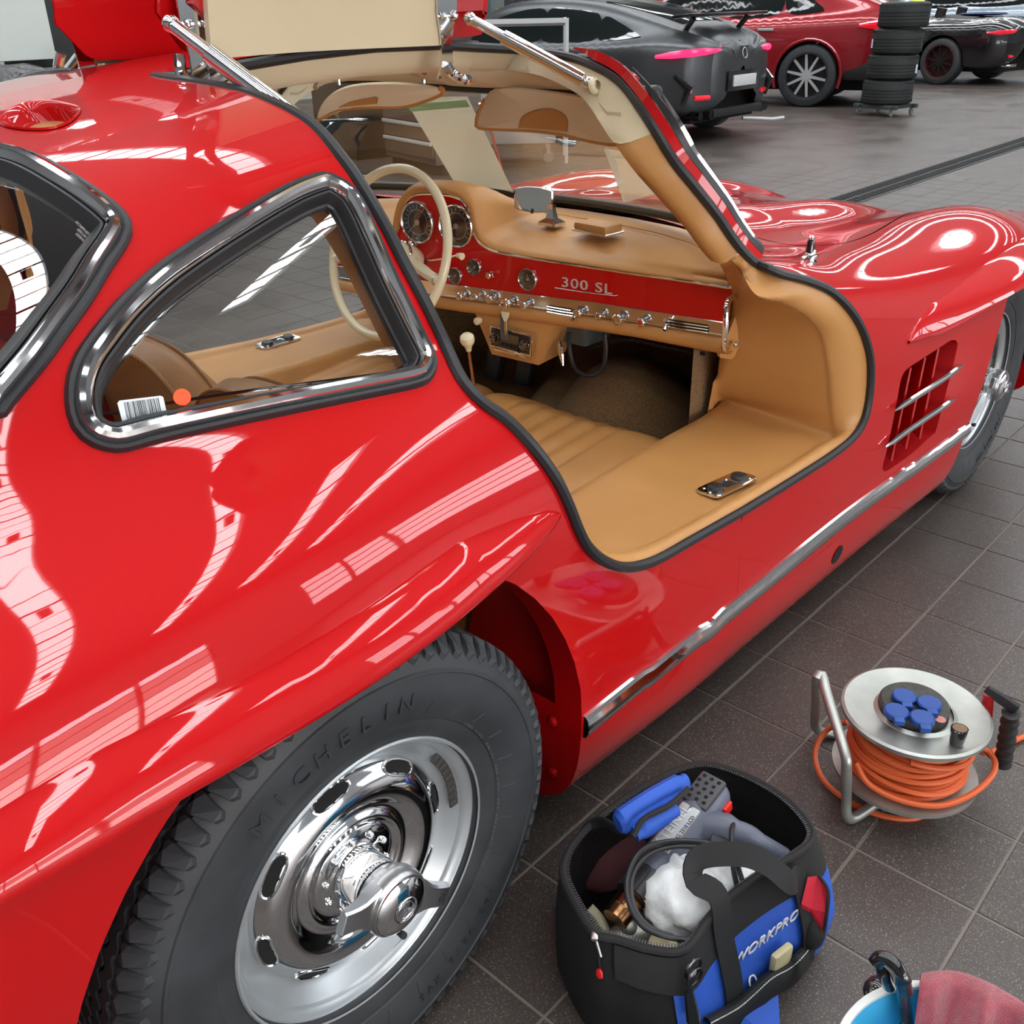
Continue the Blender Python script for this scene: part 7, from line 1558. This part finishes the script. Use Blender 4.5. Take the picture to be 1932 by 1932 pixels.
# stack of tyres on a dolly
base3 = onZ(1668,216,0); H_ = .288
dl_ = empty('tyre_dolly', tuple(base3), 'low grey dolly on castors under the stack of four tyres', 'dolly')
u_ = unit([-.2,-1,0]); v_ = unit([1,-.2,0])
for k in (-.22,.22):
    b = MB(); b.box(base3+v_*k+[0,0,.11],(.06,.62,.05),(0,0,-.2),.005); b.build('dolly_rail', mat('dolly_grey',(.07,.09,.09,1),.5,.4), dl_)
    b = MB(); b.box(base3+u_*k+[0,0,.11],(.60,.06,.045),(0,0,-.2),.005); b.build('dolly_rail', MATS['dolly_grey'], dl_)
    for j in (-.24,.24):
        c = base3+v_*k+u_*j; b = MB(); b.lathe([(.0,-.012),(.036,-.012),(.038,0),(.036,.012),(0,.012)],c+[0,0,.040],u_,16); b.build('castor', mat('castor_grey',(.2,.2,.2,1),.5), dl_); b = MB(); b.box(c+[0,0,.075],(.03,.035,.045)); b.build('castor_fork', ALU, dl_)
tops = [(1667,0.0),(1669,.02),(1676,.045),(1690,.10)]; ty0 = None; z = .135
labs = ['bottom tyre of the stack, resting on the dolly','second tyre from the bottom of the stack, with a white tag at its right','third tyre from the bottom of the stack, with chalk marks','topmost tyre of the stack, shifted to the right']
for k,(pxm,sh) in enumerate(tops):
    c = base3+u_*sh*.8+[0,0,z]; T_ = empty('tyre', tuple(c), labs[k], 'tyre', 'tyres stacked on the dolly'); rr = .310-.003*k; b = MB()
    prof = [(.205,.012),(.225,.0),(.27,.004),(rr-.012,.018),(rr,.045)]+sum([[(rr,.045+.036*i+.006),(rr-.007,.045+.036*i+.009),(rr-.007,.045+.036*i+.013),(rr,.045+.036*i+.016)] for i in range(4)],[])+[(rr,H_-.045),(rr-.012,H_-.018),(.27,H_-.004),(.225,H_),(.205,H_-.012),(.20,H_-.03),(.22,H_-.06),(.29,H_-.07),(.29,.07),(.22,.06),(.20,.03),(.205,.012)]
    b.lathe(prof,c,unit([.004*(k-1),.004*(k%2),1]),56); b.build('tyre_casing', mat('stacked_tyre_rubber',(.022,.024,.024,1),.65), T_, angle=25)
    b = MB()
    for q in range(72):
        a = 2*math.pi*q/72; p = c+np.array([math.cos(a)*(rr-.001),math.sin(a)*(rr-.001),H_-.040]); b.box(p,(.006,.006,.03),(0,0,a))
        p = c+np.array([math.cos(a)*(rr-.001),math.sin(a)*(rr-.001),.040]); b.box(p,(.006,.006,.03),(0,0,a))
    o = b.build('shoulder_blocks', MATS['stacked_tyre_rubber'], T_, smooth=False, fix=False); o['kind'] = 'stuff'
    if k in (1,2):
        d_ = unit(CAM_C[:2]-c[:2]); a = math.atan2(d_[1],d_[0])+(1.2 if k == 1 else -1.25); b = MB(); b.box(c+np.array([math.cos(a)*(rr+.004),math.sin(a)*(rr+.004),.12]),(.004,.05,.10),(0,0,a)); b.build('paper_tag', WP, T_, smooth=False)
    z += H_+.002
# trolley with a pale container seen through the windscreen
TG = mat('pale_grey_container',srgb(172,174,172),.6,noise=(5,.08)); STW = mat('white_tube',srgb(200,202,200),.5)
t_c = (onZ(1030,318,0)+onZ(940,302,0))/2; t_u = unit([.66,-.75,0]); t_v = np.cross([0,0,1],t_u); 
TR = empty('workshop_trolley', tuple(t_c), 'pale grey container trolley with white tube frame standing beyond the windscreen', 'trolley'); ang_ = math.atan2(t_u[1],t_u[0])
b = MB(); b.box(t_c+t_v*.30+[0,0,.50]-t_u*.10,(.86,.55,.66),(0,0,ang_),.04); b.build('container', TG, TR)
b = MB(); b.box(t_c+t_v*.02+t_u*.03+[0,0,.50],(.22,.01,.20),(0,0,ang_),.0); b.build('label_panel', mat('brown_black_label',srgb(50,44,42),.6), TR, smooth=False)
text('label_lettering','FERAX',.07,t_c+t_v*.012+t_u*.03+[0,0,.55],t_u,(0,0,1),WTXT,TR,.002)
for k in (-.45,.26):
    for j in (.08,.5): b = MB(); c = t_c+t_u*k+t_v*j; b.lathe([(0,-.015),(.05,-.015),(.052,0),(.05,.015),(0,.015)],c+[0,0,.052],t_v,16); b.build('castor', MATS['castor_grey'], TR); b = MB(); b.box(c+[0,0,.13],(.03,.04,.09),(0,0,ang_)); b.build('castor_fork', ALU, TR)
ft = t_c+t_u*.43; 
for j in (0,.55): b = MB(); b.box(ft+t_v*j+[0,0,.62],(.028,.028,1.24),(0,0,ang_)); b.build('frame_post', STW, TR, smooth=False)
for j in (0,.55): b = MB(); b.box(ft+t_v*j-t_u*.47+[0,0,1.22],(.94,.03,.03),(0,0,ang_)); b.build('frame_rail', STW, TR, smooth=False)
b = MB(); b.box(ft+t_v*.275-t_u*.47+[0,0,1.19],(.9,.54,.02),(0,0,ang_)); b.build('shelf', mat('grey_shelf',srgb(120,120,122),.5), TR, smooth=False)
b = MB(); b.tube([ft+[0,0,1.22],ft+t_v*.55+[0,0,1.22]],.014,6); b.build('frame_rail', STW, TR)
# tool cabinets seen through the left of the windscreen
def cabinet(c, u, w_, d_, h_, body, name, label, drawers=0, strip=None, handle=None):
    v = np.cross([0,0,1],u); a = math.atan2(u[1],u[0]); K = empty(name, tuple(c), label, 'cabinet'); b = MB(); b.box(c+v*d_/2+[0,0,h_/2+.06],(w_,d_,h_-.06),(0,0,a),.01); b.build('cabinet_body', body, K)
    b = MB(); b.box(c+v*(d_/2+.03)+[0,0,.05],(w_*.94,d_*.9,.1),(0,0,a)); b.build('plinth', DARK, K, smooth=False)
    for k in range(drawers):
        z = .14+(h_-.16)*k/drawers; dh = (h_-.16)/drawers; b = MB(); b.box(c-v*.008+[0,0,z+dh/2],(w_*.93,.02,dh*.93),(0,0,a),.004); D_ = b.build('drawer', body, K)
        if strip: b = MB(); b.box(c-v*.026+[0,0,z+dh*.86],(w_*.93,.018,.030),(0,0,a),.004); b.build('drawer_handle', strip, D_)
    return K, v, a
cu_ = unit(onZ(800,325,0)-onZ(690,300,0)); 
cabinet(onZ(775,322,0), cu_, .95, .5, 1.05, mat('taupe_cabinet',srgb(92,80,76),.5), 'tool_cabinet', 'taupe drawer cabinet with white handle strips seen through the windscreen', 6, mat('white_strip',srgb(215,215,215),.4))
K,v,a = cabinet(onZ(632,296,0), cu_, .85, .5, 1.15, mat('dark_teal_cabinet',srgb(32,42,46),.45), 'tool_cabinet', 'dark teal cabinet with a small triangular sticker beyond the steering wheel', 0)
b = MB(); p = onZ(632,296,0)-v*.004+cu_*.12+[0,0,.42]; b.add([p-cu_*.11+[0,0,.02],p+cu_*.05+[0,0,.09],p+cu_*.09-[0,0,.06]],[(0,1,2)]); b.build('triangular_sticker', mat('beige_sticker',srgb(130,122,110),.6), K, smooth=False)
# upper left corner: white board, black panel, bench with black cover
yb = 6.0; xl = onY(78,0,yb)[0]; xr = onY(105,105,yb)[0]
b = MB(); b.box(((xl+xr)/2-3.0,yb,2.05),(6.0+0*(xr-xl),.06,1.95),(0,0,0),.01); tag(b.build('white_board',mat('white_board',srgb(212,218,212),.5),None),'large white board above the bench behind the car at the upper left','board')
b = MB(); b.box((xl+.75,yb+.25,1.5),(1.9,.25,3.0),(0,0,0),.01); tag(b.build('partition_screen',mat('anthracite_panel',srgb(38,40,42),.6),None),'tall anthracite panel beside the white board at the upper left','panel')
BN = empty('workbench', (xl-1.8,yb-.5,0), 'grey topped black workbench below the white board', 'workbench')
b = MB(); b.box((xl-1.6,yb-.45,1.0),(4.0,.8,.05),(0,0,0),.01); b.build('bench_top', mat('bench_grey',srgb(96,98,98),.5), BN)
b = MB(); b.box((xl-1.6,yb-.45,.5),(3.9,.7,.96)); b.build('bench_body', BLACK, BN, smooth=False)
b = MB(); b.box((xr+.10,yb-.30,1.10),(.16,.10,.16),(0,0,0),.01); b.build('socket_box', mat('light_box',srgb(170,175,170),.5), BN)
BC = mat('black_leatherette',(.018,.018,.020,1),.32,bump=('noise',6,.6,.05))
b = blob(onY(55,158,4.2)+np.array([-.1,0,-.08]),.30,(1.3,.7,.50),31,.30,44); o = b.build('black_cover',BC,None,angle=80); tag(o,'crumpled black leatherette cover heaped behind the roof at the upper left','cover')
st2 = onY(55,158,4.2); CT = empty('cart', (st2[0],4.2,0), 'black cart carrying the crumpled cover behind the car', 'cart'); b = MB(); b.box((st2[0]-.1,4.2,.38),(1.0,.55,.72),(0,0,0),.02); b.build('cart_body', BLACK, CT); b = MB(); b.box((st2[0]-.1,4.2,.75),(1.05,.6,.02)); b.build('cart_top', MATS['bench_grey'], CT, smooth=False)
# lift column, dark curtain, banners along the far side
LC = empty('lift_column', (9.2,8.0,0), 'grey green lift column with yellow label behind the open door', 'lift column'); pL = onY(925,10,8.0)
b = MB(); b.box((pL[0],8.0,1.6),(.26,.26,3.2),(0,0,0),.02); b.build('column', mat('grey_green',srgb(104,116,114),.5), LC); b = MB(); b.box((pL[0],7.86,onY(925,30,7.86)[2]),(.10,.01,.16)); b.build('yellow_label', mat('yellow_label',srgb(225,190,90),.5), LC, smooth=False); LC.location = (pL[0],8.0,0)
for ch in [q for q in bpy.data.objects if q.parent == LC]: ch.matrix_parent_inverse = Matrix.Translation((pL[0],8.0,0)).inverted()
p0 = onY(945,20,9.6); p1 = onY(1058,20,9.6); b = MB(); n_ = 40
b.grid([[(p0[0]+(p1[0]-p0[0])*k/n_+(.0 if z else .25*(k/n_)), 9.6+.05*math.sin(k*.9)-.25*(z == 0), z) for k in range(n_+1)] for z in (3.0,1.5,0)]); tag(b.build('dark_curtain',mat('dark_curtain',srgb(56,56,58),.8),None),'dark grey curtain hanging behind the grey coupe','curtain')
for u,wd,col,lab in ((1083,.25,(20,20,22),'narrow black display stand left of the black poster behind the coupe roof'),(1110,.55,(14,14,15),'black poster stand behind the grey coupe roof'),(1217,.20,(30,34,36),'slim black post just left of the red banner')):
    p = onY(u,5,11.5); b = MB(); b.box((p[0],11.5,1.0),(wd,.08,2.0),(0,0,0),.01); tag(b.build('display_stand',mat('stand_%d'%u,srgb(*col),.5),None),lab,'stand')
p = onY(1262,5,11.0); BNR = empty('banner', (p[0],11,0), 'red banner with a white swoosh behind the grey coupe', 'banner'); b = MB(); b.box((p[0],11,1.1),(.75,.04,2.2)); b.build('banner_cloth', mat('banner_red',srgb(200,20,50),.6), BNR, smooth=False)
b = MB(); b.tube([(p[0]-.2,10.96,1.55),(p[0]+.1,10.96,1.40),(p[0]-.1,10.96,1.25),(p[0]+.2,10.96,1.12)],.03,6); b.build('white_swoosh', WTXT, BNR)
for u,lab in ((1290,'grey column with yellow sticker between the red banner and the red suv'),):
    p = onY(u+12,10,10.2); K = empty('column', (p[0],10.2,0), lab, 'column'); b = MB(); b.box((p[0],10.2,1.6),(.32,.3,3.2),(0,0,0),.02); b.build('column_body', mat('dark_slate',srgb(48,54,58),.5), K); b = MB(); b.box((p[0],10.03,onY(u+12,14,10.03)[2]),(.14,.01,.2)); b.build('yellow_sticker', MATS['yellow_label'], K, smooth=False)
p = onY(1368,5,9.2); b = MB(); b.box((p[0]+.2,9.6,.9),(1.7,.5,1.8),(0,0,0),.05); tag(b.build('red_cabinet',mat('red_cabinet',srgb(190,25,45),.4),None),'red workshop cabinet behind the red suv','cabinet')
